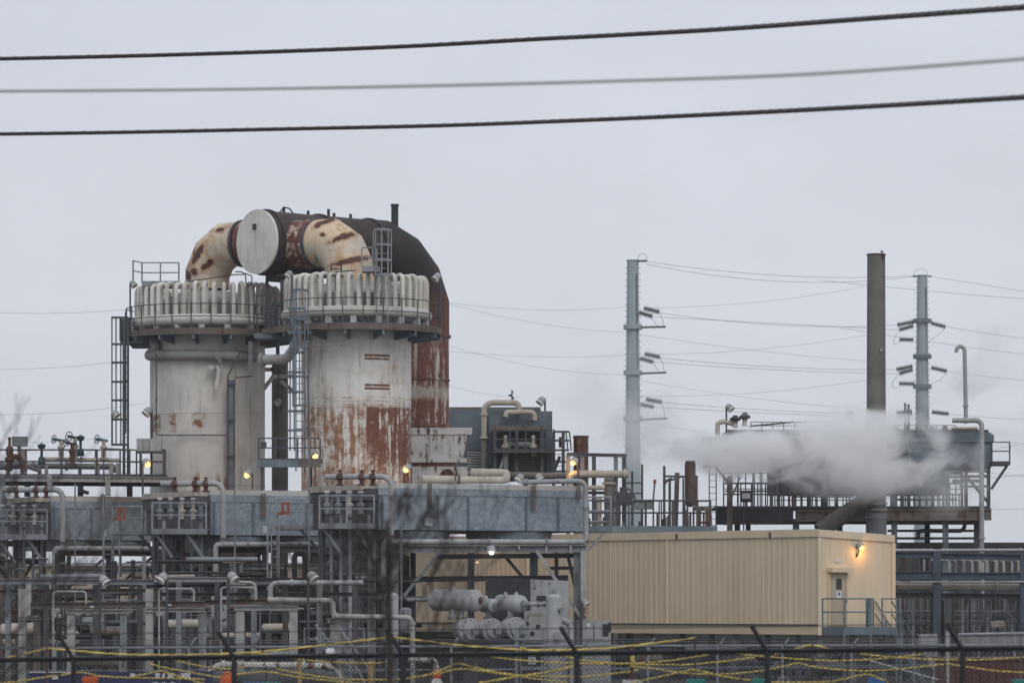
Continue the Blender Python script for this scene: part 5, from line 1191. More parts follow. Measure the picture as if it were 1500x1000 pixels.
# ---------------------------------------------------------------- header ends, walkways and drop pipes of the three coolers
def header_end(x0, x1, ydeck, Y, xp, y_top_pipe, y_low_pipe, xdrop, x_low_end, label_w, label_p, yv, pre, xl, y_bot):
    """railed walkway at a cooler's header end, flanged manifold over it, drop pipe and low run"""
    t = thing('header_walkway', label_w, 'walkway', base(P(x0, HOR, Y)))
    a, b = P(x0, ydeck, Y), P(x1, ydeck, Y)
    blk(t, 'deck', MT['grey'], x0, x1, ydeck - 2, ydeck, Y, 1.6); blk(t, 'edge_beam', MT['grey'], x0 - .5, x1 + .5, ydeck - 1.5, ydeck + 6, Y - .08, .07)
    railing(t, [P(x0 + 1, ydeck - 2, Y + .05), P(x1 - 1, ydeck - 2, Y + .05)], MT['lrail'], .98, 1.0, .03)
    members(t, 'brace', [(P(x1 - 30, ydeck + 5, Y + .1), P(x1 - 2, ydeck + 46, Y + .4), .12), (P(x0 + 6, ydeck + 5, Y + .1), P(x0 + 30, ydeck + 40, Y + .4), .10)], MT['grey'])
    r_ = random.Random(int(x0) + 500)
    for k in range(6):
        x = x0 + (x1 - x0) * (k + .35) / 6
        d = r_.choice((4.5, 5.5, 7)); y0 = ydeck - r_.choice((36, 30, 22, 14)); 
        pipe(pre + ' riser pipe behind the header walkway', [(x, y0), (x, 1000)], d, r_.choice(('grey', 'dgrey', 'lgrey', 'grey')), Y + 1.2, group=pre + ' risers', flanges=(.08,), fmat='dgrey')
    for k in range(4):
        x = x0 + 12 + (x1 - x0 - 16) * k / 4
        ob = thing('header_plug', pre + ' small pale cap on the header above the walkway', 'valve', P(x, ydeck - 44, Y + .9), pre + ' header caps'); f = P(x, ydeck - 16, Y + .9)
        MB().lathe(f, [(.09, 0), (.09, .25), (.14, .27), (.14, .36), (.06, .4), (.06, .72)], 12).build('stem', MT[r_.choice(('grey', 'cream', 'dgrey'))], ob); MB().lathe(f, [(.02, .72), (.10, .74), (.10, .82), (.02, .83)], 12).build('cap', MT['sign'], ob)
    p = thing('header_pipe', label_p, 'pipe', base(P(xdrop, HOR, Y)))
    MB().tube([P(xp, y_top_pipe, Y + .6), P(xdrop, y_top_pipe - .5, Y), P(xdrop, y_low_pipe, Y), P(xdrop + 2, y_low_pipe, Y)], M(4.2, Y), 12, fil=.42).build('drop_run', MT['lgrey'], p)
    MB().tube([P(x_low_end, y_low_pipe + .5, Y + 1.2), P(xdrop + 2, y_low_pipe, Y), P(xl, y_low_pipe, Y), P(xl, y_bot, Y)], M(4.0, Y), 12, fil=.42).build('low_run', MT['lgrey'], p)
    for f in (.25, .5, .8): q = P(xdrop, y_low_pipe, Y).lerp(P(x_low_end, y_low_pipe + .5, Y + 1.2), f); MB().cyl(q - U * .05, q + U * .05, M(5.4, Y), seg=14).build('clamp', MT['grey'], p)
    MB().cyl(P(xdrop, y_low_pipe - 10, Y), P(xdrop, y_low_pipe - 7, Y), M(5.6, Y), seg=14).build('flange', MT['brown'], p); MB().cyl(P(xl, y_bot - 2, Y), P(xl, y_bot + 1, Y), M(5.8, Y), seg=14).build('flange', MT['brown'], p)
    for i, f in enumerate((.22, .55, .72)):
        x = xp + (xdrop - xp) * f; q = P(x, y_top_pipe, Y + .6 * (1 - f))
        MB().lathe(q - UP * .32, [(.13, 0), (.13, .05), (.07, .08), (.09, .2), (.15, .24), (.16, .32), (.12, .42), (.05, .45), (.05, .52), (.09, .53), (.09, .56)], 12).build('small_valve', MT['valve_rust'], p)
header_end(467, 549, 768, 138.4, 477, 698, 793, 573, 856, 'railed walkway at the left end of the nearest air cooler', 'pale pipe with rusty valves dropping past the near cooler, then right along its underside', 0, 'near cooler', 562, 846)
header_end(222, 303, 776, 147.6, 236, 708, 797, 327, 466, 'railed walkway at the left end of the middle air cooler', 'pale pipe with rusty valves dropping past the middle cooler', 0, 'middle cooler', 316, 842)
header_end(-8, 70, 784, 157.6, 5, 717, 803, 92, 236, 'railed walkway at the left end of the far left air cooler', 'pale pipe with small valves dropping past the far left cooler', 0, 'far left cooler', 80, 846)
# orange-marked side platforms in front of the middle and left coolers
for (x0, x1, y, Y, L, lx) in ((404, 468, 771, 146.5, 'pale railed side platform with an orange gate, in front of the middle cooler', (392, 414)), (164, 232, 779, 156, 'pale railed side platform with an orange gate, in front of the far left cooler', (163, 176))):
    t = thing('side_platform', L, 'platform', base(P(x0, HOR, Y)))
    blk(t, 'deck', MT['grey'], x0, x1, y - 2, y + 4, Y, 1.5)
    railing(t, [P(x0 + 1, y - 2, Y + .04), P((x0 + x1)/2 + 10, y - 2, Y + .04), P(x1 - 2, y - 2, Y + .04)], MT['lrail'], .98, 2, .03)
    for a, b in (((x0 + 8, y - 34), (x0 + 20, y - 34)), ((x0 + 2, y - 19), (x0 + 20, y - 20)), ((x0 + 10, y - 34), (x0 + 10, y - 18)), ((x0 + 18, y - 34), (x0 + 18, y - 20))): MB().bar(P(*a, Y - .03), P(*b, Y - .03), .10).build('gate_bar', MT['ochre'], t)
    MB().bar(P(x1 - 28, y + 4, Y + .1), P(x1, y + 36, Y + .1), .12).build('brace', MT['dgrey'], t)
    ladder(t, P((lx[0] + lx[1])/2, y + 75, Y - .1), M(78, Y), M(11, Y), MT['lrail'])
    for x in (x0 - 12, x0 + 2): MB().bar(P(x, y - 34, Y + .06), P(x, y + 92, Y + .06), .07).build('post', MT['lrail'], t)
# loose wires and thin posts standing before the coolers
for x, y0, y1, Y, L in ((110, 708, 900, 148, 'thin steel pole in front of the far left cooler'), (151, 722, 860, 147, 'thin pole with rusty strap before the far left cooler'), (344, 690, 850, 143, 'thin steel pole in front of the middle cooler'), (453, 640, 850, 142, 'thin pole rising before the small tower platform'), (588, 770, 850, 137, 'thin steel pole under the near cooler')):
    tag(MB().tube([P(x, y0, Y), P(x, y1 + 90, Y)], .03, 8).build('thin_pole', MT['grey']), L, 'pole')
for x, y0, y1, Y in ((151, 724, 762, 158.6), (386, 722, 758, 149.6)):
    br = thing('pipe_bracket', 'rusty hanging bracket strap on the ' + ('far left cooler' if x < 200 else 'middle cooler'), 'bracket', P(x, y1, Y - .2))
    Yq = Y + (.5 if x < 200 else .9) - .2
    for dx in (-2, 2): MB().bar(P(x + dx, y0, Yq), P(x + dx, y1, Yq), .06, .09).build('strap', MT['brown'], br)
# ---------------------------------------------------------------- low wall and shed added as dark backdrops at ground level
tag(MB().box((4, 174, 1.25), (76, .3, 2.5)).build('dark_backdrop_wall', paint('dark_backdrop_block', (.050, .050, .052), .6, .03, 1.)), 'added low dark backdrop wall behind the whole plant at ground level', 'wall')  # wall added to give the low gaps a dark background
sh = thing('backdrop_shed', 'added dark backdrop shed behind the right pipe rack under the raised furnace', 'building', base(P(1420, HOR, 198)))  # shed added as a dark block behind the rack
blk(sh, 'body', MT['dgrey'], 1312, 1560, 801, 990, 198, 5); blk(sh, 'roof', MT['black'], 1310, 1564, 794, 801, 197.8, 5.5)
for k in range(9): MB().bar(P(1325 + 26 * k, 803, 197.95), P(1325 + 26 * k, 985, 197.95), .12, .06).build('wall_post', MT['black'], sh)

# ---------------------------------------------------------------- steel under the nearest cooler
YA = 141.2
ua = thing('cooler_trestle', 'grey steel trestle with raking braces carrying the nearest cooler', 'steel frame', base(P(700, HOR, YA)))
beam(ua, 'beam', MT['grey'], 566, 804, 859, 803, YA, 11, True, None, .3); beam(ua, 'lower_beam', MT['dgrey'], 640, 815, 845, 813, YA + .6, 7); beam(ua, 'cross_beam', MT['dgrey'], 585, 848, 832, 846, YA + 1.2, 8)
beam(ua, 'cross_beam', MT['dgrey'], 800, 832, 858, 831, YA + 3, 5)
for x, y0, w_, m, dy in ((690, 806, 10, 'dgrey', 1.2), (847, 800, 13, 'grey', .2), (854.5, 806, 8, 'lgrey', -.3), (782, 806, 12, 'navy', 3.2), (605, 806, 8, 'dgrey', 2.6), (815, 806, 6, 'dgrey', 4), (578, 806, 12, 'grey', .4)):
    MB().bar(P(x, y0, YA + dy), P(x, 1040, YA + dy), M(w_, YA)).build('column', MT[m], ua)
for a, b, w_, m, dy in (((644, 808), (592, 872), 10, 'grey', -.1), ((738, 812), (768, 848), 11, 'black', 1.0), ((786, 806), (851, 904), 8, 'lgrey', -.2), ((830, 806), (851, 895), 8, 'dgrey', .8)):
    MB().bar(P(*a, YA + dy), P(*b, YA + dy), M(w_, YA), .12).build('brace', MT[m], ua)
for x in (715, 760, 800, 836): MB().bar(P(x, 799, YA - .16), P(x, 809, YA - .16), .08, .03).build('web_plate', MT['lgrey'], ua)
for x in (640, 735, 800): MB().tube([P(x, 795, YA - .2), P(x, 786, YA - .1)], .09, 8).build('saddle', MT['dgrey'], ua)
lamp(720, 806, YA - .35, 803, 'lit white lamp slung under the near cooler frame', 0, 2, .95, False, power=6, tilt=2.2)
lamp(857, 882, YA - .8, 1000, 'small round headed lamp on a post before the corner column', 1, size=.75)
tag(MB().tube([P(857, 889, YA - .45), P(857, 902, YA - .45)], M(3.4, YA), 10).build('conduit_sleeve', MT['sleeve']), 'rust pink sleeve on the corner column under the near cooler', 'sleeve')
lamp(699, 822, 162.6, 812, 'lit yellow lamp on the tan wall behind the near cooler frame', 0, 1, .35, False, power=9, tilt=1.2)

def trestle(xs, y0, Y, label, seed, mats=('dgrey', 'grey', 'black')):
    r_ = random.Random(seed); t = thing('steel_trestle', label, 'steel frame', base(P(sum(xs)/len(xs), HOR, Y)))
    for x in xs: MB().bar(P(x, y0, Y), P(x, 1040 if Y < 130 else 1010, Y), M(r_.uniform(8, 12), Y)).build('column', MT[r_.choice(mats)], t)
    for y in (y0 + 4, y0 + 30, y0 + 62): beam(t, 'beam', MT[r_.choice(mats)], xs[0] - 6, y, xs[-1] + 6, y + r_.uniform(-1, 1), Y - .12, r_.uniform(7, 10))
    for a, b in zip(xs, xs[1:]):
        if r_.random() < .7: MB().bar(P(a + 3, y0 + 60, Y + .1), P(b - 3, y0 + 8, Y + .1), M(6, Y), .1).build('brace', MT[r_.choice(mats)], t)
    return t
trestle((318, 388, 462), 800, 151.5, 'dark steel trestle with braces under the middle cooler', 3)
trestle((90, 160, 228), 806, 161.5, 'dark steel trestle with braces under the far left cooler', 5)
trestle((228, 262, 300), 782, 149.8, 'dark close spaced columns below the middle header walkway', 8)
trestle((472, 505, 545), 776, 140.6, 'grey close spaced columns below the near header walkway', 9, ('grey', 'dgrey', 'grey'))
trestle((-10, 30, 62), 792, 159.6, 'dark columns below the far left header walkway', 11)

# ---------------------------------------------------------------- front rows of steel at the lower left
YF = 128.0
fr = thing('front_rack', 'low brown topped steel rack on pale columns, front row at the left', 'pipe rack', base(P(240, HOR, YF)))
beam(fr, 'top_beam', MT['brown'], 45, 886.5, 300, 884, YF, 9); beam(fr, 'top_beam', MT['brown'], 300, 882, 396, 880, YF, 8)
for x, y0, y1, w_, m in ((33, 862, 1060, 11, 'palecol'), (104, 897, 1060, 11, 'palecol'), (181, 897, 1060, 10, 'grey'), (219, 862, 1060, 11, 'palecol'), (297, 895, 1060, 11, 'grey'), (352, 893, 1060, 12, 'palecol'), (430, 893, 1060, 12, 'palecol'), (42, 855, 901, 7, 'palecol'), (54, 900, 1060, 10, 'brown')):
    MB().bar(P(x, y0, YF), P(x, y1, YF), M(w_, YF)).build('column', MT[m], fr)
for x0, x1, y, h in ((96, 187, 895, 6), (344, 437, 890, 7), (213, 300, 893, 6), (28, 60, 905, 5)): beam(fr, 'cap_beam', MT['palecol'], x0, y, x1, y, YF - .06, h)
for x, y in ((132, 887), (245, 884)): blk(fr, 'marker_plate', MT['sign'], x, x + 6, y, y + 2.5, YF - .2, .02)
pr = thing('concrete_pier', 'pale concrete pier carrying the stepped pipe, front left', 'pier', base(P(490, HOR, YF)))
blk(pr, 'shaft', MT['concrete'], 484, 499, 912, 1060, YF, .4); blk(pr, 'cap', MT['concrete'], 480, 514, 904.5, 912, YF - .05, .5)
pipe('pale pipe stepping down from the front rack to the concrete pier and beyond', [(392, 878), (484, 879), (488, 884), (488, 902), (604, 904), (605, 1060)], 7.6, 'palecol', YF - .2, fil=.22, flanges=(.3, .62))
pipe('thin pale goalpost pipe, leftmost of three at the front', [(78, 1060), (78, 866), (126, 866), (126, 884)], 3.2, 'palecol', YF - .5, fil=.12)
pipe('thin pale goalpost pipe, middle of three at the front', [(233, 1060), (233, 862), (284, 862), (284, 880)], 3.2, 'palecol', YF - .5, fil=.12)
pipe('thin pale goalpost pipe, rightmost of three at the front', [(324, 1060), (324, 860), (374, 860), (374, 878)], 3.2, 'palecol', YF - .5, fil=.12)
pipe('small pipe hoop behind the middle goalpost pipe', [(350, 852), (374, 853), (375, 878)], 4.5, 'palecol', YF + 1.5, fil=.2)
Y2 = 135.0
f2 = thing('second_rack', 'long grey beam rack behind the front one, at lamp height', 'pipe rack', base(P(240, HOR, Y2)))
beam(f2, 'long_beam', MT['lgrey'], 226, 848, 345, 848, Y2, 7); beam(f2, 'long_beam', MT['grey'], -30, 851, 226, 852, Y2 + .3, 8); beam(f2, 'long_beam', MT['dgrey'], 345, 849, 470, 849, Y2 + .3, 7)
beam(f2, 'lower_beam', MT['brown'], -30, 866, 230, 864, Y2 + 1.5, 6); beam(f2, 'lower_beam', MT['dgrey'], 230, 870, 560, 870, Y2 + 1.5, 6)
for x, m in ((12, 'grey'), (68, 'dgrey'), (140, 'dgrey'), (205, 'dgrey'), (262, 'grey'), (318, 'dgrey'), (372, 'grey'), (418, 'dgrey'), (468, 'grey'), (520, 'dgrey')): MB().bar(P(x, 850, Y2 + .8), P(x, 1040, Y2 + .8), M(8, Y2)).build('column', MT[m], f2)
pipe('grey pipe with an elbow down at its left end, behind the front rack', [(396, 878), (396, 853), (532, 853)], 7.5, 'lgrey', Y2 - .6, fil=.35, flanges=(.35,))
for x, y, L in ((153, 850, 'unlit floodlight with a glinting glass, leftmost along the front rack'), (341, 845, 'unlit floodlight with a glinting glass, above the rightmost goalpost pipe'), (458, 844, 'unlit floodlight with a glinting glass, left of the pipe cluster'), (238, 846, 'unlit floodlight seen from behind, above the middle goalpost pipe')):
    lamp(x, y, YF - .8, 1060, L, 1 if x != 238 else -1, size=.95, tilt=.15)
def vessel(p, q, r, mat, label, cat='vessel', legs=True, saddle='dgrey', name='pressure_vessel', group=None):
    """dished-end drum from p to q with two saddles"""
    p, q = V(p), V(q); d = (q - p).normalized(); L = (q - p).length
    t = thing(name, label, cat, base((p + q)/2), group)
    e = r * .45
    prof = [(0.001, -e), (r * .45, -e * .88), (r * .8, -e * .55), (r * .97, -e * .15), (r, .02), (r, L - .02), (r * .97, L + e * .15), (r * .8, L + e * .55), (r * .45, L + e * .88), (.001, L + e)]
    MB().lathe(p, prof, 28, d).build('shell', MT[mat], t)
    if legs and abs(d.z) < .5:
        for f in (.2, .8):
            k = p.lerp(q, f); MB().bar(V((k.x, k.y, 0)), k - UP * r * .8, .22, r * 1.1).build('saddle', MT[saddle], t)
    return t
vessel(P(322, 905, 139), P(322, 874, 139), M(12.5, 139), 'vessel', 'pale upright tank behind the rightmost goalpost pipe', 'tank')
vessel(P(246, 914, 140), P(289, 913, 140), M(7, 140), 'cream', 'pale horizontal drum between the front columns, left of the upright tank')
vessel(P(4, 922, 141), P(50, 920, 141), M(9, 141), 'cream', 'pale horizontal drum at the far left behind the front columns')
vessel(P(135, 925, 142), P(178, 924, 142), M(7.5, 142), 'brown', 'brown lagged drum low between the front columns')
vessel(P(386, 919, 141), P(424, 918, 141), M(6, 141), 'cream', 'small pale drum between the two rightmost front columns')
vessel(P(573, 938, 136), P(573, 872, 136), M(11, 136), 'vessel', 'pale upright vessel half hidden behind the bare tree trunk')
vessel(P(594, 925, 137), P(594, 893, 137), M(9, 137), 'grey', 'grey upright vessel right of the bare tree trunk')
hs = thing('stair_flight', 'pale handrails of a stair slanting down beside the concrete pier', 'stairs', base(P(490, HOR, 126)))
for a, b in (((462, 914), (520, 985)), ((462, 932), (512, 1000)), ((497, 918), (545, 985)), ((499, 935), (535, 1000))): MB().bar(P(*a, 126), P(*b, 126), .06).build('handrail', MT['lrail'], hs)
for k in range(7):
    a = P(463 + 9 * k, 940 + 11 * k, 126); MB().box(a + V((.45, .4, 0)), (.8, .26, .04)).build('tread', MT['grey'], hs)
rs = random.Random(21)
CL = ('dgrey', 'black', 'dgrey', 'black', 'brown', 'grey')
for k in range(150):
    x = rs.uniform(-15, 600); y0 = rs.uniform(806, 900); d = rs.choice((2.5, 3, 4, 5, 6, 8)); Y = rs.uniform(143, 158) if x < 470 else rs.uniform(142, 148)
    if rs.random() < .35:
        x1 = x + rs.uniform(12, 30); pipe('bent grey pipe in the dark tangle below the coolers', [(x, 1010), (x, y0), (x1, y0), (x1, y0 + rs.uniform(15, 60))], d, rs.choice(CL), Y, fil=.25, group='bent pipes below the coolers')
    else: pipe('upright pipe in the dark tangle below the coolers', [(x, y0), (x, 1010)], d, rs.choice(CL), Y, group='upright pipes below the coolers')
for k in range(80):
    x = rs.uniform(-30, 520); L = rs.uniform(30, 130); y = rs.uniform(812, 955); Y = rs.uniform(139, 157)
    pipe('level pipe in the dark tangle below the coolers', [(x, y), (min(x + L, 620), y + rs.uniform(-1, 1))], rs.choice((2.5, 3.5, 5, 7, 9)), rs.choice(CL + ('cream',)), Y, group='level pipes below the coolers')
for k in range(20):
    x = rs.uniform(0, 590); y = rs.uniform(890, 950); w_ = rs.uniform(14, 42); h = rs.uniform(14, 34); Y = rs.uniform(146, 160)
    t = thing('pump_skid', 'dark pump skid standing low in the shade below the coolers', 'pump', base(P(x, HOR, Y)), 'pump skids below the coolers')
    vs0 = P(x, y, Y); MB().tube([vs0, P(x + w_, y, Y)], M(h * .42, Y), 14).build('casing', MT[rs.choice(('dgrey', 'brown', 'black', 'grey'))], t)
    blk(t, 'base', MT['black'], x - 2, x + w_ + 2, y + h * .35, 1000, Y + .05, .9)
    MB().cyl(P(x - 3, y, Y), P(x - 1, y, Y), M(h * .5, Y), seg=16).build('flange', MT['dgrey'], t)

for k in range(9):
    x = 10 + 62 * k + rs.uniform(-15, 15); y = rs.choice((905, 928, 942, 886)); Y = rs.uniform(131, 146); L = rs.uniform(40, 90)
    t = thing('guard_rail', 'short steel guard rail low among the pipes below the coolers', 'railing', base(P(x, HOR, Y)), 'guard rails below the coolers')
    railing(t, [P(x, y + 22, Y), P(x + L, y + 22, Y)], MT[rs.choice(('rail', 'lrail', 'rail'))], M(30, Y), .7, .022)
for k in range(7):
    x = 20 + 75 * k + rs.uniform(-20, 20); y = rs.uniform(862, 915); Y = rs.uniform(136, 144)
    t = thing('gate_valve', 'small gate valve with a handwheel in the tangle below the coolers', 'valve', P(x, y, Y), 'gate valves below the coolers')
    MB().lathe(P(x, y, Y), [(.14, 0), (.14, .1), (.09, .14), (.12, .3), (.05, .36), (.05, .55)], 12).build('body', MT[rs.choice(('grey', 'valve_rust', 'lgrey'))], t); MB().torus(P(x, y, Y) + UP * .55, .17, .02, 20, 6).build('handwheel', MT['dgrey'], t)
# ---------------------------------------------------------------- gas compressor under the near cooler
YC2 = 137.5
hd = thing('compressor_hood', 'dark grey gabled hood behind the compressor bottles', 'housing', base(P(745, HOR, YC2 + 2.5)))
def poly(root, name, mat, px, Y, dep):
    a = [P(x, y, Y) for x, y in px]; n = len(a); vs = a + [p + V((0, dep, 0)) for p in a]
    return MB().add(vs, [list(range(n))[::-1], list(range(n, 2*n))] + [(i, (i+1) % n, n + (i+1) % n, n + i) for i in range(n)]).build(name, mat, root)
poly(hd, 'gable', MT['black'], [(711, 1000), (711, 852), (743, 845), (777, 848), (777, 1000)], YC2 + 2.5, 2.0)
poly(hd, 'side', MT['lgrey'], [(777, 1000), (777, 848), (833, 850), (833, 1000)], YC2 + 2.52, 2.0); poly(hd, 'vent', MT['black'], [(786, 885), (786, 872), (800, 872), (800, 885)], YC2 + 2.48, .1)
cpnl = thing('instrument_cabinet', 'pale grey instrument panel behind the upright vessel', 'cabinet', base(P(783, HOR, YC2 + 1.2)))
blk(cpnl, 'body', MT['lgrey'], 768, 801, 894, 1000, YC2 + 1.2, .6); blk(cpnl, 'nameplate', MT['concrete'], 775, 796, 897, 901, YC2 + 1.18, .02)
for x, y in ((772, 913), (788, 917), (780, 927)): MB().lathe(P(x, y, YC2 + 1.19), [(0, 0), (.07, 0), (.08, .03), (0, .03)], 14, (0, -1, 0)).build('gauge', MT['black'], cpnl)
YB0 = YC2
for i, (x0, x1, yc, r_, Yv, L) in enumerate(((634, 700, 879, 16, YB0, 'big rust spotted pale drum at the left of the compressor'), (706, 726, 887, 10.5, YB0 + .5, 'small pale drum in the middle of the compressor'), (730, 765, 884, 13, YB0 - .1, 'mid sized pale drum at the right of the compressor'))):
    t = vessel(P(x0 + 3, yc - 1, Yv + .9), P(x1 - 2, yc, Yv), M(r_, Yv), 'vessel', L, 'drum', False)
    for x in ((x0 + x1)/2 - 4, (x0 + x1)/2 + 8) if i == 0 else ((x0 + x1)/2,):
        MB().tube([P(x, yc + r_ - 3, Yv + .3), P(x, 906, Yv + .3)], M(4.6, Yv), 12).build('neck', MT['lgrey'], t)
        MB().cyl(P(x, 903, Yv + .3), P(x, 907, Yv + .3), M(7.5, Yv), seg=18).build('flange', MT['grey'], t)
    for x in (x0 + (x1 - x0) * .3, x0 + (x1 - x0) * .75)[: 2 if i == 2 else 1]: MB().lathe(P(x + (10 if i == 0 else 0), yc - r_ + .5, Yv + .4), [(.09, -.05), (.07, .08), (.02, .13)], 10).build('lug', MT['lgrey'], t)
    e = P(x1 + 2, yc, Yv - .12); ax = (V(P(x1 - 2, yc, Yv)) - V(P(x0 + 3, yc - 1, Yv + .9))).normalized()
    MB().lathe(P(x1 - 2, yc, Yv), [(0, M(r_, Yv) * .45 + .02), (.13, M(r_, Yv) * .42 + .02), (.13, M(r_, Yv) * .3)], 14, ax).build('end_boss', MT['rusty' if i == 0 else 'grey'], t)
for i, (x, yc, r_, L) in enumerate(((690, 923, 18.5, 'left compressor cylinder with a bolted round cover'), (723, 922, 17, 'middle compressor cylinder with a bolted round cover'), (758, 920, 17, 'right compressor cylinder with a bolted round cover'))):
    ax = V((.50, -.86, 0)).normalized(); c = P(x, yc, YC2 - .3); rr_ = M(r_, YC2)
    t = thing('compressor_cylinder', L, 'compressor', base(c), 'cylinders of the compressor')
    MB().lathe(c - ax * .9, [(rr_ * .5, .1), (rr_ * .82, .2), (rr_ * .9, .3), (rr_ * .9, .55), (rr_ * .8, .6), (rr_ * .8, .68), (rr_, .7), (rr_, .86), (rr_ * .72, .88), (rr_ * .70, .98), (.001, 1.0)], 30, ax).build('body', MT['vessel'], t)
    u = ax.cross(UP).normalized()
    for k in range(12):
        a = 2*math.pi*k/12; q = c - ax * .10 + (u*math.cos(a) + UP*math.sin(a)) * rr_ * .84
        MB().cyl(q, q + ax * .10, .03, seg=6).build('bolt', MT['grey'], t)
    MB().cyl(c + ax * .08, c + ax * .34, .07, seg=10).lathe(c + ax * .34, [(.16, -.02), (.16, .02), (.03, .03)], 5, ax).build('valve_stem', MT['grey'], t)
    MB().bar(V((c.x, c.y + .5, 0)), c + V((0, .5, -rr_ * .8)), .5, .4).build('pedestal', MT['dgrey'], t)
vv = vessel(P(811.5, 1040, YC2 - 1), P(811.5, 874, YC2 - 1), M(11, YC2 - 1), 'vessel', 'tall pale upright vessel at the right of the compressor', 'vessel')
MB().lathe(P(811.5, 868, YC2 - 1), [(.08, -.05), (.08, .1), (.03, .12)], 10).build('top_nozzle', MT['grey'], vv); MB().cyl(P(820, 893, YC2 - 1.2), P(823, 893, YC2 - 1.3), .09, seg=12).build('nozzle', MT['grey'], vv); blk(vv, 'strap_box', MT['concrete'], 812, 823, 925, 936, YC2 - 1.5, .2)
pipe('flanged pipe joining the right drum to the tall upright vessel', [(768, 884.5), (802, 884)], 6, 'lgrey', YC2 - .5, flanges=(.08, .2, .6, .85), fmat='grey')
pipe('pale pipe bend at the right side of the tall upright vessel', [(822, 908), (832, 910), (836, 918), (836, 1010)], 9, 'lgrey', YC2 - .6, fil=.3, flanges=(.1,))
pipe('flanged pipe stub left of the big rust spotted drum', [(596, 878), (636, 878)], 5, 'grey', YC2 + 1, flanges=(.3, .6, .85))
sk_ = thing('compressor_skid', 'dark steel skid below the compressor cylinders', 'skid', base(P(710, HOR, YC2 + 1)))
blk(sk_, 'deck', MT['dgrey'], 640, 800, 941, 948, YC2 - .2, 3); blk(sk_, 'base', MT['black'], 642, 798, 948, 1030, YC2, 2.8); 
for y in (938, 930): MB().bar(P(640, y, YC2 - .3), P(770, y, YC2 - .3), .05).build('rail', MT['rail'], sk_)
gatep = thing('tubular_gate', 'pale tubular gate frame before the tall upright vessel', 'gate', base(P(780, HOR, 122)))
for x in (755.5, 758.5, 794, 798): MB().tube([P(x, 918 if x < 780 else 919, 122), P(x, 1080, 122)], .035, 8).build('post', MT['lrail'], gatep)
for y in (936, 977): MB().tube([P(757, y, 122), P(796, y, 122)], .03, 8).build('crossbar', MT['lrail'], gatep)
for x, y, h, L in ((774, 951, 11, 'upper white notice hung on the gate'), (774, 962, 11, 'lower white notice with blue print hung on the gate')):
    sg = thing('gate_notice', L, 'sign', P(x, y + h, 121.8)); blk(sg, 'plate', MT['sign'], x, x + 11, y, y + h - 1, 121.8, .02)
    for k in range(3): blk(sg, 'print', MT['signblue' if y > 955 else 'lgrey'], x + 1.5, x + 9.5, y + 2 + k * 2.6, y + 3.2 + k * 2.6, 121.79, .005)

# ---------------------------------------------------------------- right pipe rack
YK = 156.0
rk = thing('navy_pipe_rack', 'navy steel pipe rack at the right edge beside the tan building', 'pipe rack', base(P(1430, HOR, YK)))
for x, y0, w_, m, dy in ((1372, 803, 11, 'navy', 0), (1498.5, 806, 9, 'navy', 0), (1434, 812, 7, 'dgrey', 4), (1330, 806, 7, 'dgrey', 4), (1388, 868, 8, 'grey', 1.4)): MB().bar(P(x, y0, YK + dy), P(x, 1010, YK + dy), M(w_, YK)).build('column', MT[m], rk)
beam(rk, 'beam', MT['navy'], 1300, 812, 1368, 812, YK, 9); beam(rk, 'beam', MT['navy'], 1377, 814, 1560, 817, YK, 9); beam(rk, 'beam', MT['navy'], 1300, 842, 1368, 842, YK, 12); beam(rk, 'beam', MT['navy'], 1377, 843, 1560, 843, YK, 11); beam(rk, 'beam', MT['black'], 1300, 871, 1368, 871, YK + .1, 8); beam(rk, 'beam', MT['black'], 1377, 872, 1560, 874, YK + .1, 8)
beam(rk, 'beam', MT['dgrey'], 1300, 812, 1560, 815, YK + 4, 8); beam(rk, 'beam', MT['dgrey'], 1300, 843, 1560, 843, YK + 4, 9)
for a, b in (((1447, 880), (1432, 926)), ((1478, 878), (1494, 910))): MB().bar(P(*a, YK + .3), P(*b, YK + .3), M(5, YK)).build('brace', MT['dgrey'], rk)
pipe('fat pale lagged pipe along the middle of the navy rack', [(1300, 859), (1560, 860)], 11, 'cream', YK + .6, flanges=(.3, .62))
pipe('thin pale pipe along the top of the navy rack', [(1300, 805.5), (1560, 805)], 4.5, 'lgrey', YK - .1, flanges=(.75,))
pipe('thin pale pipe just above the fat lagged pipe', [(1300, 852), (1560, 851.5)], 2.5, 'lgrey', YK - .2)
pipe('grey pipe bend low in the navy rack', [(1446, 940), (1446, 895), (1474, 896), (1482, 906), (1482, 925)], 6, 'grey', YK + .8, fil=.35)
vessel(P(1452, 915, YK + 1), P(1470, 914, YK + 1), M(5.5, YK), 'cream', 'short pale drum low in the navy rack')
for k in range(11):
    x = 1378 + k * 11.5 + rs.uniform(-2, 2)
    pipe('hooked pale pipe in the upper bay of the navy rack', [(x, 838), (x, 822), (x - 7, 819), (x - 12, 820)], rs.choice((4, 5, 6)), rs.choice(('lgrey', 'grey', 'cream', 'lgrey')), YK + 1.6, fil=.25, group='hooked pipes in the navy rack')
for k in range(7): pipe('upright pale pipe in the upper left bay of the navy rack', [(1316 + k * 7.5 + rs.uniform(-1, 1), 819), (1316 + k * 7.5, 838)], rs.choice((3, 4, 5)), rs.choice(('lgrey', 'grey', 'dgrey')), YK + 1.7, group='upper pipes in the navy rack')
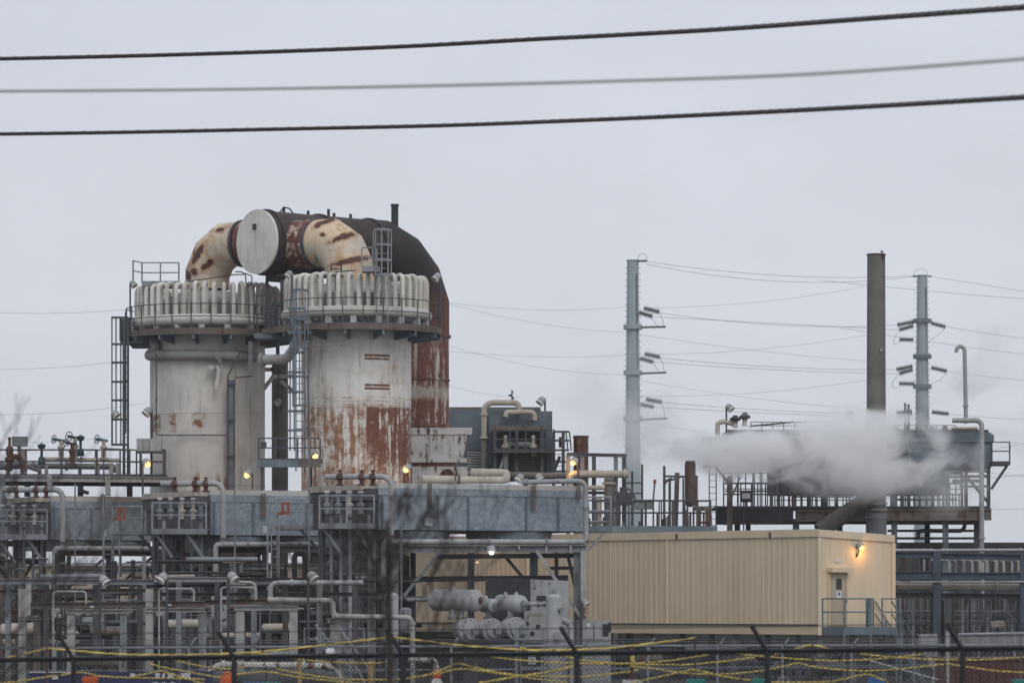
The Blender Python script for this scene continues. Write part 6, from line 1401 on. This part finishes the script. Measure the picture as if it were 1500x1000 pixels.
for k in range(34):
    x = 1313 + k * 5.7 + rs.uniform(-2, 2)
    if 1368 < x < 1377: continue
    pipe('upright pipe in the lower bays of the navy rack', [(x, 874 + rs.uniform(0, 4)), (x, 1000)], rs.choice((2.5, 3.5, 4.5, 5)), rs.choice(('lgrey', 'grey', 'dgrey', 'black', 'brown', 'grey')), YK + rs.uniform(1.2, 3.6), group='lower pipes in the navy rack')
for k in range(8): pipe('level grey pipe crossing the lower bays of the navy rack', [(1310, 895 + 5 * k), (1520, 895 + 5 * k + rs.uniform(-1, 1))], rs.choice((2, 3, 4)), rs.choice(('dgrey', 'grey', 'black')), YK + 3 + .12 * k, group='level pipes in the navy rack')
hp = thing('leaning_chute', 'pale grey slanted sheet metal chute beyond the fence at the right', 'chute', base(P(1360, HOR, 118)))
poly(hp, 'chute', MT['lgrey'], [(1348, 929), (1373, 928), (1374, 985), (1372, 1060), (1352, 1060), (1370, 985), (1350, 950)], 118, .6)
mc = thing('mesh_screen', 'pale wire mesh screen panel standing at the far right', 'screen', base(P(1455, HOR, 112)))
MB().tube([P(1404, 928.5, 112), P(1560, 926, 112)], .04, 8).build('top_rail', MT['lrail'], mc); MB().tube([P(1404, 948, 112), P(1560, 946, 112)], .03, 8).build('bottom_rail', MT['lrail'], mc)
ms = MB()
for k in range(60):
    x = 1404 + k * 2.8; ms.bar(P(x, 928.5, 112), P(x + 14, 947, 112), .012); ms.bar(P(x + 14, 928.5, 112), P(x, 947, 112), .012)
ms.build('wire_mesh', MT['lgrey'], mc)
for x in (1405, 1486): MB().tube([P(x, 928, 112), P(x, 1080, 112)], .04, 8).build('post', MT['lrail'], mc)
# ---------------------------------------------------------------- the far chain-link fence (pale) and the near one (black)
def chain(mb, x0, x1, Yf, z0, zf, pitch, w_):
    """woven wire between x0 and x1; Yf(x) depth, zf(x) top"""
    H = zf((x0 + x1)/2) - z0; n = int((x1 - x0) / pitch) + 1
    def q(x, z, o): return V((x, Yf(x) + o, z))
    for k in range(-int(H / pitch), n):
        xa = x0 + k * pitch
        for s in (0, 1):
            a, b = (xa, z0), (xa + H, z0 + H)
            if s: a, b = (xa + H, z0), (xa, z0 + H)
            # clip in x
            pts = []
            for (x, z), (xx, zz_) in ((a, b), (b, a)):
                if x < x0: z += (x0 - x) * (zz_ - z) / (xx - x); x = x0
                if x > x1: z += (x1 - x) * (zz_ - z) / (xx - x); x = x1
                pts.append((x, z))
            (xa_, za_), (xb_, zb_) = pts
            if abs(xa_ - xb_) < .05: continue
            mb.tube([q(xa_, za_, .004 * s), q(xb_, zb_, .004 * s)], w_, 3, cap=False)
YQ = 114.0
ff = thing('far_fence', 'pale chain link fence with barbed wire arms running past the plant', 'fence', base(P(750, HOR, YQ)))
MB().tube([P(-40, 949, YQ), P(760, 946, YQ), P(1540, 944, YQ)], .034, 8, fil=0).build('top_rail', MT['lrail'], ff)
for k, x in enumerate(range(-18, 1560, 97)):
    x += (-3, 2, 0, 4, -1)[k % 5]
    MB().tube([P(x, 948, YQ), P(x, 1060, YQ)], .036, 8).build('post', MT['lrail'], ff)
    MB().bar(P(x, 948, YQ), P(x + 10, 934, YQ - .1), .05).build('barb_arm', MT['lrail'], ff)
for j, y in enumerate((936, 940, 944)): MB().tube([P(-40, y + 2.5, YQ - .08), P(760, y, YQ - .08), P(1540, y - 2, YQ - .08)], .010, 5, fil=0).build('barbed_wire', MT['greycable'], ff)
for j, y in enumerate((979, 983)): MB().tube([P(-40, y + 3, YQ), P(760, y - 3 * j, YQ), P(1540, y - 8, YQ)], .012, 5, fil=0).build('tension_wire', MT['lrail'], ff)
cm = MB(); chain(cm, P(-40, 0, YQ).x, P(1540, 0, YQ).x, lambda x: YQ + .02, .3, lambda x: P(0, 947, YQ).z, .16, .004); cm.build('wire_mesh', MT['greycable'], ff)

nf = thing('near_fence', 'black chain link fence with leaning barbed wire arms, nearest the viewer', 'fence', base(P(750, HOR, 68)))
def NY(px): return 74.5 - (px + 40) / 1580 * 12.5
def NYT(px): return 968 - (px + 40) / 1580 * 18
pts = [(x, NYT(x)) for x in range(-60, 1581, 40)]
MB().tube([P(x, y, NY(x)) for x, y in pts], .025, 8, fil=0).build('top_rail', MT['black'], nf)
for x in (-132, 108, 343, 591, 845, 1124, 1410):
    Y = NY(x); y = NYT(x)
    MB().tube([P(x, y - 2, Y), P(x, 1250, Y)], .050, 10).build('post', MT['black'], nf)
    MB().bar(P(x, y - 1, Y), P(x - 24, y - 40, Y - .25), .055).build('barb_arm', MT['black'], nf)
for f in (.08, .5, .95):
    MB().tube([P(x - 24 * f, y - 40 * f, NY(x) - .25 * f) for x, y in pts], .009 if f > .1 else .03, 5, fil=0).build('barbed_wire', MT['black'], nf)
def xY(x):       # depth of the fence line at world x
    a, b = P(-60, 0, NY(-60)), P(1580, 0, NY(1580)); t = (x - a.x) / (b.x - a.x); return a.y + (b.y - a.y) * t + .06
def xT(x):
    a, b = P(-60, NYT(-60), NY(-60)), P(1580, NYT(1580), NY(1580)); t = (x - a.x) / (b.x - a.x); return a.z + (b.z - a.z) * t
xs0, xs1 = P(-60, 0, NY(-60)).x, P(1580, 0, NY(1580)).x
nm = MB()
for i in range(14):
    a, b = xs0 + (xs1 - xs0) * i / 14, xs0 + (xs1 - xs0) * (i + 1) / 14; zt_ = xT((a + b)/2)
    chain(nm, a, b, xY, zt_ - 1.05, lambda x: zt_, .085, .0062)
nm.build('wire_mesh', MT['black'], nf)

# ---------------------------------------------------------------- stakes and twisted yellow warning tape
for x, y0, y1, Y, w_, m, L in ((543, 967, 1000, 100, 7.5, 'wood', 'raw timber stake left of the bare tree trunk'), (439, 967, 975, 103, 6, 'wood', 'short raw timber block behind the pale lagged pipe'), (926, 946, 1000, 84, 5, 'rusty', 'rusty stake wrapped in yellow tape at mid right'), (1018, 934, 1000, 88, 3, 'black', 'dark iron stake with a pale top carrying the yellow tape'), (1059, 952, 1000, 92, 2.2, 'brown', 'thin brown stake right of the dark iron one'), (1385, 970, 1000, 80, 3, 'redbrown', 'red iron stake right of the pale chute'), (1190, 943, 1000, 88, 3, 'rusty', 'rusty stake with a tape knot below the door landing'), (1495, 930, 1000, 88, 3, 'brown', 'brown stake at the far right edge'), (69, 948, 1000, 92, 3.5, 'redbrown', 'dark red stake at the left carrying the yellow tape'), (672, 950, 1000, 92, 3, 'black', 'dark double stake right of the orange ball'), (390, 975, 1000, 92, 2.5, 'black', 'thin dark stake before the pale lagged pipe'), (761, 945, 1000, 93, 3, 'black', 'dark stake in front of the gate'), (1320, 925, 1000, 95, 2, 'grey', 'thin grey stake beside the stairs'), (1388, 925, 1000, 95, 5.5, 'lgrey', 'pale thick post with a round cap right of the chute')):
    p = P(x, y0, Y); tag(MB().tube([p, V((p.x, p.y, 0))], M(w_/2, Y), 8 if m != 'wood' else 4).build('stake', MT[m]), L, 'stake')
def tape(pts, Y, label, w_=.045, turns=5., sag=0.):
    pp = [P(p[0], p[1], p[2] if len(p) > 2 else Y) for p in pts]; q = [2*pp[0] - pp[1]] + pp + [2*pp[-1] - pp[-2]]; path = []
    for i in range(len(pp) - 1):
        a, b, c, d = q[i:i+4]; n = max(10, int((c - b).length / .05))
        for k in range(n):
            t = k/n; path.append(b.lerp(c, t) * .35 + .65 * .5*((2*b) + (c - a)*t + (2*a - 5*b + 4*c - d)*t*t + (3*b - a - 3*c + d)*t**3))
    path.append(pp[-1]); mb = MB(); s = 0; rnd = random.Random(len(label)); ph = rnd.uniform(0, 6)
    for i, p in enumerate(path):
        d = (path[min(i+1, len(path)-1)] - path[max(i-1, 0)]).normalized(); u = d.cross(UP).normalized(); v = u.cross(d)
        an = ph + s * turns + .8 * math.sin(s * 1.7); o = (u * math.cos(an) + v * math.sin(an)) * w_ / 2.3; n_ = (v * math.cos(an) - u * math.sin(an)) * .013
        mb.v += [p - o - n_, p + o - n_, p + o + n_, p - o + n_]
        if i: s += (p - path[i-1]).length
        if i:
            k = 4 * (i - 1)
            for j in range(4): mb.f.append([k + j, k + (j+1) % 4, k + 4 + (j+1) % 4, k + 4 + j])
    return tag(mb.build('warning_tape', MT['tape']), label, 'tape')
for i, (pts, Y, L, w_) in enumerate((
    ([(-20, 970), (0, 965), (35, 957), (69, 949.5), (100, 951.5), (150, 956), (210, 958.5), (300, 958), (370, 955)], 92, 'yellow tape, top strand at the far left, peaking on the dark red stake', .075),
    ([(370, 955), (430, 949), (500, 941), (567, 933)], 90, 'yellow tape rising from the left towards the bare tree trunk', .075),
    ([(576, 932.5), (620, 938), (680, 945), (760, 950.5), (830, 951.5), (900, 948), (960, 941), (1018, 934)], 88, 'yellow tape, long top strand from the bare tree to the dark iron stake', .075),
    ([(370, 955), (400, 959), (440, 965), (480, 969), (540, 970.5), (575, 969)], 90, 'yellow tape drooping past the timber stake top', .06),
    ([(-20, 1002), (20, 998), (60, 992), (108, 985), (120, 984), (150, 990), (200, 992), (260, 993), (300, 994)], 84, 'yellow tape crossing the navy boards low at the left', .06),
    ([(196, 990), (220, 985), (237, 982), (250, 986), (275, 994), (300, 1001)], 82, 'yellow tape with a low peak above the white board marks', .055),
    ([(219, 971), (240, 977), (280, 984), (320, 991), (345, 987), (390, 983), (430, 990), (480, 996), (540, 1002)], 86, 'yellow tape dipping past the orange drum right of the boards', .06),
    ([(226, 962), (240, 961), (255, 966), (290, 974), (330, 979), (360, 976)], 87, 'thin yellow tape behind the second fence post', .045),
    ([(405, 979), (440, 986), (490, 993), (540, 995), (600, 993), (640, 983), (670, 971), (700, 978), (750, 987), (800, 990), (860, 990), (920, 983), (935, 980)], 85, 'yellow tape rising to a peak above the orange ball', .055),
    ([(600, 992), (640, 986), (672, 979), (700, 981), (740, 987), (780, 993), (830, 999)], 83, 'lower yellow tape with a peak beside the dark double stake', .055),
    ([(640, 959), (672, 955), (700, 958), (740, 964), (800, 969), (860, 971), (926, 972), (1000, 973), (1060, 968), (1105, 962)], 88, 'yellow tape, long middle strand from the gate to the fourth fence post', .06),
    ([(700, 1000), (760, 990), (800, 984), (840, 975)], 80, 'thick yellow tape slanting up towards the fence post right of the gate', .085),
    ([(761, 948), (775, 951), (800, 956)], 87, 'short yellow tape tail hanging right of the gate peak', .075),
    ([(823, 959), (850, 966), (890, 970), (926, 971), (980, 967), (1040, 958)], 86, 'yellow tape knotted at the rusty stake, rising right', .055),
    ([(926, 975), (960, 979), (1000, 985), (1060, 987), (1120, 981), (1165, 971), (1172, 971), (1200, 977), (1260, 982), (1320, 979), (1385, 972), (1410, 975), (1460, 982), (1520, 985)], 87, 'yellow tape, long low strand peaking at the red iron stake', .055),
    ([(926, 999), (960, 992), (1015, 980.5), (1060, 990), (1110, 997), (1160, 999), (1220, 997), (1270, 987), (1300, 998)], 82, 'yellow tape peaking on the blue tarp near the bottom edge', .055),
    ([(1078, 957), (1110, 960), (1160, 964), (1220, 967), (1280, 965), (1330, 960), (1352, 957)], 89, 'yellow tape sagging below the door landing', .06),
    ([(1135, 958), (1170, 948), (1189, 944), (1210, 948), (1240, 953)], 90, 'yellow tape peaking on the rusty stake below the landing', .06),
    ([(1260, 957), (1300, 961), (1360, 965), (1420, 966), (1470, 964), (1520, 960)], 88, 'yellow tape, upper strand at the right edge', .06),
    ([(1380, 952), (1395, 949), (1404, 947)], 84, 'short yellow tape tail on the fence arm at the right', .07))):
    tape(pts, Y, L, w_ * .62)
for x, y0, y1, Y in ((926, 960, 976, 83.9),): tag(MB().tube([P(x, y0, Y), P(x + 1, (y0 + y1)/2, Y - .03), P(x, y1, Y)], M(3.4, Y), 8).build('tape_knot', MT['tape']), 'yellow tape wound round the rusty stake', 'tape knot')
tag(MB().tube([P(1265, 964, 92), P(1375, 995, 92)], .012, 5).build('white_cord', MT['sign']), 'thin white cord slanting down towards the red iron stake', 'cord')

# ---------------------------------------------------------------- clutter along the bottom edge
nb = thing('navy_board', 'navy hoarding boards with white marks at the lower left', 'hoarding', base(P(170, HOR, 98)))
for i, (x0, x1) in enumerate(((43, 108), (110, 190), (192, 262), (264, 312))): blk(nb, 'board', paint('navy_board', (.035, .04, .115), .7, .02) if i == 0 else nb.children[0].data.materials[0], x0, x1, 984 - i * .6, 1040, 98, .05)
blk(nb, 'edge_strip', MT['sign'], 43, 108, 983.2, 984.6, 97.96, .04)
for pg in ([(76, 994), (76, 988), (85, 988), (85, 994)], [(190, 992), (191, 985.5), (198, 985.5), (198, 992)], [(228, 993), (227, 985), (235, 985), (233, 993)], [(236, 993), (238, 985), (242.5, 985), (241, 993)], [(246, 993), (245, 985), (254, 985), (254, 993)], [(266, 993), (265, 985), (279, 985), (279, 993)]): poly(nb, 'white_mark', MT['sign'], pg, 97.95, .01)
for pts_ in ([(224, 1000), (228, 998.8), (232, 1000)], [(236, 1001), (240, 998.8), (244, 1000)], [(249, 1000), (253, 998.6), (258, 1000)]): MB().tube([P(x, y, 97.95) for x, y in pts_], .014, 5).build('white_mark', MT['sign'], nb)
def bin_(x0, x1, y, Y, mat, label, round_=False):
    t = thing('plastic_bin' if not round_ else 'traffic_drum', label, 'bin' if not round_ else 'drum', base(P((x0 + x1)/2, HOR, Y))); c = base(P((x0 + x1)/2, HOR, Y)); z = P(0, y, Y).z; r = M((x1 - x0)/2, Y)
    if round_:
        MB().lathe(c, [(r * 1.1, 0), (r * 1.1, .08), (r, .1), (r * .92, z - .12), (r * .8, z - .04), (.001, z)], 24).build('body', MT[mat], t); MB().tube([c + V((-r*.4, 0, z - .03)), c + V((-r*.4, 0, z + .06)), c + V((r*.4, 0, z + .06)), c + V((r*.4, 0, z - .03))], .025, 8, fil=.04).build('handle', MT[mat], t)
    else:
        MB().box(c + UP * (z - .1)/2, (2*r*.94, 2*r*.9, z - .1)).build('body', MT[mat], t); MB().box(c + UP * (z - .05), (2*r, 2*r*.96, .09)).build('lid', MT[mat], t); MB().cyl(c + V((-r*.7, r*.9, z - .15)), c + V((r*.7, r*.9, z - .15)), .03, seg=8).build('handle', MT[mat], t)
    return t
bin_(121, 143, 990, 82, 'orange', 'orange lidded bin before the navy boards')
bin_(321, 343, 989, 81, 'orange', 'orange drum left of the second near fence post', True)
bin_(356, 382, 998, 80, 'blue_pl', 'blue lidded bin right of the orange drum')
bin_(383, 410, 998, 79, 'green_pl', 'teal lidded bin below the pale lagged pipe')
bin_(912, 941, 995, 84, 'whitepl', 'white lidded bin beside the rusty taped stake')
bin_(1006, 1032, 994, 84, 'green_pl', 'teal lidded bin behind the dark iron stake')
bin_(1100, 1124, 993, 82, 'green_pl', 'teal lidded bin at the foot of the fourth fence post')
bin_(1484, 1512, 994, 80, 'green_pl', 'teal lidded bin in the lower right corner')
ob_ = thing('orange_float', 'orange ball on a white base low beside the bare tree', 'float', base(P(640, HOR, 92))); f = P(640, 988, 92)
MB().ball(f, M(6.5, 92), 18, 10, (1, 1, 1.2)).build('ball', MT['orange'], ob_); MB().lathe(V((f.x, f.y, 0)), [(M(10, 92), 0), (M(10, 92), f.z - .22), (M(5, 92), f.z - .08), (.01, f.z - .07)], 18).build('base', MT['whitepl'], ob_)
bt = thing('blue_tarp', 'blue tarp with a red edge below the yellow tape peak', 'tarp', base(P(1285, HOR, 90))); poly(bt, 'sheet', MT['blue_pl'], [(1272, 1060), (1271, 989), (1284, 994), (1297, 998), (1298, 1060)], 90, .3); poly(bt, 'edge', MT['redbrown'], [(1269, 1060), (1268, 989), (1271, 989), (1272, 1060)], 90, .3)
rc = thing('red_container', 'dull red steel container behind the fence at the lower right', 'container', base(P(1450, HOR, 96)))
blk(rc, 'body', MT['redbrown'], 1385, 1560, 966, 1060, 96, 2.4); blk(rc, 'top_edge', MT['redbrown'], 1383, 1562, 963, 967, 95.95, 2.5)
for k in range(14): MB().bar(P(1390 + 12 * k, 968, 95.97), P(1390 + 12 * k, 1050, 95.97), .05, .04).build('rib', MT['redbrown'], rc)
wheel = thing('cable_reel', 'small spoked wheel low beside the fourth fence post', 'wheel', base(P(1148, HOR, 94))); wc = P(1148, 999, 94)
wm = MB().torus(wc, M(8.5, 94), .014, 28, 6, (0, 1, 0))
for k in range(5):
    a = 2*math.pi*k/5 + .3; wm.bar(wc, wc + V((math.cos(a), 0, math.sin(a))) * M(8.5, 94), .018)
wm.build('rim', MT['lgrey'], wheel); MB().bar(V((wc.x, wc.y + .1, 0)), wc + V((0, .1, 0)), .06).build('stand', MT['grey'], wheel)
# pale lagged pipe along the ground
pipe('big frosty white lagged pipe arching low behind the tape, left of the tree', [(304, 1060), (304, 973), (500, 975), (503, 1060)], 10, 'white', 106, fil=.5, flanges=(.3, .62))
tag(MB().tube([P(310, 1000, 107), P(498, 1000, 107)], M(17, 107), 16).build('dark_duct', MT['dgrey']), 'dark duct lying under the frosty white pipe', 'duct')
pipe('frosty white pipe end lying right of the bare tree', [(598, 964), (634, 966), (638, 972), (639, 990)], 9, 'white', 104, fil=.3, flanges=(.5,))
vessel(P(480, 955, 112), P(488, 955, 112), M(6.5, 112), 'sign', 'small white drum before the concrete pier', 'drum')
vessel(P(390, 960, 116), P(434, 960, 116), M(7, 116), 'grey', 'grey drum low in front of the rightmost front column', 'drum')
vessel(P(110, 968, 117), P(178, 970, 117), M(8, 117), 'stackmat', 'long brownish drum low behind the left fence', 'drum')
rs2 = random.Random(77)
for k in range(60):
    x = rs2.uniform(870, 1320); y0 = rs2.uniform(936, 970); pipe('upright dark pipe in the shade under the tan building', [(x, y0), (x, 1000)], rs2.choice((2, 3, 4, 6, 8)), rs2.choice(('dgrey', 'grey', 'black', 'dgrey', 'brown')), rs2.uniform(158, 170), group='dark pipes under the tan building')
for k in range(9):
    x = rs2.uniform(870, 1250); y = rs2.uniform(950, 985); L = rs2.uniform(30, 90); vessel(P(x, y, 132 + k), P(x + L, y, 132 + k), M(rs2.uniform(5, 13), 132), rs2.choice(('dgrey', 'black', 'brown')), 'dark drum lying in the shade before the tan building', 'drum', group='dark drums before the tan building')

def tangle_object():
    vs, fs, mi, ms = [], [], [], []
    for k, (m, mb) in enumerate(TANGLE.items()):
        o = len(vs); vs += mb.v; fs += [[i + o for i in f] for f in mb.f]; mi += [k] * len(mb.f); ms.append(MT[m])
    me = bpy.data.meshes.new('pipe_tangle'); me.from_pydata(vs, [], fs); me.update(); me.shade_smooth(); me.set_sharp_from_angle(angle=R(38))
    for m in ms: me.materials.append(m)
    me.polygons.foreach_set('material_index', mi)
    ob = bpy.data.objects.new('pipe_tangle', me); COL.objects.link(ob); struct(ob, 'stuff')
    ob['label'] = 'mass of thin grey pipes in the shade below the coolers and the tan building'
tangle_object()
# ---------------------------------------------------------------- bare trees
def tree(px, Y, ytop, lean, seed, label, thick, spread, fork_y, bias=0., nb=9, bt=.34):
    r_ = random.Random(seed); b = base(P(px, HOR, Y)); H = P(0, ytop, Y).z
    t = thing('bare_tree', label, 'tree', b); zf = P(0, fork_y, Y).z
    MB().tube([b, b + V((lean * .1, 0, zf * .5)), b + V((lean * .3, 0, zf)), b + V((lean * .45, 0, zf + (H - zf) * .35))], thick, 9, fil=.2, rr=lambda u: thick * (1 - .62 * u)).build('trunk', MT['bark'], t)
    br = MB()
    def grow(p, d, L, rad, dep):
        pts = [p]; n = 4
        for k in range(n):
            d = (d + V((r_.uniform(-.16, .16), r_.uniform(-.16, .16), r_.uniform(-.05, .12)))).normalized(); pts.append(pts[-1] + d * L / n)
        br.tube(pts, rad, 5, fil=0, cap=False, rr=lambda u: max(.004, rad * (1 - .7 * u)))
        if dep:
            for k in range(r_.choice((2, 3, 3))):
                q = pts[r_.choice((2, 3, 3, 4))]; grow(q, (d + V((r_.uniform(-spread, spread) + bias * .15, r_.uniform(-spread, spread), r_.uniform(0, .5)))).normalized(), L * r_.uniform(.5, .8), rad * .5, dep - 1)
    for k in range(nb):
        f = r_.uniform(.35, 1.1); p = b + V((lean * .3 * f, 0, zf * f))
        grow(p, V((r_.choice((-.75, .85, .95)) * r_.uniform(.4, 1) + bias, r_.uniform(-.5, .5), 1)).normalized(), (H - p.z) * r_.uniform(.28, .5), thick * bt, 3)
    br.build('branches', MT['bark'], t)
    return t
tree(574, 42, 690, -.12, 12, 'bare tree with a thin blurred trunk standing before the fence', .042, .45, 800, .10, 26, .24)
tree(-95, 42, 560, .05, 31, 'bare tree at the left edge, only its twig tips in view', .04, .5, 800, .10)
def branchy(): pass
# ---------------------------------------------------------------- steam
def m_steam(name, dens, seed, ns=.42, thr=.0, aniso=.2, soft=.5, lift=0.):
    """ragged vapour: dense where the body of the puff and the turbulence agree, torn towards its edge"""
    g = G(name); o = g.n('ShaderNodeTexCoord').outputs['Object']
    r = g.n('ShaderNodeVectorMath', (o,), operation='LENGTH').outputs['Value']
    gp = g.n('ShaderNodeNewGeometry').outputs['Position']
    v = g.n('ShaderNodeMapping', {'Vector': gp, 'Location': (seed * 7.3, 0, seed * 3.1), 'Rotation': (0, .25, 0), 'Scale': (.8, .5, 1.15)}).outputs[0]
    n1 = g.noise(v, ns, 10, .66, .9); n2 = g.noise(v, ns * .33, 2, .5)
    body = g.math('SUBTRACT', .62 + lift, g.math('MULTIPLY', r, r))
    d = g.math('ADD', body, g.math('ADD', g.mul(g.math('SUBTRACT', n1, .5), 5.0), g.mul(g.math('SUBTRACT', n2, .5), 3.4)))
    d = g.math('SUBTRACT', d, thr)
    d = g.mul(g.ss(d, 0., soft), dens, g.ss(r, 1., .70))
    pv = g.n('ShaderNodeVolumePrincipled', {'Color': (1., 1., 1., 1), 'Density': d, 'Anisotropy': aniso})
    g.t.links.new(pv.outputs[0], g.out.inputs['Volume']); return g.m
S1 = m_steam('thick_steam', 1.35, 4, .62, .0, .2, 1.1, .12); S2 = m_steam('drifting_steam', .30, 2, .45, .05, .2, .9); S3 = m_steam('faint_steam', .13, 3, .22, .0, .2, .9)
S4 = m_steam('torn_steam', 1.2, 6, .62, -.25, .2, 1.2, .1)
def puff(root, px, py, Y, rx, ry, dep, mat):
    c = P(px, py, Y); mb = MB().ball((0, 0, 0), 1.0, 24, 14)
    me = bpy.data.meshes.new('puff'); me.from_pydata(mb.v, [], mb.f); me.materials.append(mat); me.shade_smooth()
    o = bpy.data.objects.new('puff', me); COL.objects.link(o); o.parent = root; o.location = c - V(root.location); o.scale = (M(rx, Y), dep, M(ry, Y))
    return o
s1 = thing('steam_cloud', 'thick white steam cloud blowing left across the raised furnace', 'steam', P(1280, 700, 180))
for a in ((1268, 664, 179.5, 175, 80, 2.4, S1), (1120, 664, 179.5, 190, 52, 1.9, S4), (1300, 715, 179.8, 70, 60, 1.6, S2), (1010, 655, 179.4, 130, 50, 1.6, S2), (1390, 690, 180.5, 95, 80, 2.2, S2)): puff(s1, *a)
s2 = thing('steam_wisp', 'thin steam drifting left past the nearer transmission pole', 'steam', P(940, 660, 178))
for a in ((975, 655, 178, 130, 62, 2., S2), (895, 680, 177.5, 80, 30, 1.2, S2), (900, 590, 215, 150, 110, 4., S3), (930, 640, 200, 60, 85, 1.8, S2)): puff(s2, *a)
s3 = thing('steam_plume', 'faint grey steam plume rising at the right edge of the sky', 'steam', P(1440, 620, 215))
for a in ((1480, 540, 215, 130, 190, 6, S3), (1380, 600, 216, 140, 90, 4, S3)): puff(s3, *a)
s4 = thing('low_steam', 'thin low steam leaking among the pipes of the navy rack', 'steam', P(1425, 925, 158.5))
puff(s4, 1420, 905, 158.6, 40, 45, 1., S2)

hz = MB().box((0, 700, 23), (1840, 1640, 48)).build('haze', MT['ground'], origin=(0, 0, 0)); struct(hz, 'stuff')
g = G('thin_air'); pv = g.n('ShaderNodeVolumePrincipled', {'Color': (.97, .98, 1., 1), 'Density': .0002, 'Anisotropy': .2}); g.t.links.new(pv.outputs[0], g.out.inputs['Volume'])
hz.data.materials.clear(); hz.data.materials.append(g.m)
